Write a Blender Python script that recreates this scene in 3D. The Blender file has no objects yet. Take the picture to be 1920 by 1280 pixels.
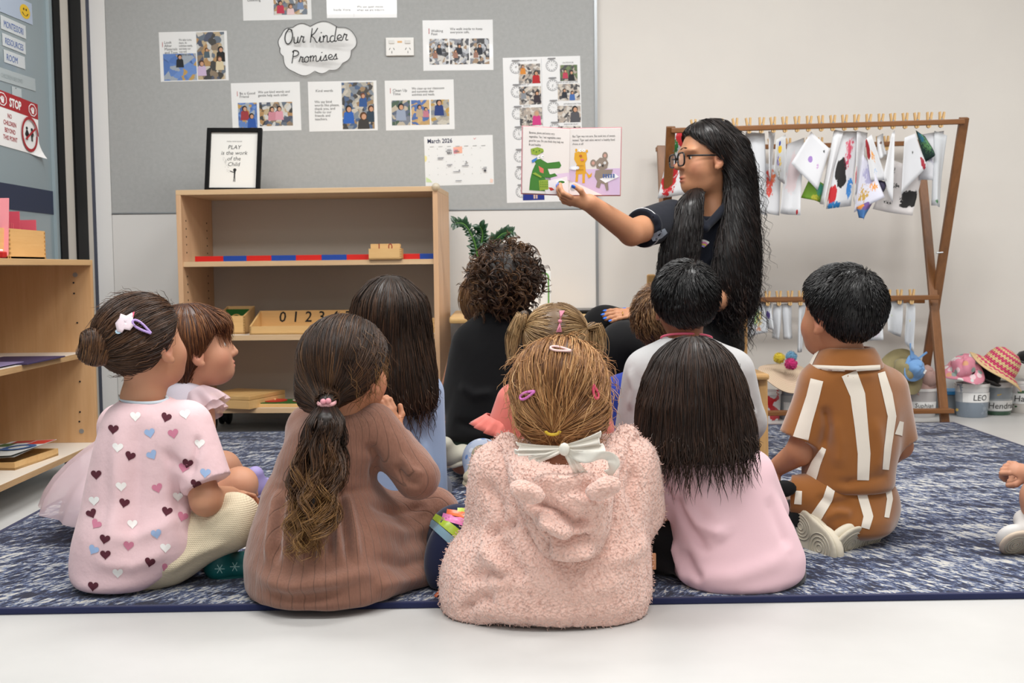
import bpy, bmesh, math, random
import numpy as np
from mathutils import Vector, Matrix
from mathutils.bvhtree import BVHTree
random.seed(7); rng = np.random.default_rng(7)
SC = bpy.context.scene
COL = SC.collection
PI = math.pi
# ------------------------------------------------------------------ camera
F = 2150.0; CAMZ = 0.665
_a = math.radians(0.8); _p = math.radians(3.725); _r = math.radians(0.66)
_f = Vector((math.sin(_a)*math.cos(_p), math.cos(_a)*math.cos(_p), -math.sin(_p)))
_x0 = Vector((math.cos(_a), -math.sin(_a), 0)); _u0 = _x0.cross(_f)
_x = _x0*math.cos(_r) - _u0*math.sin(_r); _u = _u0*math.cos(_r) + _x0*math.sin(_r)
cam = bpy.data.objects.new('camera', bpy.data.cameras.new('camera')); COL.objects.link(cam)
cam.matrix_world = Matrix(((_x.x,_u.x,-_f.x,0),(_x.y,_u.y,-_f.y,0),(_x.z,_u.z,-_f.z,CAMZ),(0,0,0,1)))
cam.data.sensor_width = 36; cam.data.lens = F/1920*36; cam.data.clip_start = .05
cam.data.dof.use_dof = True; cam.data.dof.focus_distance = 2.6; cam.data.dof.aperture_fstop = 9
SC.camera = cam
# ------------------------------------------------------------------ world, lights, exposure
SC.view_settings.view_transform = 'Standard'; SC.view_settings.look = 'None'
SC.view_settings.gamma = 1; SC.view_settings.use_curve_mapping = False
SC.view_settings.exposure = 0.02
W = bpy.data.worlds.new('room_light'); SC.world = W; W.use_nodes = True
W.node_tree.nodes['Background'].inputs[0].default_value = (1, .995, .985, 1)
W.node_tree.nodes['Background'].inputs[1].default_value = .50
def ceiling_lamp(x, y, sx, sy, power):
    l = bpy.data.lights.new('ceiling_panel_light', 'AREA'); l.shape = 'RECTANGLE'; l.size = sx; l.size_y = sy
    l.energy = power; l.color = (1, .99, .97)
    o = bpy.data.objects.new('ceiling_panel_light', l); o.location = (x, y, 2.66); COL.objects.link(o)
for lx, ly, pw in ((-.9, 1.3, 34), (.9, 1.3, 34), (-.9, 3.2, 38), (.9, 3.2, 38), (2.7, 2.6, 34), (0, -.6, 20)):
    ceiling_lamp(lx, ly, 1.2, .6, pw)
# ------------------------------------------------------------------ pixel helpers (photo pixel + distance -> real point)
def ray(u, v): return _f*F + _x*(u-960) - _u*(v-640)
def at(u, v, Y):
    d = ray(u, v); d = d*(Y/d.y); return Vector((d.x, d.y, d.z+CAMZ))
def fl(u, v, z=0.0):
    d = ray(u, v); d = d*((z-CAMZ)/d.z); return Vector((d.x, d.y, z))
def proj(p):
    q = Vector(p)-Vector((0, 0, CAMZ)); z = q.dot(_f); return (960+F*q.dot(_x)/z, 640-F*q.dot(_u)/z)
# ------------------------------------------------------------------ materials
def srgb(h):
    if not isinstance(h, str): return tuple(h)[:3]
    h = h.lstrip('#'); c = [int(h[i:i+2], 16)/255 for i in (0, 2, 4)]
    return tuple(x/12.92 if x <= .04045 else ((x+.055)/1.055)**2.4 for x in c)
def c4(h): return (*srgb(h), 1)
MATS = {}
class NT:
    def __init__(s, name):
        s.m = bpy.data.materials.new(name); s.m.use_nodes = True; s.t = s.m.node_tree
        s.b = s.t.nodes['Principled BSDF']; s.co = s.n('ShaderNodeTexCoord')
    def n(s, ty, **kw):
        nd = s.t.nodes.new(ty)
        for k, v in kw.items():
            if hasattr(nd, k): setattr(nd, k, v)
            else: nd.inputs[k.replace('_', ' ')].default_value = v
        return nd
    def l(s, a, b): s.t.links.new(a, b)
    def vec(s, scale=(1, 1, 1), rot=(0, 0, 0), loc=(0, 0, 0), co='Object'):
        mp = s.n('ShaderNodeMapping'); mp.inputs['Scale'].default_value = scale; mp.inputs['Rotation'].default_value = rot
        mp.inputs['Location'].default_value = loc; s.l(s.co.outputs[co], mp.inputs['Vector']); return mp.outputs[0]
    def noise(s, vec, scale, detail=3, rough=.5, dist=0):
        nd = s.n('ShaderNodeTexNoise'); nd.inputs['Scale'].default_value = scale; nd.inputs['Detail'].default_value = detail
        nd.inputs['Roughness'].default_value = rough; nd.inputs['Distortion'].default_value = dist
        s.l(vec, nd.inputs['Vector']); return nd.outputs['Fac']
    def ramp(s, fac, stops, interp='LINEAR'):
        r = s.n('ShaderNodeValToRGB'); r.color_ramp.interpolation = interp; e = r.color_ramp.elements
        while len(e) < len(stops): e.new(.5)
        for k, (p, c) in enumerate(stops): e[k].position = p; e[k].color = c4(c)
        s.l(fac, r.inputs[0]); return r.outputs[0]
    def mix(s, fac, a, b, mode='MIX'):
        m = s.n('ShaderNodeMix', data_type='RGBA', blend_type=mode)
        for inp, v in ((m.inputs[0], fac), (m.inputs[6], a), (m.inputs[7], b)):
            if hasattr(v, 'links'): s.l(v, inp)
            elif isinstance(v, (int, float)): inp.default_value = v
            else: inp.default_value = c4(v)
        return m.outputs[2]
    def math(s, op, a, b=0.0, c=None):
        m = s.n('ShaderNodeMath', operation=op)
        for k, v in enumerate((a, b) if c is None else (a, b, c)):
            if hasattr(v, 'links'): s.l(v, m.inputs[k])
            else: m.inputs[k].default_value = v
        return m.outputs[0]
    def color(s, c): s.l(c, s.b.inputs['Base Color'])
    def bump(s, h, strength=.3, dist=.002):
        bp = s.n('ShaderNodeBump'); bp.inputs['Strength'].default_value = strength; bp.inputs['Distance'].default_value = dist
        s.l(h, bp.inputs['Height']); s.l(bp.outputs[0], s.b.inputs['Normal'])
def plain(c, rough=.6, metal=0., name=None, spec=.4, alpha=1., trans=0., coat=0., emit=None, sheen=0.):
    key = ('p', str(c), rough, metal, spec, alpha, trans, coat, sheen)
    if key in MATS: return MATS[key]
    t = NT(name or 'plain_%s' % str(c).lstrip('#')); b = t.b
    b.inputs['Base Color'].default_value = c4(c); b.inputs['Roughness'].default_value = rough; b.inputs['Metallic'].default_value = metal
    b.inputs['Specular IOR Level'].default_value = spec; b.inputs['Alpha'].default_value = alpha
    b.inputs['Transmission Weight'].default_value = trans; b.inputs['Coat Weight'].default_value = coat
    b.inputs['Sheen Weight'].default_value = sheen
    MATS[key] = t.m; return t.m
def wood(c1, c2, axis='x', scale=1., rough=.45, name='wood'):
    key = ('w', c1, c2, axis, scale, rough)
    if key in MATS: return MATS[key]
    t = NT(name); sc = {'x': (.6, 9, 9), 'y': (9, .6, 9), 'z': (9, 9, .6)}[axis]
    v = t.vec(tuple(k*scale for k in sc)); n1 = t.noise(v, 2.2, 5, .6, .6); n2 = t.noise(v, 14, 3, .6)
    f = t.math('ADD', t.math('MULTIPLY', n1, .7), t.math('MULTIPLY', n2, .3))
    t.color(t.ramp(f, [(.32, c1), (.68, c2)])); t.b.inputs['Roughness'].default_value = rough; t.bump(n2, .08, .001)
    MATS[key] = t.m; return t.m
def fabric(c, c2=None, scale=900., bump=.25, rough=.9, sheen=.25, name='cloth', fold=14., foldamp=.5):
    key = ('f', c, c2, scale, bump, rough, sheen, fold, foldamp)
    if key in MATS: return MATS[key]
    t = NT(name); v = t.vec(); n = t.noise(v, scale, 2, .6); big = t.noise(v, fold, 3, .5)
    t.color(t.mix(t.math('MULTIPLY', n, .6), c, c2 or c) if c2 else t.mix(0., c, c))
    t.b.inputs['Roughness'].default_value = rough; t.b.inputs['Sheen Weight'].default_value = sheen
    t.b.inputs['Sheen Roughness'].default_value = .5; t.b.inputs['Specular IOR Level'].default_value = .2
    t.bump(t.math('ADD', t.math('MULTIPLY', n, .12), t.math('MULTIPLY', big, foldamp*6)), bump, .004)
    MATS[key] = t.m; return t.m
# ------------------------------------------------------------------ objects
def tag(o, label=None, cat=None, group=None, kind=None):
    if label: o['label'] = label
    if cat: o['category'] = cat
    if group: o['group'] = group
    if kind: o['kind'] = kind
    return o
def empty(name, loc=(0, 0, 0), rz=0., label=None, cat=None, group=None):
    o = bpy.data.objects.new(name, None); COL.objects.link(o); o.location = loc; o.rotation_euler = (0, 0, rz)
    o.empty_display_size = .05
    return tag(o, label, cat, group)
def link(name, me, mats, parent=None, loc=None, rot=None, smooth=False):
    o = bpy.data.objects.new(name, me); COL.objects.link(o)
    for m in (mats if isinstance(mats, (list, tuple)) else [mats]): me.materials.append(m)
    if parent: o.parent = parent
    if loc is not None: o.location = loc
    if rot is not None: o.rotation_euler = rot
    if smooth and len(me.polygons): me.polygons.foreach_set('use_smooth', [True]*len(me.polygons))
    return o
def pyd(verts, faces, name='mesh', midx=None):
    me = bpy.data.meshes.new(name); me.from_pydata([tuple(v) for v in verts], [], faces); me.update()
    if midx is not None: me.polygons.foreach_set('material_index', midx)
    return me
class MB:
    """collects boxes / tubes / lathes as one mesh"""
    def __init__(s): s.v = []; s.f = []; s.mi = []; s.m = 0
    def add(s, vs, fs):
        k = len(s.v); s.v += [Vector(v) for v in vs]; s.f += [[i+k for i in f] for f in fs]; s.mi += [s.m]*len(fs)
    def mat(s, i): s.m = i; return s
    def box(s, lo, hi, M=None, bev=0.):
        x0, y0, z0 = lo; x1, y1, z1 = hi
        if bev:
            bm = bmesh.new(); bmesh.ops.create_cube(bm, size=1)
            for v in bm.verts: v.co = Vector(((x0+x1)/2+v.co.x*(x1-x0), (y0+y1)/2+v.co.y*(y1-y0), (z0+z1)/2+v.co.z*(z1-z0)))
            bmesh.ops.bevel(bm, geom=bm.edges[:], offset=bev, segments=2, affect='EDGES', profile=.6)
            bm.verts.index_update(); vs = [v.co.copy() for v in bm.verts]; fs = [[v.index for v in f.verts] for f in bm.faces]; bm.free()
        else:
            vs = [Vector(p) for p in ((x0,y0,z0),(x1,y0,z0),(x1,y1,z0),(x0,y1,z0),(x0,y0,z1),(x1,y0,z1),(x1,y1,z1),(x0,y1,z1))]
            fs = [(3,2,1,0),(4,5,6,7),(0,1,5,4),(1,2,6,5),(2,3,7,6),(3,0,4,7)]
        s.add([M@v for v in vs] if M else vs, fs); return s
    def bar(s, a, b, w, d, up=(0, 0, 1), bev=.0):
        a = Vector(a); b = Vector(b); z = (b-a); L = z.length; z.normalize(); x = Vector(up).cross(z)
        if x.length < 1e-4: x = Vector((1, 0, 0)).cross(z)
        x.normalize(); y = z.cross(x)
        M = Matrix(((x.x,y.x,z.x,a.x),(x.y,y.y,z.y,a.y),(x.z,y.z,z.z,a.z),(0,0,0,1)))
        return s.box((-w/2, -d/2, 0), (w/2, d/2, L), M, bev)
    def tube(s, pts, r, n=8, cap=True):
        pts = [Vector(p) for p in pts]; rs = r if isinstance(r, (list, tuple)) else [r]*len(pts); vs = []; fs = []; prev = None
        for i, p in enumerate(pts):
            t = (pts[min(i+1, len(pts)-1)]-pts[max(i-1, 0)]).normalized()
            if prev is None: nx = t.orthogonal().normalized()
            else:
                nx = prev-t*prev.dot(t); nx = nx.normalized() if nx.length > 1e-6 else t.orthogonal().normalized()
            prev = nx; ny = t.cross(nx)
            for k in range(n): a = 2*PI*k/n; vs.append(p+nx*math.cos(a)*rs[i]+ny*math.sin(a)*rs[i])
        for i in range(len(pts)-1):
            for k in range(n): fs.append((i*n+k, i*n+(k+1)%n, (i+1)*n+(k+1)%n, (i+1)*n+k))
        if cap: fs += [tuple(range(n-1, -1, -1)), tuple((len(pts)-1)*n+k for k in range(n))]
        s.add(vs, fs); return s
    def lathe(s, prof, n=24, c=(0, 0, 0), M=None, cap=True, fn=None):
        vs = []; fs = []
        for i, (r, z) in enumerate(prof):
            for k in range(n):
                a = 2*PI*k/n; p = Vector((c[0]+r*math.cos(a), c[1]+r*math.sin(a), c[2]+z))
                if fn: p = fn(p, a, i)
                vs.append(M@p if M else p)
        for i in range(len(prof)-1):
            for k in range(n): fs.append((i*n+k, i*n+(k+1)%n, (i+1)*n+(k+1)%n, (i+1)*n+k))
        if cap: fs += [tuple(range(n-1, -1, -1)), tuple((len(prof)-1)*n+k for k in range(n))]
        s.add(vs, fs); return s
    def ball(s, c, r, n=12, M=None):
        r = (r, r, r) if isinstance(r, (int, float)) else r; m = n//2; vs = []; fs = []
        for i in range(m+1):
            th = PI*(i+.001)/(m+.002)
            for k in range(n):
                a = 2*PI*k/n; p = Vector((c[0]+r[0]*math.sin(th)*math.cos(a), c[1]+r[1]*math.sin(th)*math.sin(a), c[2]+r[2]*math.cos(th)))
                vs.append(M@p if M else p)
        for i in range(m):
            for k in range(n): fs.append((i*n+k, (i+1)*n+k, (i+1)*n+(k+1)%n, i*n+(k+1)%n))
        s.add(vs, fs); return s
    def poly(s, pts): s.add(pts, [tuple(range(len(pts)))]); return s
    def build(s, name, mats, parent=None, smooth=False, loc=None, rot=None, origin=None):
        vs = s.v
        if origin is not None: o0 = Vector(origin); vs = [v-o0 for v in vs]; loc = o0
        me = pyd(vs, s.f, name, s.mi); return link(name, me, mats, parent, loc, rot, smooth)
def auto_smooth(o, ang=.6):
    me = o.data; me.polygons.foreach_set('use_smooth', [True]*len(me.polygons))
    bm = bmesh.new(); bm.from_mesh(me)
    for e in bm.edges:
        if len(e.link_faces) == 2 and e.calc_face_angle(0) > ang: e.smooth = False
    bm.to_mesh(me); bm.free(); return o
# ------------------------------------------------------------------ flat print
def text_mesh(s, size, align='LEFT', shear=0., bold=0., spacing=1., line=1.):
    c = bpy.data.curves.new('lettering', 'FONT'); c.body = s; c.size = size; c.align_x = align; c.shear = shear
    c.offset = bold; c.space_character = spacing; c.space_line = line; c.resolution_u = 2
    o = bpy.data.objects.new('lettering', c); COL.objects.link(o)
    bpy.context.view_layer.update()
    me = bpy.data.meshes.new_from_object(o.evaluated_get(bpy.context.evaluated_depsgraph_get()))
    bpy.data.objects.remove(o); bpy.data.curves.remove(c); return me
INK = plain('#1b1b1d', .7); 
def sheet_frame(name, loc, rot, w, h, mat, label=None, cat=None, group=None, th=.0006):
    """a sheet standing in its local xy plane (x right, y up), origin at its middle; front is +z"""
    o = MB().box((-w/2, -h/2, -th), (w/2, h/2, 0)).build(name, mat, loc=loc, rot=rot)
    return tag(o, label, cat, group)
def put_text(parent, s, x, y, size, color='#1b1b1d', align='LEFT', z=.0006, name='lettering', rot=0., fit=None, **kw):
    me = text_mesh(s, size, align, **kw)
    o = link(name, me, plain(color, .7), parent, (x, y, z), (0, 0, rot))
    if fit:
        xs = [v.co.x for v in me.vertices]; wdt = max(xs)-min(xs)
        if wdt > fit: o.scale = (fit/wdt, 1, 1)
    return o
def flat(parent, name, shapes, z=.0004):
    """shapes: (list of xy points, colour or material) painted one over the other as flat print"""
    vs = []; fs = []; mi = []; mats = []; keys = {}
    for k, (pts, c) in enumerate(shapes):
        m = plain(c, .7) if isinstance(c, (str, tuple)) else c
        if m.name not in keys: keys[m.name] = len(mats); mats.append(m)
        b = len(vs); vs += [(p[0], p[1], z+k*.00012) for p in pts]; fs.append(tuple(range(b, len(vs)))); mi.append(keys[m.name])
    return link(name, pyd(vs, fs, name, mi), mats, parent)
def rect(x0, y0, x1, y1): return [(x0, y0), (x1, y0), (x1, y1), (x0, y1)]
def disc(x, y, rx, ry=None, n=18, a0=0., a1=2*PI):
    ry = rx if ry is None else ry; return [(x+rx*math.cos(a0+(a1-a0)*k/n), y+ry*math.sin(a0+(a1-a0)*k/n)) for k in range(n if abs(a1-a0-2*PI) < 1e-6 else n+1)]
def ringpts(x, y, r, w, n=28, sx=1., sy=1.):
    out = []
    for k in range(n):
        a, b = 2*PI*k/n, 2*PI*(k+1)/n
        out.append([(x+sx*r*math.cos(a), y+sy*r*math.sin(a)), (x+sx*r*math.cos(b), y+sy*r*math.sin(b)), (x+sx*(r-w)*math.cos(b), y+sy*(r-w)*math.sin(b)), (x+sx*(r-w)*math.cos(a), y+sy*(r-w)*math.sin(a))])
    return out
def stroke(pts, w):
    """flat pen stroke as a list of quads"""
    out = []; P = [Vector((p[0], p[1])) for p in pts]; N = []
    for i in range(len(P)):
        t = P[min(i+1, len(P)-1)]-P[max(i-1, 0)]; t = t.normalized() if t.length > 1e-9 else Vector((1, 0)); N.append(Vector((-t.y, t.x))*w/2)
    for i in range(len(P)-1): out.append([tuple(P[i]+N[i]), tuple(P[i+1]+N[i+1]), tuple(P[i+1]-N[i+1]), tuple(P[i]-N[i])])
    return out
def photo_mat(pal, seed, scale=14.):
    t = NT('printed_photo'); v = t.vec(loc=(seed*3.7, seed*1.3, 0)); vo = t.n('ShaderNodeTexVoronoi'); vo.inputs['Scale'].default_value = scale*4.2
    d = t.noise(v, 30, 3); mv = t.n('ShaderNodeVectorMath', operation='ADD'); t.l(v, mv.inputs[0]); cm = t.n('ShaderNodeCombineXYZ')
    t.l(t.math('MULTIPLY', d, .03), cm.inputs[0]); t.l(t.math('MULTIPLY', d, .02), cm.inputs[1]); t.l(cm.outputs[0], mv.inputs[1]); t.l(mv.outputs[0], vo.inputs['Vector'])
    sp = t.n('ShaderNodeSeparateColor'); t.l(vo.outputs['Color'], sp.inputs[0])
    col = t.ramp(sp.outputs[0], [(k/len(pal), c) for k, c in enumerate(pal)], 'CONSTANT')
    n = t.noise(v, 160, 3); t.color(t.mix(t.math('MULTIPLY', n, .35), col, '#6b6258')); t.b.inputs['Roughness'].default_value = .35
    return t.m
def photo(parent, x0, y0, x1, y1, pal, figs=(), seed=1, scale=14.):
    """a printed photograph: room-coloured ground and small seated or standing figures as flat print"""
    w, h = x1-x0, y1-y0; sh = [(rect(x0, y0, x1, y1), photo_mat(pal, seed, scale))]
    for fx, fy, s, hair, shirt in figs:
        cx, cy = x0+fx*w, y0+fy*h; s = s*h
        body = [(cx-.5*s, max(y0, cy-1.25*s)), (cx+.5*s, max(y0, cy-1.25*s)), (cx+.42*s, cy-.3*s), (cx+.15*s, cy-.12*s), (cx-.15*s, cy-.12*s), (cx-.42*s, cy-.3*s)]
        clampx = lambda P: [(min(max(p[0], x0), x1), min(max(p[1], y0), y1)) for p in P]
        sh += [(clampx(body), shirt), (clampx(disc(cx, cy+.06*s, .30*s, .34*s, 12)), hair), (clampx(disc(cx+.04*s, cy+.0*s, .2*s, .24*s, 10)), '#c99a7c')]
    return flat(parent, 'photo', sh)
# ================================================================== the room
YW = 5.10; XL = -1.75; BX0 = at(213, 400, YW).x; 
def surf(name, c1, c2, scale, rough, bump=.0, spec=.4):
    t = NT(name); v = t.vec(); n = t.noise(v, scale, 4, .6); t.color(t.ramp(n, [(.3, c1), (.7, c2)])); t.b.inputs['Roughness'].default_value = rough
    t.b.inputs['Specular IOR Level'].default_value = spec
    if bump: t.bump(t.noise(v, scale*12, 3), bump, .002)
    return t.m
M_FLOOR = surf('vinyl_floor', '#bcbbb9', '#c4c3c1', 3, .42, .05)
M_WALL = surf('painted_wall', '#dad5cf', '#dfdad3', 2, .8, .04)
M_CEIL = surf('ceiling_tile', '#e8e8e6', '#f0efec', 5, .9)
M_WHITE = plain('#e9e8e6', .45); M_FELT = surf('grey_felt', '#a9aaa9', '#b1b2b1', 60, .95, .3, .1)
M_WBOARD = plain('#e3e1de', .25, coat=.3); M_ALU = plain('#a9adb0', .35, .7); M_BLACK = plain('#0b0b0c', .55, spec=.15); M_NAVY = plain('#222b45', .5)
M_CREAM = plain('#cdc8bf', .5); M_PAPER = plain('#ebebea', .75); M_GLOSS = plain('#ededed', .16, coat=.5); M_PLASTW = plain('#eceae6', .3)
def struct(o): o['kind'] = 'structure'; return o
struct(MB().box((XL-1.2, -2.5, -.05), (4.2, YW, 0)).build('floor', M_FLOOR))
struct(MB().box((XL-.1, YW, 0), (4.2, YW+.1, 2.7)).build('wall_back', M_WALL))
struct(MB().box((XL-1.2, -2.5, 2.7), (4.2, YW+.1, 2.75)).build('ceiling', M_CEIL))
struct(MB().box((4.2, -2.5, 0), (4.3, YW, 2.7)).build('wall_right', M_WALL))
# light grey vinyl skirting on the back wall, right of the whiteboard
struct(MB().box((at(1119, 600, YW).x, YW-.012, 0), (4.2, YW, .085)).build('baseboard_back', plain('#c9c8c5', .5)))
# left wall: sliding glass doors in the corner, running in depth
zt = 2.7
g0, g1 = -.5, 4.60
gl = NT('frosted_glass'); gn = gl.noise(gl.vec((1, .4, .3)), 1.3, 2); gl.color(gl.ramp(gn, [(.3, '#7c8c93'), (.7, '#93a1a6')]))
gl.b.inputs['Roughness'].default_value = .22; gl.b.inputs['Coat Weight'].default_value = .4
door = struct(empty('door_1', (XL, 4.0, 0)))
def dpart(name, y0, y1, z0, z1, x0, x1, m):
    return MB().box((x0-XL, y0-4.0, z0), (x1-XL, y1-4.0, z1)).build(name, m, door)
dpart('glass_panel', g0, g1, .0, zt, XL-.03, XL, gl.m)
dpart('navy_band', g0, g1, at(60, 385, 4.3).z-.02, at(60, 338, 4.3).z-.02, XL, XL+.0015, M_NAVY)
dpart('edge_strip', g1, g1+.03, 0, zt, XL-.03, XL+.012, plain('#8f9da2', .3))
dpart('frame_strip', g1+.03, g1+.10, 0, zt, XL-.03, XL+.018, M_BLACK)
dpart('frame_strip', g1+.10, g1+.21, 0, zt, XL-.03, XL+.010, M_CREAM)
dpart('brush_seal', g1+.21, g1+.27, 0, zt, XL-.03, XL+.020, M_BLACK)
dpart('brush_seal', g1+.285, g1+.35, 0, zt, XL-.03, XL+.014, M_BLACK)
dpart('frame_strip', g1+.27, g1+.285, 0, zt, XL-.03, XL+.008, plain('#2b2c2f', .5))
dpart('frame_strip', g1+.35, g1+.43, 0, zt, XL-.03, XL+.006, M_CREAM)
dpart('frame_strip', g1+.43, YW, 0, zt, XL-.03, XL+.004, M_NAVY)
struct(MB().box((XL, YW-.02, 0), (BX0-.002, YW, 2.7)).build('trim_1', M_WHITE))
# ------------------------------------------------------------------ pinboard and the whiteboard under it
BX1 = at(1115, 300, YW).x; BZ = at(660, 397, YW).z
pb = empty('pinboard', (BX0, YW-.002, BZ), label='large grey felt pinboard covered with laminated posters', cat='pinboard')
MB().box((0, -.018, .006), (BX1-BX0, 0, 1.62)).build('felt_panel', M_FELT, pb)
MB().box((0, -.022, 0), (BX1-BX0, 0, .006)).build('edge_trim', M_ALU, pb)
MB().box((BX1-BX0, -.024, 0), (BX1-BX0+.012, 0, 1.62)).build('edge_trim', M_ALU, pb)
wb = empty('whiteboard', (BX0, YW-.002, .12), label='plain white panel mounted beneath the grey pinboard', cat='whiteboard')
MB().box((0, -.018, 0), (BX1-BX0, 0, BZ-.122)).build('panel', M_WBOARD, wb)
MB().box((BX1-BX0, -.022, 0), (BX1-BX0+.012, 0, BZ-.122)).build('edge_trim', M_ALU, wb)
YP = YW-.021
# ------------------------------------------------------------------ rug
def rug_mat():
    t = NT('woven_rug'); v = t.vec(); w1 = t.n('ShaderNodeTexNoise'); 
    wob = t.noise(t.vec((1, 1, 1)), 1.1, 2, .5); dirs = []
    for an in (1.08, -1.08):
        r_ = t.n('ShaderNodeMapping'); r_.inputs['Rotation'].default_value = (0, 0, an); t.l(t.co.outputs['Object'], r_.inputs['Vector']); pr_ = []
        for sc_, k_, rg_ in (((7, 24, 1), 2.4, .72), ((19, 80, 1), 1.9, .75)):
            q_ = t.n('ShaderNodeMapping'); q_.inputs['Scale'].default_value = sc_; t.l(r_.outputs[0], q_.inputs['Vector']); pr_.append(t.noise(q_.outputs[0], k_, 5, rg_, .9))
        dirs.append(pr_)
    sx_ = t.n('ShaderNodeSeparateXYZ'); t.l(t.co.outputs['Object'], sx_.inputs[0]); side = t.n('ShaderNodeClamp'); t.l(t.math('MULTIPLY', t.math('ADD', t.math('ADD', sx_.outputs[0], .25), t.math('MULTIPLY', t.math('SUBTRACT', wob, .5), 3.)), 6.), side.inputs[0])
    mixf = lambda a_, b_: t.math('ADD', t.math('MULTIPLY', a_, t.math('SUBTRACT', 1., side.outputs[0])), t.math('MULTIPLY', b_, side.outputs[0]))
    n1 = mixf(dirs[1][0], dirs[0][0])
    vb = t.vec((1.6, 5., 1)); nb = t.noise(vb, 1.8, 4, .7, 1.2)
    n2 = mixf(dirs[1][1], dirs[0][1])
    f = t.math('ADD', t.math('MULTIPLY', n1, .5), t.math('MULTIPLY', n2, .5)); f = t.math('ADD', f, t.math('MULTIPLY', t.math('SUBTRACT', nb, .5), .38))
    f = t.math('ADD', t.math('MULTIPLY', t.math('SUBTRACT', f, .5), 1.45), .515)
    t.color(t.ramp(f, [(.43, '#12162e'), (.485, '#1e2648'), (.53, '#3f5078'), (.56, '#7484a3'), (.605, '#c9c6be')]))
    t.b.inputs['Roughness'].default_value = .95; t.b.inputs['Sheen Weight'].default_value = .2; t.b.inputs['Specular IOR Level'].default_value = .1
    t.bump(t.math('ADD', f, t.math('MULTIPLY', t.noise(v, 500, 2), .3)), .8, .006); return t.m
a, b = fl(0, 1003), fl(1790, 797); y0 = fl(960, 1138).y; y1 = fl(1700, 798).y
RX0, RX1, RY0, RY1 = a.x, b.x, y0, y1; RZ = .012
rug = empty('rug', ((RX0+RX1)/2, (RY0+RY1)/2, 0), label='navy and cream flecked woven area rug the children sit on', cat='rug')
hx, hy = (RX1-RX0)/2, (RY1-RY0)/2
MB().box((-hx+.012, -hy+.012, .0), (hx-.012, hy-.012, RZ)).build('pile', rug_mat(), rug)
e = MB()
for q in (((-hx, -hy), (hx, -hy+.014)), ((-hx, hy-.014), (hx, hy)), ((-hx, -hy+.014), (-hx+.014, hy-.014)), ((hx-.014, -hy+.014), (hx, hy-.014))):
    e.box((q[0][0], q[0][1], 0), (q[1][0], q[1][1], RZ+.001), bev=.003)
e.build('binding', fabric('#20264a', scale=400), rug)
# ------------------------------------------------------------------ timber
M_BIRCH = wood('#c9a57c', '#d9ba93', 'x', 1.2); M_BIRCHZ = wood('#c9a07a', '#dbb28b', 'z', 1.2); M_BIRCHY = wood('#c8a27a', '#d9b890', 'y', 1.2)
M_PLYE = wood('#b08a5f', '#cfab7c', 'y', 3.); M_BEECH = wood('#d0a368', '#ddb67c', 'x', 1.5); M_TEAK = wood('#6f4522', '#8a5a30', 'x', 1.4, .4); M_TEAKZ = wood('#6b421f', '#8a5a30', 'z', 1.4, .4)
M_LAM = plain('#dcd3c7', .4); M_BACKP = plain('#b9afa3', .5); M_RUBBER = plain('#17171a', .45)
def caster(parent, x, y, z, r=.04, rz=0.):
    c = empty('caster', (x, y, z)); c.parent = parent; c.rotation_euler = (0, 0, rz)
    m = MB()
    for s in (-1, 1):
        m.lathe([(.001, -.009), (r*.8, -.009), (r*.97, -.006), (r, 0), (r*.97, .006), (r*.8, .009), (.001, .009)], 20, M=Matrix.Translation((s*.014, 0, r-z))@Matrix.Rotation(PI/2, 4, 'Y'))
    auto_smooth(m.build('wheel', M_RUBBER, c))
    h = MB(); h.lathe([(r*.75, -.006), (r*.75, .006)], 16, M=Matrix.Translation((0, -.008, r*1.05-z))@Matrix.Rotation(PI/2, 4, 'Y'))
    h.box((-.02, -.02, -.006), (.02, .02, 0)); h.tube([(0, 0, -.02), (0, 0, 0)], .009); h.build('housing', plain('#232327', .4), c)
    return c
# big open bookcase against the wall, turned a few degrees
pL, pR = at(329, 358, 4.62), at(820, 350, 4.545)
ang = math.atan2(pR.y-pL.y, pR.x-pL.x); BWd = (pR-pL).to_2d().length; BZT = .5*(at(329, 356, 4.62).z+at(820, 349, 4.545).z)
bc = empty('bookcase', (pL.x, pL.y, 0), ang, 'open birch bookcase on casters under the pinboard', 'bookcase')
def bz(v): return at(575, v, 4.58).z
D = .40; T = .02; Z0 = bz(774); 
zs2, zs3 = bz(488), bz(628)
def bpart(name, lo, hi, m, bev=.0015): return MB().box(lo, hi, bev=bev).build(name, m, bc)
bpart('side_panel', (0, 0, Z0), (T, D, BZT-T), M_BIRCHZ); bpart('side_panel', (BWd-T, 0, Z0), (BWd, D, BZT-T), M_BIRCHZ)
bpart('top_panel', (0, 0, BZT-T), (BWd, D, BZT), M_BIRCH); bpart('bottom_panel', (T, .004, Z0), (BWd-T, D, Z0+T), M_LAM)
bpart('back_panel', (T, D-.012, Z0), (BWd-T, D, BZT-T), M_BACKP)
for zz in (zs2, zs3):
    sh = bpart('shelf', (T, .012, zz-T), (BWd-T, D-.012, zz), M_LAM)
    MB().box((T, .010, zz-T), (BWd-T, .012, zz)).build('edge_band', M_BIRCH, sh)
MB().box((T, .002, Z0), (BWd-T, .004, Z0+T)).build('edge_band', M_BIRCH, bc)
for x in (.07, BWd-.07):
    for y in (.13, D-.06): caster(bc, x, y, Z0)
k = MB()
for zz in np.arange(Z0+.1, BZT-.1, .032):
    if any(abs(zz-q) < .03 for q in (zs2, zs3)): continue
    k.box((T, .05, zz), (T+.0012, .056, zz+.006)); k.box((T, D-.09, zz), (T+.0012, D-.084, zz+.006))
k.build('pin_holes', M_BLACK, bc)['kind'] = 'stuff'
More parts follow.
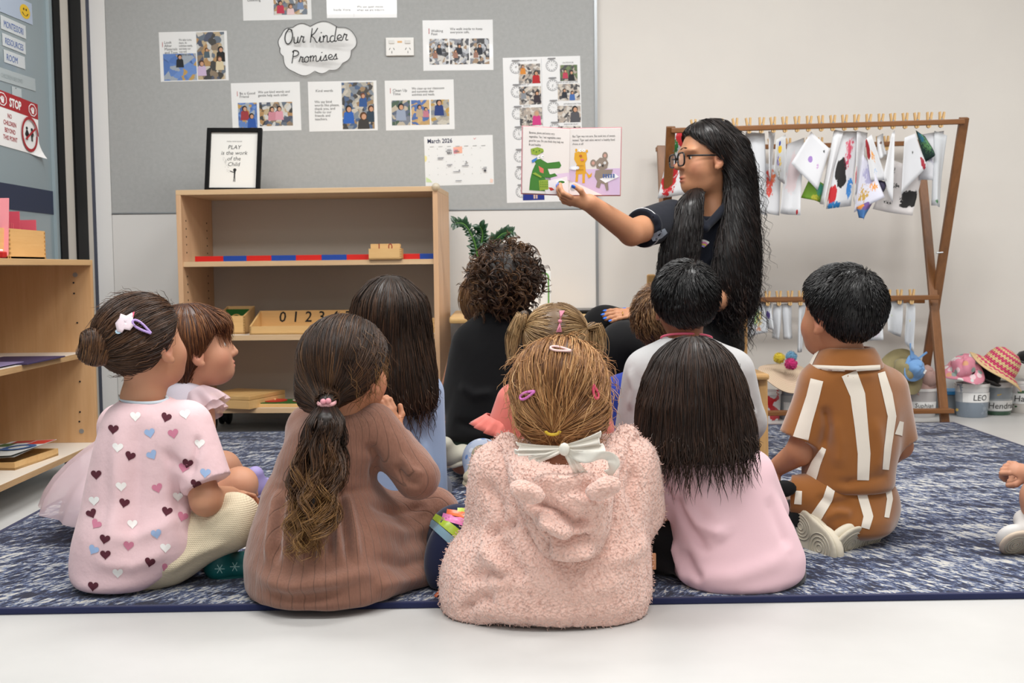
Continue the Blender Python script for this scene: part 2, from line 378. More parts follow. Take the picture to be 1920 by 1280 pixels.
MB().ball((BWd-.006, 0, BZT-.004), .017, 14).build('corner_guard', plain('#d8cdb4', .1, alpha=.55, name='clear_plastic'), bc, True)
BCM = Matrix.Translation((pL.x, pL.y, 0))@Matrix.Rotation(ang, 4, 'Z')
def bcx(u, yl): 
    """local x on the bookcase for photo column u at local depth yl"""
    lo, hi = -.2, BWd+.2
    for _ in range(40):
        md = (lo+hi)/2; pu = proj(BCM@Vector((md, yl, .6)))[0]
        if pu < u: lo = md
        else: hi = md
    return (lo+hi)/2
def onbc(name, xl, yl, z, label, cat, group=None):
    p = BCM@Vector((xl, yl, z)); return empty(name, p, ang, label, cat, group)
# number rod, ten 10 cm segments red and blue
x0, x1 = bcx(367, .05), bcx(819, .05); L = x1-x0
rod = onbc('number_rod', x0, .05, zs2, 'long red and blue number rod on the bookcase upper shelf', 'number rod')
M_RED, M_BLUE = plain('#c02019', .35), plain('#1c3f8f', .35)
us = [367, 420, 463.5, 510, 554.5, 604, 651, 695, 757, 788, 819]
segs = [bcx(u, .05)-x0 for u in (367, 420, 463.5, 510, 556, 604, 651, 697, 743, 788, 819)]
for i in range(10): MB().box((segs[i], 0, 0), (segs[i+1], .024, .022), bev=.001).build('rod_segment', (M_RED, M_BLUE)[i % 2], rod)
def boxopen(parent, w, d, h, t, m, hb=None, name='box_body', hf=None):
    hb = hb or h; hf = hf or h
    b = MB(); b.box((0, 0, 0), (w, t, hf)); b.box((0, d-t, 0), (w, d, hb)); b.box((0, 0, 0), (w, d, t))
    if abs(hb-hf) < 1e-6: b.box((0, t, 0), (t, d-t, h)); b.box((w-t, t, 0), (w, d-t, h))
    else:
        for xx in (0, w-t): b.add([(xx, 0, 0), (xx+t, 0, 0), (xx+t, d, 0), (xx, d, 0), (xx, 0, hf), (xx+t, 0, hf), (xx+t, d, hb), (xx, d, hb)], [(3,2,1,0),(4,5,6,7),(0,1,5,4),(1,2,6,5),(2,3,7,6),(3,0,4,7)])
    return b.build(name, m, parent)
def joints(parent, x, y, h, n, sx, name='finger_joint'):
    b = MB()
    for i in range(n): z = h*(i+.25)/n; b.box((x, y, z), (x+sx, y+.0015, z+h*.45/n))
    b.build(name, wood('#9b7440', '#b58c54', 'x', 3), parent)
u0, u1 = bcx(695, .03), bcx(756, .03)
cbx = onbc('card_box', u0, .0, zs2, 'small wooden box of sandpaper numeral cards in front of the number rod', 'box')
w = u1-u0; boxopen(cbx, w, .048, .043, .006, M_BEECH); joints(cbx, w-.007, -.001, .043, 5, .007)
for i, (yy, hh) in enumerate(((.012, .062), (.024, .058), (.034, .060))):
    cd = MB().box((.006, yy, .008), (w-.008, yy+.004, hh)).build('numeral_card', M_BEECH, cbx)
    if i == 0:
        for tx, s in ((.03, '1'), (.075, '0')):
            o = put_text(cd, s, tx, .03, .04, '#8e1f1a', z=0); o.location = (tx, yy-.0006, .036); o.rotation_euler = (PI/2, 0, 0)
# box with the green lid
u0, u1 = bcx(407, .12), bcx(460, .12)
gb = onbc('letter_box', u0, .10, zs3, 'tall slanted wooden box with a green card inside', 'box')
w = u1-u0; boxopen(gb, w, .15, .075, .007, M_BEECH, hf=.075, hb=.11)
gc = MB().box((.01, .03, .02), (w-.012, .036, .122)).build('green_card', plain('#1f5a24', .5), gb); gc.rotation_euler = (-.75, 0, 0); gc.location = (0, .0, .03)
q = flat(gc, 'card_figure', [(P, '#c9a05c') for P in ringpts(w/2, .075, .02, .006, 20)], 0); q.rotation_euler = (PI/2, 0, 0); q.location = (0, .029, 0)
joints(gb, w-.006, -.001, .075, 7, .006)
# spindle box with numerals
u0, u1 = bcx(467, .04), bcx(690, .04)
sb = onbc('spindle_box', u0, .03, zs3, 'long wooden tray box numbered from 0 on its back board', 'box')
w = u1-u0; boxopen(sb, w, .16, .035, .007, M_BEECH, hf=.035, hb=.092)
for i in range(7):
    o = put_text(sb, str(i), 0, 0, .062, z=0, align='CENTER', shear=.12, bold=.0006); o.rotation_euler = (PI/2, 0, 0); o.location = (.095+i*.0545, .152, .045)
sm = onbc('counting_block', bcx(806, .08), .07, zs3, 'small stepped wooden block at the bookcase right end', 'block')
for i in range(3): MB().box((.0, .0, i*.02), (.045-i*.004, .05, i*.02+.0195), bev=.002).build('wood_layer', M_BEECH, sm)
# bottom: flat wooden case and green fraction tray
fb = onbc('wooden_case', bcx(378, .1), .03, Z0+T, 'flat closed wooden case lying on the bookcase floor', 'case')
b1 = MB().box((0, 0, 0), (.24, .26, .035), bev=.002).build('base', M_BEECH, fb); MB().box((0, 0, .036), (.24, .26, .052), bev=.002).build('lid', wood('#c79a5e', '#d6ae74', 'y', 1.3), fb); fb.rotation_euler = (0, 0, ang-.32)
ft = onbc('fraction_tray', bcx(470, .05), .02, Z0+T, 'green fraction tray with red circle insets on the bookcase floor', 'tray')
w = bcx(700, .05)-bcx(470, .05); MB().box((0, 0, 0), (w, .15, .014), bev=.002).build('tray_base', M_BEECH, ft); MB().box((.008, .008, .014), (w-.008, .142, .018)).build('green_board', plain('#2c5a23', .5), ft)
for i in range(4):
    cx = .075+i*.125
    d1 = MB().lathe([(.05, 0), (.05, .003)], 32, c=(cx, .078, .0182)).build('circle_inset', plain('#b5281f', .4), ft)
    if i == 1: MB().poly([(cx, .078, .0218)]+[(cx+.05*math.cos(q_), .078+.05*math.sin(q_), .0218) for q_ in np.linspace(PI, PI*1.45, 8)]).build('wedge_gap', plain('#d9d3c8', .5), d1)
    MB().ball((cx, .078, .024), .005, 8).build('knob', M_BEECH, d1)
# ------------------------------------------------------------------ picture frame leaning on the bookcase top
p0, p1 = at(384, 355, 4.80), at(489, 353, 4.80)
fw = (p1-p0).length; fh = .27
pf = empty('framed_print', (p0+p1)/2, ang, 'black framed quote print leaning against the pinboard', 'picture'); pf.location.z = BZT
pf.rotation_euler = (PI/2-.16, .02, ang)
m = MB(); b_ = .017
for lo, hi in (((-fw/2, 0, 0), (-fw/2+b_, fh, .018)), ((fw/2-b_, 0, 0), (fw/2, fh, .018)), ((-fw/2+b_, 0, 0), (fw/2-b_, b_, .018)), ((-fw/2+b_, fh-b_, 0), (fw/2-b_, fh, .018))): m.box(lo, hi, bev=.002)
m.build('moulding', M_BLACK, pf)
pr = MB().box((-fw/2+b_, b_, 0), (fw/2-b_, fh-b_, .006)).build('print', plain('#e8e6e1', .4), pf)
for s, yy, sz in (('PLAY', .182, .024), ('is the work', .158, .024), ('of the', .134, .024), ('Child', .110, .024)): put_text(pr, s, .0, yy, sz, '#2a2a2a', 'CENTER', .0066, shear=.18)
put_text(pr, 'MARIA MONTESSORI', 0, .212, .007, '#666666', 'CENTER', .0066)
fg = [(disc(.006, .094, .007), '#222222'), ([(.002, .088), (.010, .088), (.008, .068), (.003, .068)], '#222222'), ([(.003, .070), (.006, .070), (.004, .044), (.001, .044)], '#222222'), ([(.006, .070), (.009, .070), (.010, .044), (.007, .044)], '#222222')]
fg += [(s, '#222222') for s in stroke([(.004, .084), (-.006, .086), (-.014, .090)], .0035)]
for i in range(26): a_ = random.random(); fg.append((disc(-.016-.028*a_+random.uniform(-.008, .008), .092+.055*a_+random.uniform(-.012, .012), .0011, n=6), '#8a8a8a'))
flat(pr, 'child_drawing', fg, .0066)
# ------------------------------------------------------------------ posters on the pinboard
PAL_ROOM = ['#c9b28c', '#8d7a63', '#d8d2c6', '#3f4a63', '#b98e57', '#5f6d7d', '#262626', '#d9d9d6']
PAL_BLUE = ['#4a78c2', '#6a93d6', '#3963a8', '#c9a052', '#5c86cc', '#aab4c0']
PAL_WASH = ['#d8d5d0', '#8b8f98', '#4a4d56', '#e8e6e2', '#a98d70', '#2c2f37', '#c5c9d0']
PW = {}
def poster(px, label, glossy=False, tilt=None, cat='poster', Y=YP, name='poster', mat=None):
    """px: photo corners top-left, top-right, bottom-right, bottom-left"""
    P = [at(u, v, Y) for u, v in px]; c = sum(P, Vector())/4; ex = (P[1]-P[0]+P[2]-P[3])/2; ey = (P[0]-P[3]+P[1]-P[2])/2
    w, h = ex.length, ey.length; th = math.atan2(ex.z, ex.x)
    o = sheet_frame(name, c, (PI/2, -th, 0), w, h, mat or (M_GLOSS if glossy else M_PAPER), label, cat, 'laminated posters on the pinboard')
    PW[o.name] = (w, h)
    return o
def R4(x0, y0, x1, y1, sk=0.): return [(x0, y0+sk), (x1, y0-sk), (x1, y1-sk), (x0, y1+sk)]
class On:
    def __init__(s, o): s.o = o; s.w, s.h = PW[o.name]
    def xy(s, u, v): return ((u-.5)*s.w, (.5-v)*s.h)
    def text(s, t, u, v, size, **kw): x, y = s.xy(u, v); return put_text(s.o, t, x, y, size*s.h, **kw)
    def photo(s, u0, v0, u1, v1, pal, figs=(), seed=1, scale=14.): a = s.xy(u0, v1); b = s.xy(u1, v0); return photo(s.o, a[0], a[1], b[0], b[1], pal, figs, seed, scale)
    def bar(s, u0, v0, u1, v1, c, name='accent_bar'): a = s.xy(u0, v1); b = s.xy(u1, v0); return flat(s.o, name, [(rect(a[0], a[1], b[0], b[1]), c)])
    def shapes(s, name, L, z=.0005): return flat(s.o, name, [([s.xy(*p) for p in P], c) for P, c in L], z)
HR, BK, TN = '#2b1d16', '#1a1a1c', '#b8906a'
o = On(poster([(298, 60), (425, 58), (429, 150), (301, 154)], 'landscape poster about looking after materials and toys, with a blue mat photo'))
o.bar(.045, .20, .053, .30, '#b0282e'); o.text('Look\nAfter\nMaterials\nand Toys', .075, .235, .075, line=.9, fit=.19*o.w); o.text('We take turns,\nshare, do\nactivities neatly,\nand keep our\ntoys and\nmaterials safe.', .29, .185, .066, line=.9, fit=.2*o.w)
o.photo(.05, .44, .535, .98, PAL_BLUE, [(.5, .86, .30, BK, '#23262c')], 3, 9); o.photo(.55, .02, .96, .975, PAL_ROOM, [(.35, .62, .13, HR, '#50606a'), (.85, .62, .2, BK, '#222222'), (.8, .42, .18, '#5c3f2c', '#d9c9a6'), (.15, .33, .2, '#4a2d20', '#c9b4d0')], 4, 10)
o = On(poster([(454, -56), (582, -58), (584, 36), (455, 39)], 'partly visible poster at the top edge, a group photo on its lower half'))
o.text('Listening', .07, .62, .075); o.photo(.45, .45, .94, .90, PAL_ROOM, [(.2, .5, .35, HR, '#c23a52'), (.5, .35, .35, '#5a3b25', '#e6c7c7'), (.8, .6, .3, BK, '#7d8fae')], 5)
o = On(poster([(611, -60), (743, -61), (744, 33), (613, 34)], 'glossy poster reading Inside Voice at the top edge', True))
o.text('Inside Voice', .095, .86, .075, fit=.24*o.w); o.text('We use quiet voices\nwhen we are indoors.', .43, .80, .072, fit=.4*o.w, line=.9); o.bar(.385, .2, .388, .98, '#b9b9b9')
o = On(poster([(792, 38), (923, 37), (926, 131), (794, 133)], 'glossy poster with a row of three photos beside the calendar wall area', True)); o.o['label'] = 'glossy poster with a row of three greyed photos above the calendar'
o.bar(.085, .16, .095, .27, '#b0282e'); o.text('Walking\nFeet', .12, .235, .072, line=.85); o.text('We walk inside to keep\neveryone safe.', .39, .20, .07, line=.9, fit=.46*o.w)
for i in range(3): o.photo(.09+.29*i, .37, .365+.29*i, .88, PAL_WASH, [(.5, .7, .25, BK, '#30343c'), (.3, .5, .2, HR, '#a07868')], 6+i, 18)
o = On(poster([(433, 156), (562, 153), (565, 244), (436, 247)], 'poster about being a good friend, half covered by the black frame'))
o.bar(.085, .17, .093, .27, '#b0282e'); o.text('Be a Good\nFriend', .12, .24, .075, line=.9); o.text('We use kind words and\ngentle help each other.', .39, .22, .072, line=.95, fit=.46*o.w)
o.photo(.09, .41, .365, .93, PAL_BLUE, [(.35, .75, .35, HR, '#9c3a3f'), (.7, .45, .35, BK, '#2d57a5')], 10); o.photo(.40, .41, .88, .90, PAL_ROOM, [(.38, .68, .36, HR, '#c98794'), (.60, .7, .36, HR, '#d79aa8')], 11)
o = On(poster([(577, 153), (706, 151), (708, 244), (580, 247)], 'poster titled Kind words with one tall photo of raised hands'))
o.text('Kind words', .11, .21, .075); o.text('We say kind\nwords like please,\nthank you, and\nhello to our\nfriends and\nteachers.', .09, .43, .073, line=.95, fit=.36*o.w)
o.photo(.49, .03, .955, .965, ['#7f8a96', '#b7b2a6', '#3e5d86', '#d1c9ba', '#a2835a', '#2b2b2e'], [(.66, .70, .18, '#6b3b2a', '#35578f'), (.2, .42, .24, BK, '#2f62b5'), (.9, .42, .22, '#4a2c1f', '#31414f'), (.66, .26, .26, '#5a3a20', '#3d3a38')], 12)
o = On(poster([(722, 151), (851, 149), (852, 242), (723, 245)], 'poster titled Clean Up Time with three small photos in a row'))
o.bar(.075, .15, .083, .26, '#b0282e'); o.text('Clean Up\nTime', .11, .225, .078, line=.9); o.text('We clean up our classroom\nand ourselves after\nactivities and meals.', .39, .19, .068, line=.9, fit=.47*o.w)
o.photo(.09, .40, .36, .90, ['#7c8391', '#3a5a45', '#c9bda8', '#51607a'], [(.5, .72, .42, BK, '#98a3b8')], 13); o.photo(.375, .40, .64, .90, ['#3d68ad', '#caa469', '#466fb5', '#d8b47c'], [(.45, .7, .3, BK, '#b9a58a'), (.8, .62, .25, HR, '#c07a8a')], 14); o.photo(.66, .40, .925, .90, ['#b9b2a4', '#c79f4a', '#8a8f95', '#d3cdbf'], [(.45, .86, .40, BK, '#2a3f7a')], 15)
# calendar
o = On(poster([(795, 256), (923, 253), (927, 345), (798, 349)], 'white monthly wall calendar dated March 2026', cat='calendar', name='calendar'))
o.text('March 2026', .045, .135, .125, color='#23264d', bold=.0005, fit=.36*o.w)
L = [([(.0, .38), (.03, .40), (.035, .45), (.02, .5), (.0, .51)], '#efe3a0'), ([(.01, .82), (.07, .87), (.10, .93), (.01, .92)], '#cfe0ab'), ([(.95, .88), (.99, .9), (.98, .97), (.94, .96)], '#f2d3c6'), ([(.42, .23), (.55, .215), (.55, .35), (.425, .36)], '#f3b49c'), ([(.42, .27), (.48, .26), (.47, .36), (.425, .36)], '#f0a2ac'),
     ([(.72, .055), (.735, .085), (.76, .05), (.758, .045), (.735, .073), (.724, .05)], '#d97a7a')]
for k in range(7): L.append(([(.08+.125*k, .205), (.14+.125*k, .203), (.14+.125*k, .213), (.08+.125*k, .215)], '#a9a9a9'))
for i in range(5):
    for j in range(7):
        if (i*7+j*3) % 4 != 1: L.append(([(.06+.125*j, .25+.13*i), (.067+.125*j, .25+.13*i), (.067+.125*j, .262+.13*i), (.06+.125*j, .262+.13*i)], '#9a9a9a'))
for (u, v, ww) in ((.33, .27, .06), (.31, .30, .09), (.44, .29, .05), (.43, .315, .08), (.19, .43, .09), (.19, .455, .08), (.32, .575, .08), (.34, .60, .04), (.58, .57, .04), (.54, .605, .10), (.41, .72, .10), (.85, .65, .05), (.83, .675, .07), (.44, .905, .09)): L.append(([(u, v), (u+ww, v-.003), (u+ww, v+.010), (u, v+.013)], '#7d7d84'))
for u, v, r in ((.34, .345, .012), (.365, .345, .012), (.39, .345, .010), (.61, .53, .014), (.875, .72, .02), (.50, .70, .010)): L.append((disc(u, v, r, r*1.3, 10), '#4a4a52'))
L.append((disc(.618, .525, .011, .015, 10), '#eeeeee')); o.shapes('printed_month_grid', L)['kind'] = 'stuff'
# daily schedule with clock faces
o = On(poster([(944, 108), (1089, 105), (1093, 376), (949, 381)], 'tall laminated daily schedule with clock faces and photos, behind the raised book', True, name='schedule_poster'))
L0 = []
rows = [(.085, .055), (.085, .225), (.085, .385), (.085, .55)] 
clk = [(.165, .07), (.17, .235), (.175, .385), (.18, .525), (.185, .68), (.19, .80), (.195, .925), (.63, .062), (.635, .195), (.64, .35), (.65, .50)]
a2 = o.w/o.h
for i, (u, v) in enumerate(clk):
    r = .075; L = []
    L += [([(p[0], p[1]*1) for p in q], '#8a8b8f') for q in ringpts(u, v, r, .005, 24, 1., a2)]
    for k in range(12):
        an = k*PI/6; L.append((disc(u+.056*math.sin(an), v-.056*math.cos(an)*a2, .006, .006*a2, 6), '#6a6a6e'))
    for an, ln in ((i*.9, .03), (i*1.9+.6, .045)):
        e_ = (u+ln*math.sin(an), v-ln*math.cos(an)*a2); L.append(([(u-.003, v), (u+.003, v), e_], '#3a3a3e'))
    L.append(([(u-.05, v-.052), (u+.05, v-.053), (u+.05, v-.046), (u-.05, v-.045)], '#8f8f92')); o.shapes('clock_face', L)
o.shapes('column_line', [([(.495, .01), (.5, .01), (.5, .60), (.495, .60)], '#c2c2c4')])
PAL_S = ['#d8cfc2', '#8f8b88', '#c9b8a8', '#3a3a40', '#b9aca0', '#e2ddd6']
for (u0, v0, u1, v1), f, sd in (((.20, .045, .48, .18), [(.2, .85, .3, BK, '#d98c3a'), (.8, .5, .4, BK, '#b8262c')], 20), ((.20, .20, .485, .325), [(.8, .6, .4, HR, '#3a3238'), (.2, .7, .3, BK, '#8a8f96')], 21), ((.20, .345, .49, .47), [(.75, .65, .5, '#b79a86', '#cf3f83')], 22), ((.735, .06, .96, .17), [(.3, .6, .35, HR, '#c0435c'), (.65, .5, .4, BK, '#2c2c2e')], 23), ((.70, .19, .985, .305), [(.3, .6, .35, BK, '#30333c'), (.65, .45, .35, BK, '#4a6fb0')], 24), ((.69, .34, .99, .455), [(.75, .75, .6, BK, '#55555a')], 25), ((.69, .48, .985, .56), [(.3, .5, .4, BK, '#2c4c8c')], 26), ((.22, .50, .5, .60), [(.5, .5, .5, HR, '#d9a33a')], 27)):
    o.photo(u0, v0, u1, v1, PAL_S if sd != 23 else ['#4f6b3a', '#6a7f4d', '#b9aca0', '#3a3a40'], f, sd, 20)
o.shapes('blue_photo', [(rect(.21, .925, .49, .985), '#1d2f86'), (rect(.35, .94, .37, .975), '#d8b9a8'), (rect(.38, .945, .40, .975), '#d8b9a8')], .001)
for u, v, s in ((.19, .028, 'MORNING WORK TIME'), (.22, .192, 'PACK UP'), (.25, .338, 'SNACK'), (.77, .05, 'OUTDOOR'), (.71, .183, 'PACK UP AND GROUP TIME'), (.77, .333, 'AFTERNOON TEA'), (.77, .473, 'INDOOR PLAY')): o.text(s, u, v, .015, fit=.25*o.w, color='#4a4a4c')
# ---- cloud sign with handwriting
cl_px = [(526, 75), (528, 62), (540, 52), (552, 49), (562, 48), (575, 46), (588, 49), (602, 44), (620, 45), (633, 50), (648, 52), (664, 62), (669, 76), (666, 88), (660, 94), (662, 106), (656, 115), (645, 119), (640, 126), (628, 130), (618, 138), (603, 138), (590, 133), (577, 140), (560, 139), (550, 135), (538, 131), (531, 120), (531, 100), (527, 92)]
cc = at(597, 92, YP)
def smooth_loop(P, k=4, bulge=0.):
    out = []; n = len(P)
    for i in range(n):
        p0, p1, p2, p3 = (Vector(P[(i+j-1) % n]) for j in range(4))
        for s in range(k):
            t = s/k; out.append(.5*((2*p1)+(-p0+p2)*t+(2*p0-5*p1+4*p2-p3)*t*t+(-p0+3*p1-3*p2+p3)*t**3))
    return out
def scallop(P, n=13):
    """outline with shallow scallops between corner points"""
    out = []
    for i in range(len(P)): out.append(P[i])
    return out
loc = [((at(u, v, YP)-cc).x, (at(u, v, YP)-cc).z) for u, v in cl_px]
lobes = [(526, 92), (528, 66), (549, 52), (582, 50), (634, 52), (668, 72), (659, 95), (643, 119), (618, 132), (591, 134), (553, 136), (532, 106)]
C2 = [((at(u, v, YP)-cc).x, (at(u, v, YP)-cc).z) for u, v in lobes]; outl = []
ctr = Vector((0, 0))
for i in range(len(C2)):
    p, q = Vector(C2[i]), Vector(C2[(i+1) % len(C2)]); d = q-p; nrm = Vector((d.y, -d.x)).normalized()*-1
    for s in range(9):
        t = s/9; outl.append(tuple(p+d*t+nrm*d.length*.20*math.sin(PI*t)))
th = .001; n = len(outl)
vs = [(x, y, 0) for x, y in outl]+[(x, y, -th) for x, y in outl]; fs = [tuple(range(n))[::-1], tuple(range(n, 2*n))]+[(i, (i+1) % n, n+(i+1) % n, n+i) for i in range(n)]
cloud = link('cloud_sign', pyd(vs, fs), M_PAPER, None, cc+Vector((0, -.001, 0)), (PI/2, 0, 0)); tag(cloud, 'white cloud-shaped sign with handwritten title in the middle of the pinboard', 'sign')
flat(cloud, 'ink_outline', [(s, '#1f1f22') for s in stroke(outl+[outl[0]], .0022)], .0004)
# handwriting: pen strokes on a 0..1 line height, advance per letter
def arcp(cx, cy, rx, ry, a0, a1, n=14): return [(cx+rx*math.cos(math.radians(a0+(a1-a0)*k/n)), cy+ry*math.sin(math.radians(a0+(a1-a0)*k/n))) for k in range(n+1)]
SCR = {
 'O': (.78, [arcp(.36, .5, .30, .5, 110, 470, 28)+[(.45, .98), (.62, .9)]]),
 'K': (.72, [[(.12, 1.0), (.10, .5), (.08, 0)], [(.55, 1.0), (.35, .66), (.14, .46), (.35, .30), (.52, .05), (.66, .0)]]),
 'P': (.66, [[(.12, .98), (.10, .5), (.07, 0)], [(.02, .86)]+arcp(.22, .76, .34, .24, 110, -80, 16)+[(.14, .48)]]),
 'u': (.50, [[(.02, .45), (.05, .2)]+arcp(.20, .14, .15, .14, 200, 330, 10)+[(.36, .45), (.36, .12), (.42, .02), (.52, .06)]]),
 'r': (.44, [[(0, .05), (.10, .42), (.14, .48), (.20, .40), (.32, .42), (.28, .2), (.30, .04), (.46, .06)]]),
 'i': (.30, [[(0, .05), (.10, .40), (.10, .1), (.16, .01), (.30, .06)], [(.13, .62), (.17, .70)]]),
 'n': (.58, [[(0, .35), (.06, .44), (.07, .0)], [(.07, .25), (.2, .44), (.32, .42), (.36, .25), (.38, .05), (.46, .0), (.58, .07)]]),
 'm': (.82, [[(0, .35), (.06, .44), (.07, .0)], [(.07, .25), (.18, .44), (.28, .40), (.30, .02)], [(.30, .25), (.42, .44), (.52, .40), (.55, .08), (.64, .0), (.82, .07)]]),
 'd': (.56, [arcp(.2, .2, .18, .22, 60, 330, 18), [(.44, 1.02), (.40, .5), (.40, .1), (.46, .0), (.58, .06)]]),
 'e': (.46, [[(.02, .15), (.25, .24)]+arcp(.2, .24, .15, .2, 10, 300, 18)+[(.36, .02), (.47, .07)]]),
 'o': (.48, [arcp(.2, .21, .18, .22, 90, 450, 20)+[(.34, .36), (.48, .36)]]),
 's': (.42, [[(0, .05), (.2, .46), (.22, .3)]+arcp(.16, .14, .13, .13, 60, -130, 12), [(.22, .02), (.42, .06)]]),
}
def cr(P, k=4):
    if len(P) < 3: return P
    out = []; 
    for i in range(len(P)-1):
        p0, p1, p2, p3 = (Vector(P[min(max(i+j-1, 0), len(P)-1)]) for j in range(4))
        for s in range(k):
            t = s/k; out.append(tuple(.5*((2*p1)+(-p0+p2)*t+(2*p0-5*p1+4*p2-p3)*t*t+(-p0+3*p1-3*p2+p3)*t**3)))
    return out+[P[-1]]
def handwrite(parent, s, x, y, size, w, slope=0., color='#151517', sx=1., z=.0008, name='handwriting'):
    sh = []; cx = x
    for ch in s:
        if ch == ' ': cx += .35*size*sx; continue
        adv, S = SCR[ch]
        for P in S:
            Q = [(cx+p[0]*size*sx+p[1]*size*.12, y+p[1]*size+(cx-x)*slope) for p in cr(P)]
            sh += [(q, color) for q in stroke(Q, w)]
        cx += adv*size*sx
    return flat(parent, name, sh, z)
d = (at(532, 83, YP)-cc); handwrite(cloud, 'Our Kinder', d.x, d.z, .062, .0046, .006, sx=.90)
d = (at(546, 119, YP)-cc); handwrite(cloud, 'Promises', d.x, d.z, .055, .0042, .03, sx=.96)
# ---- power outlet
c = at(750, 88, YP); so = empty('power_outlet', c, label='white double power outlet on the pinboard', cat='outlet')
w, h = .122, .078
MB().box((-w/2, -.010, -h/2), (w/2, 0, h/2), bev=.003).build('face_plate', M_PLASTW, so)
for s in (-1, 1):
    r_ = MB().box((s*.035-.012, -.014, .012), (s*.035+.012, -.009, .028), bev=.002).build('rocker_switch', plain('#dddbd6', .35), so)
    for dx, dz, an in ((-.009, -.004, .5), (.009, -.004, -.5), (0, -.018, 0)):
        M = Matrix.Translation((s*.035+dx, -.0103, -.006+dz))@Matrix.Rotation(an, 4, 'Y'); MB().box((-.0012, 0, -.005), (.0012, .002, .005), M).build('pin_slot', INK, so)
MB().box((-.010, -.0107, .016), (.010, -.0099, .024)).build('indicator', plain('#e0b27a', .5), so)
# ---- papers stuck on the glass door
def door_sheet(px, label, mat=M_PAPER, name='door_sign', z=.002, cat='sign', group=None):
    P = []
    for u, v in px:
        d_ = ray(u, v); d_ = d_*((XL+z)/d_.x); P.append(Vector((d_.x, d_.y, d_.z+CAMZ)))
    c = sum(P, Vector())/4; ex = (P[1]-P[0]+P[2]-P[3])/2; ey = (P[0]-P[3]+P[1]-P[2])/2; w, h = ex.length, ey.length; th = math.atan2(ex.z, ex.y)
    o = bpy.data.objects.new(name, None)
    sh = MB().box((-w/2, -h/2, -.0006), (w/2, h/2, 0)).build(name, mat, loc=c); bpy.data.objects.remove(o); 
    X, Yv = Vector((0, math.cos(th), math.sin(th))), Vector((0, -math.sin(th), math.cos(th))); Zv = X.cross(Yv)
    sh.matrix_world = Matrix(((X.x, Yv.x, Zv.x, c.x), (X.y, Yv.y, Zv.y, c.y), (X.z, Yv.z, Zv.z, c.z), (0, 0, 0, 1)))
    PW[sh.name] = (w, h); tag(sh, label, cat, group); return sh
o = On(door_sheet([(-70, -52), (60, 7), (61, 47), (-70, -8)], 'blue-grey notice with a yellow smiley at the top of the glass door', plain('#a9b6c8', .5)))
o.text('PLEASE KEEP THE DOOR', .04, .42, .24, fit=.70*o.w, bold=.001); o.text('CLOSED AT ALL TIMES', .06, .72, .24, fit=.66*o.w, bold=.001); o.text('THANK YOU', .45, .88, .06)
sm_ = [(o.xy(.88+.085*math.cos(t), .52+.33*math.sin(t)) , 0) for t in np.linspace(0, 2*PI, 24)[:-1]]
o.shapes('smiley', [([(.88+.082*math.cos(t), .52+.33*math.sin(t)) for t in np.linspace(0, 2*PI, 25)[:-1]], '#d9b32c'), (disc(.86, .42, .012, .06, 8), '#3a2c10'), (disc(.90, .42, .012, .06, 8), '#3a2c10')]+[(q, '#3a2c10') for q in stroke([(.835, .58), (.855, .68), (.88, .72), (.905, .68), (.925, .58)], .014)])
for (px, s, lab) in (([(1, 28), (49, 49), (48, 73), (2, 53)], 'MONTESSORI', 'white handwritten strip second from the top of the glass door'), ([(4, 62), (48, 79), (48, 103), (5, 84)], 'RESOURCES', 'middle white handwritten strip on the glass door'), ([(7, 92), (47, 107), (47, 130), (8, 116)], 'ROOM', 'short white handwritten strip above the blank taped strip')):
    o = On(door_sheet(px, lab, plain('#c7cdd0', .5), group='handwritten door strips')); o.text(s, .1, .78, .72, color='#2f55a0', fit=.78*o.w, shear=.1)
o = On(door_sheet([(-12, 122), (66, 148), (67, 171), (-12, 147)], 'faded blank taped strip above the red sign on the glass door', plain('#a9b3b6', .4), name='taped_strip'))
o.text('NO CHILDREN BEYOND', .05, .7, .45, color='#98a3a6', fit=.85*o.w)
o = On(door_sheet([(22, 161), (40, 167), (41, 183), (23, 178)], 'tiny note hanging just above the red stop sign', plain('#b5bec1', .5), name='note')); o.shapes('pin_dot', [(disc(.4, .12, .05, .06, 8), '#33373a')])
# red stop sign with a curling lower corner
o = On(door_sheet([(-10, 164), (70, 196), (74, 292), (-4, 271)], 'white and red stop sign forbidding children past the glass door', M_PAPER))
W_, H_ = o.w, o.h; rw = '#a3242b'
bm = bmesh.new(); bmesh.ops.create_grid(bm, x_segments=16, y_segments=16, size=.5)
for v in bm.verts:
    x, y = v.co.x, v.co.y; k = max(0, (x+(-y)-.72)); v.co = Vector((x*W_+k*.10, y*H_-k*.03, .25*k*k))
bm.to_mesh(o.o.data); bm.free()
o.bar(0, .0, 1, .30, rw, 'red_header'); o.text('STOP', .30, .235, .22, color='#eeeeee', z=.0012, bold=.0016, fit=.4*o.w)
for cx in (.14, .86):
    oc = [(cx+.105*math.cos(PI/8+k*PI/4), .15+.125*math.sin(PI/8+k*PI/4)) for k in range(8)]; ic = [(cx+.09*math.cos(PI/8+k*PI/4), .15+.107*math.sin(PI/8+k*PI/4)) for k in range(8)]
    hand = [([(cx-.035, .15), (cx+.035, .15), (cx+.03, .22), (cx-.02, .22)], '#eeeeee')]+[([(cx-.035+.019*k, .09+.012*abs(k-1.5)), (cx-.021+.019*k, .09+.012*abs(k-1.5)), (cx-.021+.019*k, .17), (cx-.035+.019*k, .17)], '#eeeeee') for k in range(4)]+[([(cx-.06, .14), (cx-.045, .13), (cx-.02, .18), (cx-.02, .21)], '#eeeeee')]
    o.shapes('stop_hand', [(oc, '#eeeeee'), (ic, rw)]+hand, .0012)
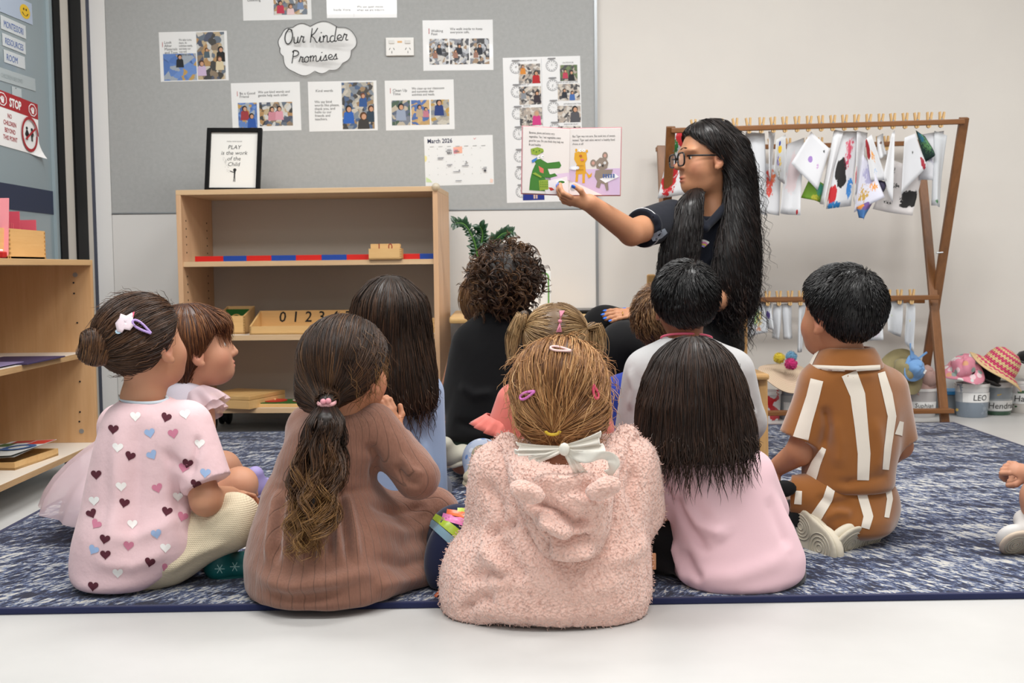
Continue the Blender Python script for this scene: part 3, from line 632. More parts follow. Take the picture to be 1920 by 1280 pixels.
o.text('NO\nCHILDREN\nBEYOND\nTHIS POINT', .30, .46, .118, color=rw, align='CENTER', line=1.15, fit=.46*o.w, bold=.0004)
rg = [(q, rw) for q in ringpts(.755, .64, .205, .035, 32, 1., W_/H_*.86)]
kid = lambda cx, skirt: [(disc(cx, .535, .026, .03, 10), '#1c1c1e'), ([(cx-.02, .57), (cx+.02, .57), (cx+(.045 if skirt else .022), .68), (cx-(.045 if skirt else .022), .68)], '#1c1c1e'), ([(cx-.018, .67), (cx-.003, .67), (cx-.003, .76), (cx-.018, .76)], '#1c1c1e'), ([(cx+.003, .67), (cx+.018, .67), (cx+.018, .76), (cx+.003, .76)], '#1c1c1e'), ([(cx-.02, .575), (cx-.05, .65), (cx-.04, .66), (cx-.01, .6)], '#1c1c1e'), ([(cx+.02, .575), (cx+.05, .65), (cx+.04, .66), (cx+.01, .6)], '#1c1c1e')]
o.shapes('no_children_symbol', kid(.70, True)+kid(.82, False)+rg+[([(.625, .745), (.645, .775), (.895, .515), (.875, .485)], rw)], .0012)
# ================================================================== low shelf unit on the left, open side facing the rug
SY1 = 3.80; SXF = at(174, 500, SY1).x; SD = .40; SZT = at(174, 487, SY1).z; SZ0 = at(165, 838, SY1).z; ST = .018; SY0 = SY1-1.25
M_PLY = wood('#c89b6b', '#d8ae80', 'z', 1.1, .4); M_PLYB = wood('#bd9162', '#cfa776', 'x', 1.1, .4)
ls = empty('low_shelf', (SXF-SD/2, (SY0+SY1)/2, 0), label='low plywood shelf unit on casters beside the glass door', cat='shelf unit')
def lp(name, lo, hi, m, bev=.001, par=None):
    o_ = ls.location; return MB().box(tuple(Vector(lo)-o_), tuple(Vector(hi)-o_), bev=bev).build(name, m, par or ls)
lp('end_panel', (SXF-SD, SY1-ST, SZ0+ST), (SXF, SY1, SZT-ST), M_PLY); lp('end_panel', (SXF-SD, SY0, SZ0+ST), (SXF, SY0+ST, SZT-ST), M_PLY)
lp('top_panel', (SXF-SD, SY0, SZT-ST), (SXF, SY1, SZT), wood('#c8a070', '#d8b382', 'y', 1.1)); lp('back_panel', (SXF-SD, SY0+ST, SZ0+ST), (SXF-SD+.012, SY1-ST, SZT-ST), M_PLY)
SZM = at(154, 661, SY1-.05).z; SXM = SXF-.03
for zz, xf in ((SZM, SXM), (SZ0+ST, SXF)):
    s_ = lp('shelf', (SXF-SD+.012, SY0+ST, zz-ST), (xf-.001, SY1-ST, zz), M_LAM); lp('ply_edge', (xf-.001, SY0+ST, zz-ST), (xf, SY1-ST, zz-.001), M_PLYE, 0, s_)
for (u, v) in ((141, 515), (138, 530), (139, 550), (145, 605), (150, 715), (150, 772), (149, 790), (153, 808)):
    p = at(u, v, SY1-ST); big = (u, v) in ((141, 515), (153, 808)); r_ = .008 if big else .003
    MB().lathe([(r_, 0), (r_, .0015)], 10, M=Matrix.Translation(p-ls.location)@Matrix.Rotation(PI/2, 4, 'X')).build('screw_cap' if big else 'pin_hole', M_ALU if big else INK, ls)
for x, y in ((SXF-.06, SY1-.08), (SXF-SD+.06, SY1-.08), (SXF-.06, SY0+.08), (SXF-SD+.06, SY0+.08)): caster(ls, x-ls.location.x, y-ls.location.y, SZ0, .045, .4)
# wooden file boxes with pink letter cards on its top
XB = -1.437
def file_box(y0, y1, label):
    b = empty('card_file_box', (XB, y0, SZT), PI/2, label, 'box', 'letter card boxes on the low shelf')
    boxopen(b, y1-y0, .19, .092, .009, M_BEECH); joints(b, .0, -.0012, .092, 7, .009); joints(b, y1-y0-.009, -.0012, .092, 7, .009); return b
b1 = file_box(3.425, 3.70, 'far finger-jointed wooden box holding plain pink cards on the low shelf')
b2 = file_box(3.12, 3.42, 'near finger-jointed wooden box with the lettered pink card on the low shelf')
M_PINK, M_PINK2 = plain('#e6929c', .6), plain('#cf5668', .6)
def card(par, y, x0, x1, z1, m, tilt=.0, name='letter_card'):
    p = par.location; o_ = MB().box((x0, 0, .012), (x1, .004, z1-SZT)).build(name, m, par)
    o_.rotation_euler = (-tilt, 0, -PI/2); o_.location = (y-p.y, -(0-p.x)*0-0, 0); o_.location = (y-p.y, p.x, 0); return o_
c1 = card(b2, 3.385, -1.62, XB+.012, at(20, 369, 3.38).z, M_PINK, .12)
t_ = put_text(c1, 'n', XB-.052, 0, .085, '#d0a066', z=0); t_.rotation_euler = (PI/2, 0, 0); t_.location = (XB-.055, -.0008, .072)
card(b2, 3.40, -1.61, XB-.012, SZT+.105, M_PINK2)
for k in range(4): card(b2, 3.345+k*.009, XB-.035, XB-.013, SZT+.113, plain('#1f48a0', .5), name='tab_card')
for k in range(5): card(b1, 3.44+k*.012, XB-.16, XB-.013, SZT+.112-.0005*k, M_PINK2)
card(b1, 3.58, XB-.17, XB-.030, at(50, 396, 3.58).z, plain('#c94c60', .6)); card(b1, 3.66, XB-.17, XB-.012, at(70, 412, 3.66).z, M_PINK2)
pk = empty('small_packet', (at(6, 483, 3.0).x-.03, 3.0, SZT), 0, 'small red and white packet at the near corner of the low shelf top', 'packet')
MB().box((-.02, -.012, 0), (.036, .012, .016), bev=.003).build('carton', plain('#c3231f', .4), pk); MB().box((-.02, -.0125, .016), (.026, .012, .022), bev=.002).build('flap', M_PAPER, pk)
t_ = put_text(pk, 'crayon\nbox', 0, 0, .0075, '#eeeeee', z=0); t_.rotation_euler = (PI/2, 0, 0); t_.location = (.004, -.0125, .009)
p = at(75, 656, 3.45); pm = empty('purple_mat', (p.x, p.y, SZM), .0, 'thin dark purple mat lying on the low shelf middle board', 'mat')
MB().box((-.16, -.17, 0), (.03, .12, .004), bev=.001).build('mat_sheet', plain('#3a3154', .6), pm); MB().box((-.15, -.30, .0042), (.0, -.12, .006)).build('lilac_card', plain('#8b7fa6', .6), pm)
p = at(50, 828, 3.42); pt = empty('paper_tray', (SXF-.20, 3.36, SZ0+ST), -.1, 'shallow wooden tray of coloured papers on the low shelf bottom board', 'tray')
boxopen(pt, .16, .26, .022, .007, M_BEECH); pt.location = (at(97, 838, 3.55).x-.155, 3.28, SZ0+ST)
for k, (cc_, rz) in enumerate((('#b9bdbf', .05), ('#c9cbc9', -.08))):
    o_ = MB().box((0, 0, 0), (.15, .24, .001)).build('printed_sheet', plain(cc_, .6), pt, loc=(.0, .01, .026+.008*k), rot=(.04, -.06, rz))
    if k: flat(o_, 'bold_print', [(rect(.09, .17, .15, .235), '#b93324'), (rect(.0, .15, .045, .20), '#4a6338'), (rect(.02, .20, .085, .238), '#a33a30')]+[(q, '#3c5d8f') for q in ringpts(.10, .12, .05, .02, 20)]+[(q, '#3c5d8f') for q in ringpts(.03, .06, .045, .018, 20)], .0014)

# ================================================================== drying rack
XR0, XR1 = .705, 1.876; YF, YB, ZT = 4.59, 5.02, at(1808, 226, 4.59).z; ZTB = at(1600, 268, 5.02).z; YFB, YBB = 5.04, 4.69
rk = empty('drying_rack', ((XR0+XR1)/2, 4.8, 0), label='brown wooden X-frame drying rack hung with paintings along the wall', cat='drying rack')
def rkbar(name, a_, b_, w_, d_, up=(0, 0, 1), m=M_TEAK, par=None): o_ = rk.location; return MB().bar(Vector(a_)-o_, Vector(b_)-o_, w_, d_, up, .003).build(name, m, par or rk)
ZTL = at(1258, 243, 4.59).z; ZTBL = at(1437, 271, 5.02).z-.012; sl = lambda x: ZTL+(ZT-ZTL)*(x-XR0)/(XR1-XR0); slb = lambda x: ZTBL+(ZTB-ZTBL)*(x-XR0)/(XR1-XR0)
for x in (XR0, XR1):
    rkbar('leg', (x, YF, sl(x)+.012), (x, YFB, 0), .02, .036, (1, 0, 0), M_TEAKZ); s = 1 if x > 1 else -1
    rkbar('leg', (x-s*.022, YB, slb(x)+.01), (x-s*.022, YBB, 0), .02, .036, (1, 0, 0), M_TEAKZ)
rkbar('rail', (XR0, YF, ZTL-.004), (XR1, YF, ZT-.004), .024, .02); rkbar('rail', (XR0, YB, ZTBL-.004), (XR1-.02, YB, ZTB-.004), .024, .02)
ZL = at(1700, 558, 4.78).z; rkbar('rail', (XR0, 4.78, ZL), (XR1-.02, 4.78, ZL), .024, .02); rkbar('rail', (XR0, 4.94, ZL), (XR1-.02, 4.94, ZL-.02), .024, .02)
zb = at(1600, 772, 4.67).z; rkbar('rail', (XR0, YBB-.022, zb), (XR1, YBB-.022, zb), .045, .018); rkbar('rail', (XR0, YFB, .06), (XR1, YFB, .06), .03, .018)
p = at(1794, 768, 4.645)-rk.location; MB().lathe([(.006, 0), (.006, .003), (.002, .004)], 12, M=Matrix.Translation(p)@Matrix.Rotation(PI/2, 4, 'X')).build('bolt', plain('#b9a15a', .3, .8), rk)
MB().tube([at(1756, 474, 4.76)-rk.location, at(1768, 473, 4.76)-rk.location], .003).build('pivot_wire', M_ALU, rk)
# clothes pegs, one each
M_PEG = wood('#c39a63', '#d8b47e', 'z', 4, .6)
pegm = MB()
for s in (-1, 1):
    pegm.add([(s*.0008, -.006, -.030), (s*.0075, -.006, -.026), (s*.0095, -.006, .0), (s*.0125, -.006, .032), (s*.0060, -.006, .034), (s*.0012, -.006, .004),
              (s*.0008, .006, -.030), (s*.0075, .006, -.026), (s*.0095, .006, .0), (s*.0125, .006, .032), (s*.0060, .006, .034), (s*.0012, .006, .004)],
             [(0,1,2,3,4,5), (11,10,9,8,7,6)]+[(i, (i+1) % 6, 6+(i+1) % 6, 6+i)[::-1] for i in range(6)])
PEG = pyd(pegm.v, pegm.f, 'peg_half_pair'); PEG.materials.append(M_PEG)
SPR = MB().tube([(.0, -.008, .004), (0, .008, .004)], .004, 8).tube([(-.006, -.007, -.004), (.006, -.007, -.004)], .0009, 5); SPM = pyd(SPR.v, SPR.f); SPM.materials.append(M_ALU)
def peg(x, y, z, label, group, tilt=0.):
    e_ = empty('clothes_peg', (x, y, z-.032), 0, label, 'peg', group); e_.rotation_euler = (0, tilt, 0)
    for nm, me in (('peg_body', PEG), ('spring', SPM)): q_ = bpy.data.objects.new(nm, me); COL.objects.link(q_); q_.parent = e_
    e_.location = (x, y, z); return e_
pf_ = [1302, 1328, 1352, 1380, 1405, 1429, 1451, 1473, 1496, 1518, 1541, 1563, 1585, 1607, 1630, 1653, 1676, 1699, 1721, 1744, 1767]
ORD = ['first', 'second', 'third', 'fourth', 'fifth', 'sixth', 'seventh', 'eighth', 'ninth', 'tenth', 'eleventh', 'twelfth', 'thirteenth', 'fourteenth', 'fifteenth', 'sixteenth', 'seventeenth', 'eighteenth', 'nineteenth', 'twentieth', 'twenty-first']
for i_, u in enumerate(pf_): q_ = at(u, 232, YF-.014); peg(q_.x, YF-.002, sl(q_.x)+.004, ORD[len(pf_)-1-i_]+' wooden peg from the right end of the front top rail', 'pegs on the front top rail', random.uniform(-.08, .08))
for i_, u in enumerate((1447, 1480, 1512, 1540, 1575, 1650, 1664)): q_ = at(u, 262, YB-.014); peg(q_.x, YB, slb(q_.x)-.002, ORD[6-i_]+' wooden peg from the right end of the rear top rail', 'pegs on the rear top rail', random.uniform(-.08, .08))
for i_, u in enumerate((1418, 1439, 1460, 1481, 1501, 1664, 1686, 1709)): q_ = at(u, 558, 4.78); peg(q_.x, 4.778, ZL+.002, ORD[7-i_]+' wooden peg from the right end of the lower rail', 'pegs on the lower rail', random.uniform(-.08, .08))
# ---- paintings: bent sheets with their own paint
def paint_mat(name, marks, base='#dcdde0', seed=0):
    """marks: (u, v, ru, rv, colour, coverage 0..1, noise scale)"""
    t = NT(name); col = None; uv = t.co.outputs['UV']; prev = base
    for k, (u, v, ru, rv, c_, cov, ns) in enumerate(marks):
        mp = t.n('ShaderNodeMapping'); mp.inputs['Location'].default_value = (-u/ru, -v/rv, 0); mp.inputs['Scale'].default_value = (1/ru, 1/rv, 1); t.l(uv, mp.inputs['Vector'])
        ln = t.n('ShaderNodeVectorMath', operation='LENGTH'); t.l(mp.outputs[0], ln.inputs[0])
        mp2 = t.n('ShaderNodeMapping'); mp2.inputs['Location'].default_value = (seed*1.7+k*3.1, seed+k, 0); t.l(uv, mp2.inputs['Vector'])
        n_ = t.noise(mp2.outputs[0], ns, 4, .6, 1.2)
        f_ = t.math('SUBTRACT', t.math('ADD', n_, cov-.5), t.math('POWER', ln.outputs['Value'], 3.))
        f_ = t.math('GREATER_THAN', f_, .5*1.0-.0) if False else t.math('MULTIPLY', t.math('SUBTRACT', f_, .42), 14.); f_ = t.n('ShaderNodeClamp') if False else f_
        cl_ = t.n('ShaderNodeClamp'); t.l(f_, cl_.inputs[0]); prev = t.mix(cl_.outputs[0], prev, c_)
    if isinstance(prev, str): t.b.inputs['Base Color'].default_value = c4(prev)
    else: t.color(prev)
    t.b.inputs['Roughness'].default_value = .75; t.b.inputs['Transmission Weight'].default_value = .0; return t.m
def sheet(px, Y, label, marks=(), base='#dcdde0', curl=.02, seed=0, dy=(0, 0, 0, 0), name='painting', group='paintings hung on the drying rack', cat='painting'):
    """px: four photo corners TL TR BR BL at distance Y (dy: extra distance per corner)"""
    P = [at(u, v, Y+d_) for (u, v), d_ in zip(px, dy)]; n_ = 10; vs = []; fs = []; uvs = []
    for j in range(n_+1):
        for i in range(n_+1):
            s_, t_ = i/n_, j/n_; p = (P[0]*(1-s_)+P[1]*s_)*(1-t_)+(P[3]*(1-s_)+P[2]*s_)*t_
            p = p+Vector((0, curl*math.sin(s_*PI*1.5+seed)*t_**.7+curl*.6*math.sin(t_*4+seed*2)*s_*t_, 0)); vs.append(p); uvs.append((s_, 1-t_))
    for j in range(n_):
        for i in range(n_): a_ = j*(n_+1)+i; fs.append((a_+n_+1, a_+n_+2, a_+1, a_))
    org = (P[0]+P[1])/2; o_ = link(name, pyd([v-org for v in vs], fs), paint_mat('paint_on_paper', marks, base, seed), None, org, smooth=True)
    ul = o_.data.uv_layers.new(name='UVMap')
    for lp_ in o_.data.loops: ul.data[lp_.index].uv = uvs[lp_.vertex_index]
    md = o_.modifiers.new('thickness', 'SOLIDIFY'); md.thickness = .0006
    return tag(o_, label, cat, group)
RED, GRN, ORG, YEL, BLU, PUR, BLK, PNK = '#c2242c', '#2f7a3a', '#e2764a', '#e0b92c', '#2f78c4', '#6f5ba8', '#211f1f', '#dd6f8c'
YS = YF+.012
sheet([(1262, 246), (1318, 240), (1316, 360), (1234, 372)], YS+.05, 'red, green and white painting hanging left of the teacher', [(.6, .95, .6, .3, RED, .9, 5), (.2, .3, .3, .5, RED, .6, 8), (.75, .35, .35, .4, '#d43a55', .55, 12), (.15, .75, .2, .2, GRN, .65, 9), (.7, .12, .3, .15, GRN, .55, 9)], seed=1)
sheet([(1398, 247), (1434, 250), (1440, 404), (1402, 396)], YS+.02, 'narrow white drawing with black and blue marks beside the hair of the teacher', [(.5, .45, .35, .12, BLK, .5, 20), (.2, .5, .2, .12, BLU, .5, 18), (.2, .2, .2, .2, GRN, .5, 14)], '#d4d6da', seed=2)
sheet([(1402, 300), (1466, 312), (1462, 404), (1408, 396)], YS+.05, 'white sheet splashed with red and orange paint', [(.6, .6, .35, .5, '#e0574c', .55, 9), (.75, .75, .25, .3, ORG, .5, 8), (.3, .6, .4, .4, '#d8a0a0', .45, 9), (.3, .25, .4, .25, '#b9c7b8', .5, 6)], seed=3, curl=.01)
sheet([(1441, 246), (1454, 246), (1445, 340), (1440, 330)], YS+.01, 'narrow curled white sheet turned nearly edge-on', [], '#dadbde', seed=4, dy=(0, .03, .03, 0))
sheet([(1455, 262), (1473, 252), (1472, 345), (1449, 322)], YS-.005, 'pointed sheet with yellow and purple spots', [(.45, .85, .12, .08, '#27348c', .95, 3), (.5, .7, .3, .13, YEL, .8, 6), (.4, .4, .4, .3, PUR, .5, 10), (.6, .45, .3, .25, YEL, .5, 9), (.6, .2, .4, .3, '#9a8f7a', .45, 9)], '#c9cacb', seed=5)
sheet([(1476, 270), (1508, 258), (1498, 404), (1462, 400)], YS+.035, 'plain pale pink-washed white sheet in the middle of the rack', [(.5, .55, .6, .5, '#e4d3d5', .6, 4), (.85, .04, .06, .05, RED, .8, 9)], seed=6)
sheet([(1521, 247), (1556, 279), (1532, 357), (1484, 306)], YS-.004, 'tilted ruled white sheet with a purple thumbprint', [(.45, .45, .10, .10, '#a383c4', .9, 3), (.75, .45, .1, .15, '#c9a3cf', .5, 8), (.8, .85, .12, .08, '#44464c', .48, 24)], '#dfe0e4', seed=7, curl=.006)
sheet([(1520, 330), (1545, 345), (1540, 380), (1504, 370)], YS+.03, 'green and teal painted sheet corner under the ruled sheet', [(.5, .5, 1.2, 1.2, '#6f9a2c', .95, 4), (.8, .6, .5, .6, '#2f7f6a', .6, 7), (.6, .15, .4, .3, '#b9b53a', .55, 8)], seed=8)
sheet([(1564, 243), (1582, 246), (1547, 388), (1538, 382)], YS-.002, 'narrow white sheet folded down beside the large black painting', [], '#e3e4e7', seed=9, dy=(0, 0, -.02, .02))
sheet([(1576, 246), (1611, 246), (1596, 386), (1548, 392)], YS+.014, 'large sheet with black, red and pink brushwork', [(.35, .5, .35, .22, BLK, .85, 5), (.45, .36, .3, .14, BLK, .8, 6), (.6, .8, .4, .25, '#d6566c', .5, 8), (.15, .18, .25, .2, RED, .75, 7), (.6, .62, .3, .25, '#d04a68', .5, 9), (.85, .25, .2, .25, '#3f86cc', .6, 8), (.3, .03, .4, .1, '#2f86c9', .6, 8)], seed=10, curl=.01)
sheet([(1607, 245), (1627, 249), (1608, 362), (1599, 388)], YS-.004, 'curled white sheet with a red streak along its edge', [(.1, .4, .2, .2, '#c8424f', .6, 8)], '#e0e1e5', seed=11, dy=(0, .03, .02, -.01))
sheet([(1622, 262), (1634, 252), (1662, 338), (1632, 338)], YS-.006, 'sheet with a dark red triangle and orange handprints', [(.15, .75, .3, .3, '#8f1a22', .95, 3), (.55, .55, .3, .3, '#e8a04a', .5, 10), (.5, .2, .3, .2, '#a9bfe0', .4, 9)], seed=12, curl=.008)
sheet([(1618, 290), (1640, 320), (1656, 370), (1602, 398)], YS+.004, 'lilac sheet spattered with orange and blue paint', [(.3, .3, .4, .4, '#c9a24a', .5, 11), (.7, .45, .35, .3, '#e59a3f', .52, 11), (.5, .7, .5, .4, '#b5b3d4', .6, 6)], '#dcdcea', seed=13, curl=.012)
sheet([(1640, 334), (1664, 342), (1655, 362), (1645, 352)], YS+.01, 'dark indigo painted flap between the spattered sheets', [(.5, .5, 1.5, 1.5, '#2b2540', .99, 3)], seed=14)
sheet([(1606, 388), (1640, 372), (1622, 412), (1612, 408)], YS+.006, 'blue and purple painted tip at the bottom of the spattered sheet', [(.5, .5, 1.5, 1.5, '#3f6fa8', .95, 4), (.7, .9, .8, .6, '#6b4f8a', .7, 7), (.2, .9, .4, .4, '#dd8f3a', .6, 9)], seed=15)
sheet([(1644, 256), (1656, 250), (1664, 290), (1644, 300)], YS+.02, 'small white sheet with a brown mark at its top', [(.5, .65, .4, .12, '#5a3a2a', .6, 14)], seed=16)
sheet([(1672, 250), (1678, 244), (1674, 380), (1655, 330)], YS-.003, 'long white sheet with a straight edge right of the orange handprints', [], '#e2e3e6', seed=17, curl=.008)
sheet([(1674, 300), (1730, 320), (1710, 404), (1634, 392)], YS+.045, 'wide sheet with a large black scribble and signature', [(.82, .35, .35, .3, BLK, .72, 7), (.1, .75, .2, .3, BLK, .5, 12), (.4, .55, .3, .12, '#4a4a4a', .48, 14), (.35, .2, .3, .1, '#333333', .44, 26), (.08, .42, .08, .12, GRN, .6, 10)], '#dfdad9', seed=18)
sheet([(1696, 258), (1716, 250), (1736, 312), (1690, 366)], YS-.005, 'grey-white folded sheet with dark red stripe at its tip', [(.9, .15, .12, .3, '#9e2736', .6, 6), (.6, .6, .08, .08, '#333333', .5, 20)], '#d5d6da', seed=19, curl=.01)
sheet([(1717, 244), (1735, 256), (1752, 290), (1738, 304)], YS-.001, 'dark green brushed painting flap near the rack end', [(.5, .5, 1.5, 1.5, '#1f3a34', .97, 4), (.6, .6, .8, .8, '#5d8f5a', .5, 11), (.4, .8, .5, .4, '#2a6c8a', .5, 11)], seed=20)
sheet([(1728, 252), (1770, 245), (1762, 340), (1726, 336)], YS+.02, 'pale sheet with faint pencil lines at the rack end', [(.5, .5, .5, .5, '#9d98b8', .40, 16)], '#d2d3d8', seed=21)
sheet([(1752, 245), (1776, 254), (1764, 388), (1746, 385)], YS+.01, 'long plain sheet with a green tick, last on the top rail', [(.4, .06, .3, .06, GRN, .55, 12)], '#cdd0d4', seed=22)
YL_ = 4.79
for k, (px, lab, mk) in enumerate((([(1398, 572), (1416, 568), (1410, 634), (1398, 630)], 'narrow curled sheet at the far left of the lower rail', []), ([(1410, 570), (1432, 566), (1438, 622), (1406, 632)], 'white sheet with green and yellow crayon on the lower rail', [(.4, .6, .5, .5, '#9dbf8a', .6, 7), (.6, .5, .4, .5, '#d9c07a', .5, 8), (.6, .15, .3, .2, '#d99a7a', .5, 8)]), ([(1424, 566), (1446, 568), (1448, 618), (1438, 616)], 'grey sheet with purple dots on the lower rail', [(.6, .55, .3, .25, '#4f3f7a', .65, 8)]), ([(1450, 570), (1466, 570), (1462, 638), (1450, 634)], 'white sheet curled into a tube on the lower rail', []), ([(1466, 570), (1484, 568), (1488, 634), (1470, 636)], 'twisted white sheet beside the tube-like one', []), ([(1498, 572), (1512, 572), (1504, 660), (1494, 660)], 'thin edge-on sheet by the head of the kneeling child', []), ([(1662, 566), (1694, 562), (1690, 632), (1662, 620)], 'round-cornered translucent white sheet on the lower rail', [(.3, .55, .1, .05, '#a9c47a', .5, 9)]), ([(1700, 566), (1716, 572), (1712, 660), (1694, 634)], 'tall white sheet at the right end of the lower rail', [(.6, .6, .06, .05, '#d9cf6a', .6, 9)]), ([(1630, 570), (1655, 568), (1652, 636), (1628, 640)], 'pink-tinted sheet half hidden behind the kneeling child', [(.5, .4, .6, .5, '#e3d3e4', .6, 4)]))):
    sheet(px, YL_, lab, mk, '#cfd2d6', .02, 30+k, group='sheets on the lower rail')
# ================================================================== tubs and hats
def tub(u, v, Y, r, h, label, name_, bands, label_z=(.25, .55), facing=0., txt=None, lid=True, under=None, tcol='#2a2a2c', tfit=.9):
    p = at(u, v, Y); e_ = empty('storage_tub', (p.x, p.y, 0), facing, label, 'tub', 'name-labelled tubs by the wall')
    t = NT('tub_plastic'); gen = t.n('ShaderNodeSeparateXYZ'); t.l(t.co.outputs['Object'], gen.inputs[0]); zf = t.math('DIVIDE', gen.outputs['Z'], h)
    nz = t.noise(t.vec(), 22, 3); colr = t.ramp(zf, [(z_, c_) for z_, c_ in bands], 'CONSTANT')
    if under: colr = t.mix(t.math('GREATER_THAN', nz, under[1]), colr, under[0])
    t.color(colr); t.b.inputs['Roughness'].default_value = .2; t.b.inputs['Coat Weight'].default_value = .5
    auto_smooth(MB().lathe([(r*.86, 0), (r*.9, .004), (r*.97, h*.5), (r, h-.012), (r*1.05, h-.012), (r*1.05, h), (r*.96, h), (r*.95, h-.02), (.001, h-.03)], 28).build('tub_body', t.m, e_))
    if txt:
        z0_, z1_ = label_z[0]*h, label_z[1]*h; n_ = 12; vs = []; hw = 1.05
        for k in range(n_+1):
            a_ = -PI/2-hw+2*hw*k/n_
            for z_ in (z0_, z1_): rr = (r*.9+(r*.1)*(z_/h))*1.02+.001; vs.append((rr*math.cos(a_), rr*math.sin(a_), z_))
        lb = link('name_label', pyd(vs, [(2*k, 2*k+2, 2*k+3, 2*k+1) for k in range(n_)]), M_PAPER, e_)
        me = text_mesh(txt, (z1_-z0_)*.85, 'CENTER', shear=.1)
        xs = [v_.co.x for v_ in me.vertices]; f_ = min(1, tfit*2*hw*r/(max(xs)-min(xs)))
        for v_ in me.vertices:
            a_ = -PI/2+v_.co.x*f_/r; z_ = z0_+(z1_-z0_)*.22+v_.co.y; rr = (r*.9+r*.1*z_/h)*1.02+.0025; v_.co = Vector((rr*math.cos(a_), rr*math.sin(a_), z_))
        link('lettering', me, plain(tcol, .7), lb)
    return e_
hh = .125
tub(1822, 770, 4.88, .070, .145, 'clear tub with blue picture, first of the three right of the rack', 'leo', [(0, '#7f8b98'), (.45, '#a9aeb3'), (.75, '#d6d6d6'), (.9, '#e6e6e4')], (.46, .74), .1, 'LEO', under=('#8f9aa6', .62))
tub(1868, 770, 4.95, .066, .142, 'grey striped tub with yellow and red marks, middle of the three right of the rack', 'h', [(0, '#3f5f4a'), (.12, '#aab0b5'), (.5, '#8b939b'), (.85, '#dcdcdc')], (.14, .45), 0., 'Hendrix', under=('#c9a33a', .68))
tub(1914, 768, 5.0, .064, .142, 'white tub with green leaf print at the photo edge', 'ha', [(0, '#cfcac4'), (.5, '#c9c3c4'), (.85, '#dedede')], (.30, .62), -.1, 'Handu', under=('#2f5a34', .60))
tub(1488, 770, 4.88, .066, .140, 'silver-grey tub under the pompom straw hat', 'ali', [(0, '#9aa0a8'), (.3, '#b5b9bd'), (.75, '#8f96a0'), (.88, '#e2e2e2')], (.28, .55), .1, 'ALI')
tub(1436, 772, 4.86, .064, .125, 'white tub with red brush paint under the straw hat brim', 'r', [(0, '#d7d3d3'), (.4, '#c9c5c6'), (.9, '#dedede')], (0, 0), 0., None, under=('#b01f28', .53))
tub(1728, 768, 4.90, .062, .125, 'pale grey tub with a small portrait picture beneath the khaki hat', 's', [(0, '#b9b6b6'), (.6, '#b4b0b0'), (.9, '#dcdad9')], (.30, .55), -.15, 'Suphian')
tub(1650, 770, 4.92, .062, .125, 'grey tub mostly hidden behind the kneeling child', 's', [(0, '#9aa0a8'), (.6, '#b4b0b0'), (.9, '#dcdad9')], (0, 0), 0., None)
# grey crate with blue lid
p = at(1785, 766, 5.02); cr_ = empty('storage_crate', (p.x-.02, p.y-.01, 0), .03, 'grey plastic crate with a bright blue lid behind the rack leg', 'crate')
MB().box((-.09, -.06, 0), (.09, .05, .085), bev=.004).build('crate_body', plain('#8f979d', .4), cr_); MB().box((-.096, -.066, .086), (.096, .056, .102), bev=.004).build('lid', plain('#4aa0e0', .35), cr_)
def hat_base(name, u, v, Y, label, rot, z=None):
    p = at(u, v, Y); e_ = empty(name, p, 0, label, 'hat', 'sun hats on the tubs'); e_.rotation_euler = rot; return e_
def rope_prof(prof, n=80, amp=.0022, turns=40):
    """lathe profile resampled with small woven ridges"""
    P = [Vector(q_) for q_ in prof]; L_ = [0]
    for i in range(1, len(P)): L_.append(L_[-1]+(P[i]-P[i-1]).length)
    out = []
    for k in range(n+1):
        s_ = L_[-1]*k/n; i = max(j for j in range(len(L_)) if L_[j] <= s_+1e-9); i = min(i, len(P)-2); t_ = (s_-L_[i])/(L_[i+1]-L_[i]); q_ = P[i].lerp(P[i+1], t_)
        d_ = (P[i+1]-P[i]).normalized(); nr = Vector((-d_.y, d_.x)); q_ = q_+nr*amp*abs(math.sin(PI*turns*k/n)); out.append((max(q_.x, .0005), q_.y))
    return out
# crocheted pink and cream hat
t = NT('crochet_raffia'); gx = t.n('ShaderNodeSeparateXYZ'); t.l(t.co.outputs['Object'], gx.inputs[0]); an_ = t.math('ARCTAN2', gx.outputs[1], gx.outputs[0])
rr_ = t.math('SQRT', t.math('ADD', t.math('POWER', gx.outputs[0], 2.), t.math('POWER', gx.outputs[1], 2.))); hgt = t.math('SUBTRACT', t.math('MULTIPLY', gx.outputs[2], 1.0), t.math('MULTIPLY', rr_, .8))
zig = t.math('PINGPONG', t.math('MULTIPLY', an_, 26/(2*PI)*1.), .5); ph = t.math('FRACT', t.math('ADD', t.math('MULTIPLY', hgt, 30.), t.math('MULTIPLY', zig, .75)))
colr = t.mix(t.math('GREATER_THAN', ph, .47), '#d8c08c', '#c9406c'); colr = t.mix(t.math('GREATER_THAN', rr_, .118), colr, '#d6b98a'); t.color(colr); t.b.inputs['Roughness'].default_value = .8; t.bump(t.noise(t.vec(), 220, 2), .5, .003)
h1 = hat_base('straw_hat', 1862, 700, 4.86, 'pink and cream zigzag crocheted straw hat resting on the tubs', (.38, .52, .3))
h1.location = at(1872, 690, 4.88)
auto_smooth(MB().lathe(rope_prof([(.001, .085), (.035, .082), (.058, .065), (.068, .035), (.072, .0), (.095, -.008), (.13, -.022)], 110, .0030, 26), 52, cap=False, fn=lambda p, a_, i: p+Vector((0, 0, .006*math.sin(3*a_)*max(0, (p.xy.length-.07)/.06)))).build('woven_hat', t.m, h1), 1.2)
md = h1.children[0].modifiers.new('thickness', 'SOLIDIFY'); md.thickness = .003
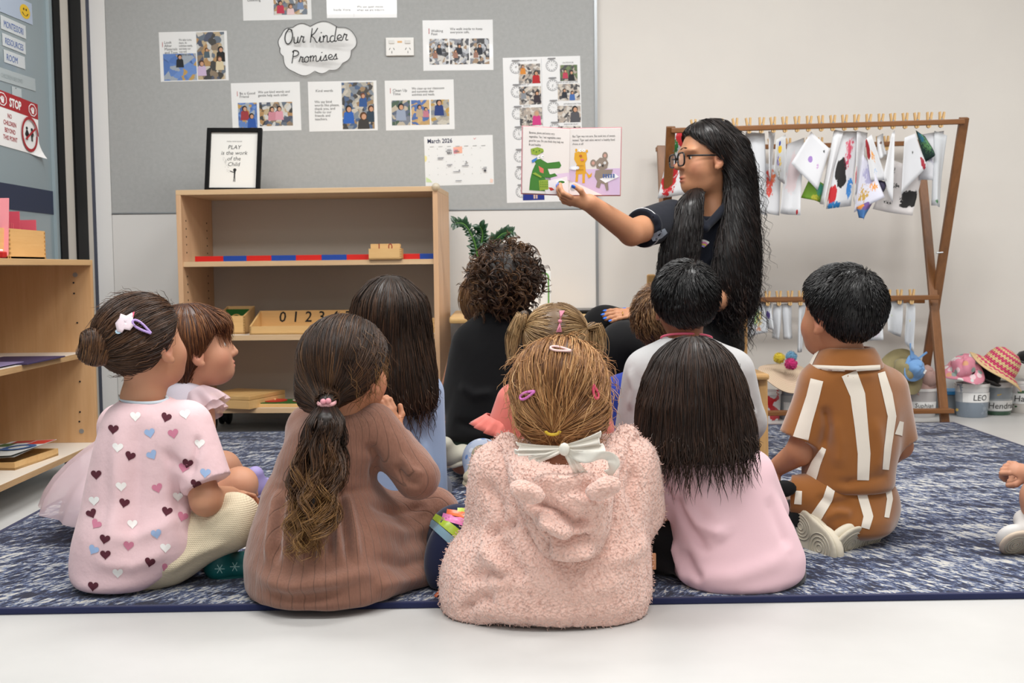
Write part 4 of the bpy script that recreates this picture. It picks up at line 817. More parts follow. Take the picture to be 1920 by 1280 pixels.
# floral hat folded under it, black cap
def blob_hat(name, label, u, v, Y, r, mat, rot, brim=.0, fold=.25, parts=('hat_crown', 'hat_brim'), hgt_=1.):
    e_ = hat_base(name, u, v, Y, label, rot)
    cr2 = MB().lathe([(.001, r*.95*hgt_), (r*.4, r*.92*hgt_), (r*.75, r*.7*hgt_), (r*.92, r*.35*hgt_), (r, 0), (r*.97, -.004)], 28, cap=False, fn=lambda p, a_, i: p*(1+fold*.22*math.sin(3*a_+i*.8)+fold*.1*math.sin(7*a_-i))).build(parts[0], mat, e_, True)
    cr2.modifiers.new('thickness', 'SOLIDIFY').thickness = .003
    if brim:
        br = MB().lathe([(r*.98, 0), (r+brim*.5, -brim*.25), (r+brim, -brim*.35), (r+brim*1.02, -brim*.36)], 32, cap=False, fn=lambda p, a_, i: p*(1+fold*.22*math.sin(3*a_))+Vector((0, 0, fold*brim*.7*math.sin(2*a_+1)*i/3))).build(parts[1], mat, e_, True)
        br.modifiers.new('thickness', 'SOLIDIFY').thickness = .003
    return e_
def spot_mat(name, base, cols, sc=26., th=.32):
    t = NT(name); vo = t.n('ShaderNodeTexVoronoi'); vo.inputs['Scale'].default_value = sc; nn = t.noise(t.vec(), 12, 2); t.l(t.vec(), vo.inputs['Vector']); sp = t.n('ShaderNodeSeparateColor'); t.l(vo.outputs['Color'], sp.inputs[0])
    col = t.ramp(sp.outputs[0], [(k/len(cols), c_) for k, c_ in enumerate(cols)], 'CONSTANT'); t.color(t.mix(t.math('LESS_THAN', vo.outputs['Distance'], th), base, col)); t.b.inputs['Roughness'].default_value = .85; return t.m
blob_hat('sun_hat', 'pink floral sun hat slumped beside the rack leg', 1806, 690, 4.84, .048, spot_mat('floral_cotton', '#d68a9c', ['#cfd8d4', '#8fa09a', '#e5c9cf', '#d8a07a', '#e6e2df'], 34, .42), (.5, -.5, .4), .035, .6)
blob_hat('sun_hat', 'plain black cap under the crocheted hat', 1846, 706, 4.92, .060, fabric('#121214', scale=500, fold=8), (.2, .35, 0), .02, .3)
blob_hat('sun_hat', 'black hat with white rim at the photo edge', 1922, 678, 4.98, .045, fabric('#131315', scale=500, fold=8), (.1, .3, 0), .02, .2)
blob_hat('sun_hat', 'khaki bucket hat upside on the tub with a hanging chin cord', 1696, 694, 4.83, .050, fabric('#8f8460', '#a3976f', 600, fold=9), (1.1, -.5, .5), .05, .3)
bh = blob_hat('sun_hat', 'pale pink hat brim behind the khaki hat', 1735, 706, 4.90, .045, fabric('#b5948c', '#c4a49b', 600, fold=9), (.8, .6, 0), .045, .3)
bl = blob_hat('sun_hat', 'light blue chambray cap standing in the khaki hat', 1716, 690, 4.80, .036, fabric('#6f9ccf', '#86aede', 700, fold=9), (1.3, .9, .2), .02, .3)
kb = bpy.data.objects['sun_hat.003'] if 'sun_hat.003' in bpy.data.objects else bh
o_ = kb.matrix_basis.inverted(); MB().tube([o_@at(1700, 715, 4.79), o_@at(1702, 745, 4.79), o_@at(1699, 770, 4.78), o_@at(1700, 785, 4.78)], .0018, 6).build('chin_cord', fabric('#a89c78'), kb)
o_ = bl.matrix_basis.inverted(); MB().bar(o_@at(1711, 672, 4.80), o_@at(1709, 643, 4.80), .018, .004).build('strap', fabric('#6f9ccf', '#86aede', 700, fold=9), bl); MB().bar(o_@at(1722, 672, 4.80), o_@at(1738, 660, 4.81), .008, .003).build('strap', fabric('#6f9ccf', '#86aede', 700, fold=9), bl)
MB().box((-.012, -.001, -.009), (.012, .001, .009), o_@Matrix.Translation(at(1731, 695, 4.775))@Matrix.Rotation(.5, 4, 'Y')).build('size_tag', M_PAPER, bl)
t = NT('rainbow_knit'); w_ = t.noise(t.vec((1, 1, 5)), 16, 2); t.color(t.ramp(w_, [(.30, '#4a3f8f'), (.42, '#c2487e'), (.5, '#e2886a'), (.58, '#7a4f9c'), (.68, '#4aa06a')], 'CONSTANT'))
blob_hat('sun_hat', 'rainbow striped hat behind the shoulder of the kneeling child', 1664, 696, 4.90, .045, t.m, (.6, .3, 0), .03, .5)
# woven straw brim with pompoms
t = NT('woven_straw'); gx = t.n('ShaderNodeSeparateXYZ'); t.l(t.co.outputs['Object'], gx.inputs[0]); rr_ = t.math('SQRT', t.math('ADD', t.math('POWER', gx.outputs[0], 2.), t.math('POWER', gx.outputs[1], 2.)))
f_ = t.math('FRACT', t.math('MULTIPLY', rr_, 130.)); t.color(t.mix(t.math('MULTIPLY', t.noise(t.vec(), 9, 2), .5), t.mix(f_, '#b9a283', '#e2d2b6'), '#dcb4a4')); t.b.inputs['Roughness'].default_value = .85; t.bump(f_, .6, .002)
sh_ = hat_base('pompom_hat', 1470, 700, 4.80, 'natural straw hat with yellow, blue and pink pompoms', (.50, .12, 0)); 
q_ = MB().lathe([(.001, .0), (.03, .004), (.06, .004), (.105, -.012), (.108, -.013)], 40, cap=False, fn=lambda p, a_, i: p+Vector((0, 0, .014*math.sin(2*a_+.8)*(p.xy.length/.1)))).build('woven_brim', t.m, sh_, True); q_.modifiers.new('thickness', 'SOLIDIFY').thickness = .003
o_ = sh_.matrix_basis.inverted()
def pompom(par, c_, r, col):
    rg_ = np.random.default_rng(int(c_[0]*1e4) % 1000); vs = []; fs = []
    for k in range(420):
        d_ = Vector(rg_.normal(size=3)).normalized(); s_ = d_.orthogonal().normalized()*.0016; b_ = len(vs); tip = d_*r*(.9+.2*rg_.random()); vs += [c_+d_*r*.5+s_, c_+d_*r*.5-s_, c_+tip+s_*.6, c_+tip-s_*.6]; fs.append((b_, b_+1, b_+3, b_+2))
    m_ = MB().ball(c_, r*.88, 14); m_.add(vs, fs); m_.build('pompom', fabric(col, scale=300, fold=120), par)
pompom(sh_, o_@at(1461, 671, 4.76), .024, '#d0b93a'); pompom(sh_, o_@at(1484, 668, 4.79), .024, '#6f9dba'); pompom(sh_, o_@at(1483, 682, 4.735), .026, '#c22f70')
# ================================================================== low table, plant, framed board behind the children
YT = 4.45; tz = at(855, 594, 4.38).z; xa, xb = at(842, 600, 4.38).x, at(1150, 600, 4.38).x
tb = empty('low_table', ((xa+xb)/2, 4.6, 0), 0, 'low wooden table against the whiteboard, mostly behind the children', 'table')
ox = tb.location; MB().box((xa-ox.x, 4.38-4.6, tz-.026), (xb-ox.x, 5.05-4.6, tz), bev=.010).build('table_top', wood('#c99f63', '#dcb67b', 'x', 1.1), tb)
for x in (xa+.06, xb-.06):
    for y in (4.44, 4.99): MB().tube([(x-ox.x, y-4.6, RZ if y < 4.6 else 0), (x-ox.x, y-4.6, tz-.026)], .017, 12).build('leg', plain('#c9c9c9', .4, .3), tb)
lt = empty('laptop', at(1110, 581, 4.62), 0, 'closed black laptop lying on the low table', 'laptop'); lt.location.z = tz
MB().box((-.16, -.10, 0), (.12, .12, .008), bev=.002).build('base', M_BLACK, lt); MB().box((-.16, -.10, .009), (.12, .12, .016), bev=.002).build('lid', plain('#3a3b3e', .3, .5), lt)
# white activity board with coloured round-cornered frame
p0, p1 = at(876, 512, 4.75), at(1030, 512, 4.75); bw = p1.x-p0.x; bt = p0.z-tz
wbd = empty('framed_board', ((p0.x+p1.x)/2, 4.75, tz), 0, 'white board with pink and green rounded border standing on the low table', 'board')
MB().box((-bw/2-.02, 0, 0), (bw/2+.006, .008, bt+.004), bev=.003).build('panel', M_PAPER, wbd)
def border(x0, x1, z0, z1, c_):
    r_ = .016; P = [(x0, z0), (x0, z1-r_)]+[(x0+r_-r_*math.cos(a_), z1-r_+r_*math.sin(a_)) for a_ in np.linspace(0, PI/2, 6)]+[(x1-r_+r_*math.sin(a_), z1-r_+r_*math.cos(a_)) for a_ in np.linspace(0, PI/2, 6)]+[(x1, z1-r_), (x1, z0)]
    MB().tube([(a_, -.001, b_) for a_, b_ in P], .003, 6).build('coloured_border', plain(c_, .5), wbd)
border(-bw/2, -.02, .01, bt-.004, '#c22f55'); border(.02, bw/2-.004, .01, bt-.004, '#5f9c3f')
for k in range(3): MB().box((-bw/2+.01, -.002, .05+k*.03), (-.04, 0, .052+k*.03)).build('printed_line', INK, wbd)
# zamioculcas-like potted plant
pc = at(902, 560, 4.62); pl = empty('potted_plant', (pc.x, 4.62, tz), 0, 'potted plant with dark glossy curled leaves behind the curly head', 'plant')
pl['label'] = 'potted plant with dark glossy curled leaves on the low table'
auto_smooth(MB().lathe([(.035, 0), (.05, .07), (.052, .07), (.045, .065), (.001, .06)], 20).build('pot', plain('#d6d0c8', .5), pl))
M_LEAF = NT('glossy_leaf'); M_LEAF.color(M_LEAF.ramp(M_LEAF.noise(M_LEAF.vec(), 30, 2), [(.3, '#12301a'), (.6, '#1f4424'), (.75, '#4d7a2c')])); M_LEAF.b.inputs['Roughness'].default_value = .25; M_LEAF = M_LEAF.m
def leaf_mesh(l, w_):
    n_ = 6; vs = []; fs = []
    for i in range(n_+1):
        t_ = i/n_; ww = w_*math.sin(PI*min(1, t_*.93+.07))**.8; zc = -.35*l*t_*t_
        for s_ in (-1, 0, 1): vs.append((t_*l, s_*ww, zc+(.25*ww if s_ else 0)))
    for i in range(n_):
        for j in range(2): a_ = i*3+j; fs.append((a_, a_+1, a_+4, a_+3))
    return pyd(vs, fs, 'leaf')
LM = [leaf_mesh(.052, .014), leaf_mesh(.04, .012)]
for m_ in LM: m_.materials.append(M_LEAF); m_.polygons.foreach_set('use_smooth', [True]*len(m_.polygons))
for tips in ([(900, 548), (897, 500), (890, 455), (872, 422), (852, 418)], [(905, 548), (912, 500), (922, 462), (940, 440), (960, 434)], [(902, 548), (900, 480), (905, 440), (900, 425)]):
    P = [at(u, v, 4.62-.01*k)-pl.location for k, (u, v) in enumerate(tips)]; P = [Vector((0, 0, .05))]+P[1:]; C_ = [Vector(q_) for q_ in cr([tuple(p_) for p_ in P], 6)]
    st = MB().tube(C_, [.006-.004*k/len(C_) for k in range(len(C_))], 6).build('stem', plain('#4f7a35', .4), pl, True)
    for k in range(8, len(C_)):
        for s_ in (-1, 1):
            d_ = (C_[min(k+1, len(C_)-1)]-C_[k-1]).normalized(); side = d_.cross(Vector((0, -1, .2))).normalized()*s_; fw_ = (side*.75+d_*.55+Vector((0, -.35, .1))).normalized(); up_ = Vector((0, -1, .5)); yv = up_.cross(fw_).normalized(); zv = fw_.cross(yv)
            q_ = bpy.data.objects.new('leaf', LM[k % 2]); COL.objects.link(q_); q_.parent = st; sc_ = random.uniform(.6, .95)*(1-.3*k/len(C_))
            q_.matrix_local = Matrix(((fw_.x, yv.x, zv.x, C_[k].x), (fw_.y, yv.y, zv.y, C_[k].y), (fw_.z, yv.z, zv.z, C_[k].z), (0, 0, 0, 1)))@Matrix.Scale(sc_, 4)
# ================================================================== signed-distance modelling for bodies, clothes and hair
V3 = lambda p: np.array(p, dtype=np.float64)
def nrm(v): v = V3(v); return v/max(np.linalg.norm(v), 1e-9)
class Sdf:
    def __init__(s): s.ops = []; s.lo = np.full(3, 1e9); s.hi = np.full(3, -1e9)
    def _bb(s, lo, hi): s.lo = np.minimum(s.lo, lo); s.hi = np.maximum(s.hi, hi)
    def add(s, f, k=.02, op='u', bd=None): s.ops.append((op, k, f, bd)); return s
    def rc(s, a, b, ra, rb=None, k=.02, op='u', flat=False):
        a, b = V3(a), V3(b); rb = ra if rb is None else rb; ba = b-a; L2 = max(ba@ba, 1e-12); dn = ba/math.sqrt(L2)
        if op == 'u': s._bb(np.minimum(a-ra, b-rb), np.maximum(a+ra, b+rb))
        def f(P):
            t = np.clip((P-a)@ba/L2, 0, 1); d = np.linalg.norm(P-a-t[:, None]*ba, axis=1)-(ra+(rb-ra)*t)
            return np.maximum(d, (P-b)@dn) if flat else d
        return s.add(f, k, op, ((a+b)/2, np.linalg.norm(ba)/2+max(ra, rb)))
    def chain(s, pts, rs, k=.02, op='u'):
        for i in range(len(pts)-1): s.rc(pts[i], pts[i+1], rs[i], rs[i+1], k if i == 0 else min(k, .01), op)
        return s
    def ell(s, c, r, R=None, k=.02, op='u'):
        c, r = V3(c), V3(r); R = np.eye(3) if R is None else R; m = r.max()
        if op == 'u': s._bb(c-m, c+m)
        def f(P):
            q = (P-c)@R; k0 = np.linalg.norm(q/r, axis=1); k1 = np.linalg.norm(q/(r*r), axis=1); return np.where(k0 < 1e-6, -r.min(), k0*(k0-1)/np.maximum(k1, 1e-9))
        return s.add(f, k, op, (c, m))
    def rows(s, Yc, rows, k=.02, n=2.3, rnd=.018, op='u', yaw=0.):
        """rows: (photo row v, left u, right u, half depth, distance offset) -> stacked rounded sections in real space"""
        R = []
        for v, uL, uR, b, dy in rows:
            pL, pR = at(uL, v, Yc+dy), at(uR, v, Yc+dy); R.append((max((pL.z+pR.z)/2, RZ-.004), (pL.x+pR.x)/2, Yc+dy, (pR.x-pL.x)/2, b))
        R.sort(); R = np.array(R); z = R[:, 0]
        if op == 'u': s._bb(np.array([(R[:, 1]-R[:, 3]).min(), (R[:, 2]-R[:, 4]).min(), z[0]]), np.array([(R[:, 1]+R[:, 3]).max(), (R[:, 2]+R[:, 4]).max(), z[-1]]))
        zz = np.linspace(z[0], z[-1], 80); tab = []
        for c in range(1, 5):
            y = np.interp(zz, z, R[:, c]); ker = np.ones(7)/7; yp = np.pad(y, 3, mode='edge'); tab.append(np.convolve(yp, ker, 'valid'))
        def f(P):
            cx, cy, a, b = (np.interp(P[:, 2], zz, t) for t in tab); q = (np.abs((P[:, 0]-cx)/a)**n+np.abs((P[:, 1]-cy)/b)**n)**(1/n)
            d = (q-1)*np.minimum(a, b); e = np.maximum(z[0]-P[:, 2], P[:, 2]-z[-1]); return smax(d, e, rnd)
        return s.add(f, k, op)
    def cut(s, p, n, k=.004): p, n = V3(p), nrm(n); return s.add(lambda P: (P-p)@n, k, 'i')
    def merge(s, o, k=.02): s._bb(o.lo, o.hi); return s.add(o.__call__, k)
    def __call__(s, P):
        if len(P) < 8000 or len(s.ops) < 8: return s._ev(P, s.ops)
        lo = P.min(0); ext = P.max(0)-lo; sz = max(.045, (np.prod(np.maximum(ext, .02))/max(len(P)/900, 1))**(1/3))
        key = np.floor((P-lo)/sz).astype(np.int64); key = (key[:, 0]*512+key[:, 1])*512+key[:, 2]; od = np.argsort(key, kind='stable'); cuts = np.flatnonzero(np.diff(key[od]))+1; out = np.empty(len(P)); groups = np.split(od, cuts)
        bb = [(P[g].min(0), P[g].max(0)) for g in groups]; C = np.array([(a+b)/2 for a, b in bb]); hd = np.array([np.linalg.norm(b-a)/2 for a, b in bb]); dc = np.abs(s._ev(C, s.ops))
        oc = np.array([o[3][0] if o[3] is not None else (0, 0, 0) for o in s.ops]); orr = np.array([o[3][1]+o[1] if o[3] is not None else 1e9 for o in s.ops])
        K = np.linalg.norm(oc[None]-C[:, None], axis=2)-orr[None] < (dc*1.5+hd*2+.012)[:, None]
        for g, k in zip(groups, K):
            ops = [o for o, q in zip(s.ops, k) if q]
            out[g] = s._ev(P[g], ops if ops and ops[0][0] == 'u' else s.ops)
        return out
    def _ev(s, P, ops):
        d = None
        for op, k, f, _ in ops:
            v = f(P)
            if d is None: d = v; continue
            if op == 'u': d = smin(d, v, k)
            elif op == 's': d = smax(d, -v, k)
            else: d = smax(d, v, k)
        return d
    def grad(s, P, e=.0015):
        d0 = s(P); g = np.stack([s(P+np.eye(3)[i]*e)-d0 for i in range(3)], 1)/e; return d0, g/np.maximum(np.linalg.norm(g, axis=1, keepdims=True), 1e-6)
def smin(a, b, k): h = np.clip(.5+.5*(b-a)/k, 0, 1); return b+(a-b)*h-k*h*(1-h)
def smax(a, b, k): return -smin(-a, -b, k)
def nets(S, lo, hi, vox):
    """surface nets over a narrow band; returns verts, quads"""
    lo = np.asarray(lo)-3*vox; st = 4; cs = vox*st; n = np.maximum(np.ceil((np.asarray(hi)+3*vox-lo)/cs).astype(int), 2)
    ax = [lo[i]+cs*(np.arange(n[i])+.5) for i in range(3)]; G = np.stack(np.meshgrid(*ax, indexing='ij'), -1).reshape(-1, 3)
    dc = S(G).reshape(n); near = np.abs(dc) < cs*1.35
    D = np.repeat(np.repeat(np.repeat(np.where(dc < 0, -1., 1.).astype(np.float32), st, 0), st, 1), st, 2)
    ci = np.argwhere(near)
    if not len(ci): return np.zeros((0, 3)), np.zeros((0, 4), int)
    off = np.stack(np.meshgrid(*[np.arange(st)]*3, indexing='ij'), -1).reshape(-1, 3); fi = (ci[:, None]*st+off[None]).reshape(-1, 3)
    P = lo+(fi+.5)*vox; d = np.empty(len(P))
    for i in range(0, len(P), 400000): d[i:i+400000] = S(P[i:i+400000])
    D[fi[:, 0], fi[:, 1], fi[:, 2]] = d
    Sg = D < 0; c8 = sum(Sg[a:Sg.shape[0]-1+a, b:Sg.shape[1]-1+b, c:Sg.shape[2]-1+c].astype(np.uint8) for a in (0, 1) for b in (0, 1) for c in (0, 1))
    act = np.argwhere((c8 > 0) & (c8 < 8)); ids = np.full(c8.shape, -1, np.int64); ids[act[:, 0], act[:, 1], act[:, 2]] = np.arange(len(act))
    acc = np.zeros((len(act), 3)); cnt = np.zeros(len(act))
    corners = [(a, b, c) for a in (0, 1) for b in (0, 1) for c in (0, 1)]
    for i, p in enumerate(corners):
        for q in corners[i+1:]:
            if sum(abs(x-y) for x, y in zip(p, q)) != 1: continue
            a = act+p; b = act+q; da = D[a[:, 0], a[:, 1], a[:, 2]]; db = D[b[:, 0], b[:, 1], b[:, 2]]; m = (da < 0) != (db < 0)
            t = np.where(m, da/np.where(np.abs(da-db) < 1e-12, 1, da-db), 0); x = np.array(p)+(np.array(q)-np.array(p))*t[:, None]; acc[m] += x[m]; cnt[m] += 1
    V = lo+(act+acc/np.maximum(cnt, 1)[:, None]+.5)*vox; Q = []
    for axn in range(3):
        sl0 = [slice(1, -1)]*3; sl0[axn] = slice(0, -1); sl1 = [slice(1, -1)]*3; sl1[axn] = slice(1, None)
        A, B = Sg[tuple(sl0)], Sg[tuple(sl1)]; e = np.argwhere(A != B); o = np.ones(3, int); o[axn] = 0; e = e+o
        u, w = [i for i in range(3) if i != axn]; du = np.zeros(3, int); du[u] = 1; dw = np.zeros(3, int); dw[w] = 1
        g = lambda x: ids[x[:, 0], x[:, 1], x[:, 2]]
        q = np.stack([g(e-du-dw), g(e-dw), g(e), g(e-du)], 1); ins = Sg[e[:, 0], e[:, 1], e[:, 2]]
        flip = ins if axn != 1 else ~ins; q[~flip] = q[~flip][:, ::-1]; Q.append(q)
    Q = np.concatenate(Q); Q = Q[(Q >= 0).all(1)]
    return V, Q
def project(S, V, it=1):
    for _ in range(it):
        d, g = S.grad(V); V = V-np.clip(d, -.004, .004)[:, None]*g
    return V
def mesh_sdf(S, vox, fine=(), fvox=.003, lo=None, hi=None, clean=True):
    lo = S.lo-.01 if lo is None else lo; hi = S.hi+.01 if hi is None else hi
    V, Q = nets(S, lo, hi, vox); Vs, Qs = [V], []
    if fine:
        ce = V[Q].mean(1); keep = np.ones(len(Q), bool)
        for a, b, _ in fine: keep &= ~((ce > np.asarray(a)+vox*.8) & (ce < np.asarray(b)-vox*.8)).all(1)
        Qs.append(Q[keep]); base = len(V)
        for i, (a, b, fv) in enumerate(fine):
            V2, Q2 = nets(S, a, b, fv)
            if not len(Q2): continue
            c2 = V2[Q2].mean(1); k2 = ((c2 > a) & (c2 < b)).all(1)
            for a1, b1, _ in fine[:i]: k2 &= ~((c2 > a1) & (c2 < b1)).all(1)
            Qs.append(Q2[k2]+base); Vs.append(V2); base += len(V2)
    else: Qs = [Q]
    V = np.concatenate(Vs); Q = np.concatenate(Qs); used = np.unique(Q); mp = np.full(len(V), -1); mp[used] = np.arange(len(used))
    V = project(S, V[used]); Q = mp[Q]; fn = np.cross(V[Q[:, 2]]-V[Q[:, 0]], V[Q[:, 3]]-V[Q[:, 1]]); ce = V[Q].mean(1); e = .002
    fl_ = S(ce+fn/np.maximum(np.linalg.norm(fn, axis=1, keepdims=True), 1e-12)*e) < S(ce); Q[fl_] = Q[fl_][:, ::-1]
    return V, Q
def np_mesh(name, V, Q, attrs=None):
    me = bpy.data.meshes.new(name); n = len(V); k = Q.shape[1]; me.vertices.add(n); me.vertices.foreach_set('co', np.ascontiguousarray(V, np.float32).ravel())
    me.loops.add(Q.size); me.loops.foreach_set('vertex_index', np.ascontiguousarray(Q, np.int32).ravel()); me.polygons.add(len(Q))
    me.polygons.foreach_set('loop_start', np.arange(0, Q.size, k, dtype=np.int32)); me.polygons.foreach_set('use_smooth', np.ones(len(Q), bool)); me.update(calc_edges=True)
    for nm, arr in (attrs or {}).items(): a = me.attributes.new(nm, 'FLOAT', 'POINT'); a.data.foreach_set('value', np.ascontiguousarray(arr, np.float32))
    return me
def vnoise(P, sc, seed=0):
    """cheap smooth pseudo-noise from sines, roughly -1..1"""
    r = np.random.default_rng(seed); o = 0
    for i in range(5):
        d = r.normal(size=3); d /= np.linalg.norm(d); o = o+np.sin(P@d*sc*(1+.6*i)+r.random()*6.28)/(1+.6*i)
    return o/2.2
def creases(V, N, lines, S=None):
    """push surface along normals near 3-D polylines: (points, width, height)"""
    V = V.copy()
    for pts, w, hgt in lines:
        P = np.array([V3(p) for p in pts]); best = np.full(len(V), 1e9); tt = np.zeros(len(V)); m = len(P)-1
        for i in range(m):
            a, b = P[i], P[i+1]; ba = b-a; t = np.clip((V-a)@ba/max(ba@ba, 1e-12), 0, 1); d = np.linalg.norm(V-a-t[:, None]*ba, axis=1); u = d < best; best[u] = d[u]; tt[u] = (i+t[u])/m
        fade = np.clip(np.minimum(tt, 1-tt)*5, 0, 1); V += N*(1.7*hgt*np.exp(-(best/(w*1.15))**2)*fade)[:, None]
    return V
def hit(S, u, v, y0=1.2, y1=6.):
    """the point where the sight line through a photo pixel meets a modelled surface"""
    d = V3(ray(u, v)); d = d/d[1]; c = np.array([0, 0, CAMZ]); t = y0
    for _ in range(160):
        p = c+d*t; s = float(S(p[None])[0])
        if s < .0005: return p
        t += max(s*.7, .0008)
        if t > y1: return None
    return p
def hits(S, uvs): return [p for p in (hit(S, *q) for q in uvs) if p is not None]
def frame_of(yaw, pitch=0., roll=0.):
    """columns: right, forward, up. yaw 0 looks away from the camera, +90 to the right of the picture"""
    a = math.radians(yaw); f = np.array([math.sin(a), math.cos(a), 0.]); r = np.array([math.cos(a), -math.sin(a), 0.]); u = np.array([0, 0, 1.])
    p = math.radians(pitch); f, u = f*math.cos(p)+u*math.sin(p), u*math.cos(p)-f*math.sin(p)
    q = math.radians(roll); r, u = r*math.cos(q)-u*math.sin(q), u*math.cos(q)+r*math.sin(q)
    return np.stack([r, f, u], 1)
# ------------------------------------------------------------------ strands
def tubes(paths, rad, sides=3):
    """paths (N,n,3), rad (N,n)"""
    N, n, _ = paths.shape; T = np.gradient(paths, axis=1); T /= np.maximum(np.linalg.norm(T, axis=2, keepdims=True), 1e-9)
    ref = np.array([.31, .17, .93]); A = np.cross(T, ref); A /= np.maximum(np.linalg.norm(A, axis=2, keepdims=True), 1e-6); B = np.cross(T, A); vs = []
    for k in range(sides):
        a = 2*PI*k/sides; vs.append(paths+(A*math.cos(a)+B*math.sin(a))*rad[..., None])
    V = np.stack(vs, 2).reshape(-1, 3); i = np.arange(N)[:, None, None]; j = np.arange(n-1)[None, :, None]; k = np.arange(sides)[None, None, :]; k2 = (k+1) % sides
    b = lambda jj, kk: (i*n+jj)*sides+kk
    Q = np.stack(np.broadcast_arrays(b(j, k), b(j, k2), b(j+1, k2), b(j+1, k)), -1).reshape(-1, 4); return V, Q
def trace(S, P0, flow, step, n, off, stick=1., wav=(0, 40), seed=0, lift=0.):
    r = np.random.default_rng(seed); P = P0.copy(); out = [P.copy()]; vel = None; ph = r.random(len(P))*6.28; step = np.broadcast_to(step, (len(P),))
    for i in range(n-1):
        d, g = S.grad(P); v = flow(P, i/(n-1)); v = v/np.maximum(np.linalg.norm(v, axis=1, keepdims=True), 1e-9); out_ = (v*g).sum(1)
        w = np.where(d < .012, 1., 0.)*stick; v = v-g*(np.minimum(out_, 1)*w)[:, None]; v /= np.maximum(np.linalg.norm(v, axis=1, keepdims=True), 1e-9)
        vel = v if vel is None else vel*.35+v*.65; P = P+vel*step[:, None]
        d, g = S.grad(P); o = off+lift*i/(n-1); corr = np.where(d < o, d-o, np.where(d < .012, (d-o)*stick, 0)); P = P-g*corr[:, None]
        out.append(P.copy())
    O = np.stack(out, 1)
    if wav[0]:
        t = np.linspace(0, 1, n)[None, :]; T = np.gradient(O, axis=1); T /= np.maximum(np.linalg.norm(T, axis=2, keepdims=True), 1e-9); A = np.cross(T, [.2, .9, .3]); A /= np.maximum(np.linalg.norm(A, axis=2, keepdims=True), 1e-6); B = np.cross(T, A)
        O = O+A*(wav[0]*t*np.sin(t*wav[1]+ph[:, None]))[..., None]+B*(wav[0]*t*np.cos(t*wav[1]+ph[:, None]))[..., None]
    return O
def hair_mat(stops, rough=.42, name='hair'):
    t = NT(name); at_ = t.n('ShaderNodeAttribute', attribute_name='tone'); t.color(t.ramp(at_.outputs['Fac'], stops)); t.b.inputs['Roughness'].default_value = rough
    t.b.inputs['Specular IOR Level'].default_value = .45; return t.m
class Hair:
    """a hair volume plus many traced strands, built as one mesh"""
    def __init__(s, S, vox=.006, base=.12, cap=True): s.S = S; s.V = []; s.Q = []; s.T = []; s.n = 0; s.vox = vox; s.capV, s.capQ = mesh_sdf(S, vox); s.base = base; s.add(s.capV, s.capQ, np.full(len(s.capV), base)+.05*vnoise(s.capV, 90)) if cap else None
    def add(s, V, Q, T): s.V.append(V); s.Q.append(Q+s.n); s.T.append(T); s.n += len(V)
    def strands(s, paths, r=.0009, tone=(.2, .8), seed=0, tip=0., clump=55., taper=.25, root=.6):
        R = np.random.default_rng(seed+11); n = paths.shape[1]; paths = paths[:, np.unique(np.linspace(0, n-1, max(4, int(math.ceil(n*.56)))).round().astype(int))]; N, n, _ = paths.shape; t = np.linspace(0, 1, n); prof = (root+(1-root)*np.minimum(1, t*6))*(1-(1-taper)*np.clip((t-.6)/.4, 0, 1)**1.5)
        rad = r*(.7+.6*R.random(N))[:, None]*prof[None]; V, Q = tubes(paths, rad); m = tone[0]+(tone[1]-tone[0])*np.clip(.5+.28*vnoise(paths[:, 0], clump, seed)+.42*(R.random(N)-.5)*1.6, 0, 1)
        T = np.clip(m[:, None]+tip*np.clip(t[None]-.25, 0, 1), 0, 1); s.add(V, Q, np.repeat(T.reshape(-1), 3))
    def seeds(s, n, cond=None, seed=0):
        R = np.random.default_rng(seed); V = s.capV
        if cond is not None: V = V[cond(V)]
        if not len(V): return np.zeros((0, 3))
        return V[R.integers(0, len(V), n)]+R.normal(size=(n, 3))*s.vox*.4
    def cover(s, n, flow, L=.07, steps=10, off=.0015, r=.0009, tone=(.2, .8), cond=None, wav=(0, 40), seed=0, stick=1., tip=0., lift=.002, clump=55., taper=.25, lvar=.5):
        P = s.seeds(n, cond, seed)
        if not len(P): return
        R = np.random.default_rng(seed+3); st = L/steps*(1-lvar*R.random(len(P))); s.strands(trace(s.S, P, flow, st, steps, off*(R.random(len(P))*2), stick, wav, seed, lift), r, tone, seed, tip, clump, taper)
    def build(s, parent, org, mat, name='hair'):
        V = np.concatenate(s.V)-org; me = np_mesh(name, V, np.concatenate(s.Q), {'tone': np.concatenate(s.T)}); return link(name, me, mat, parent)
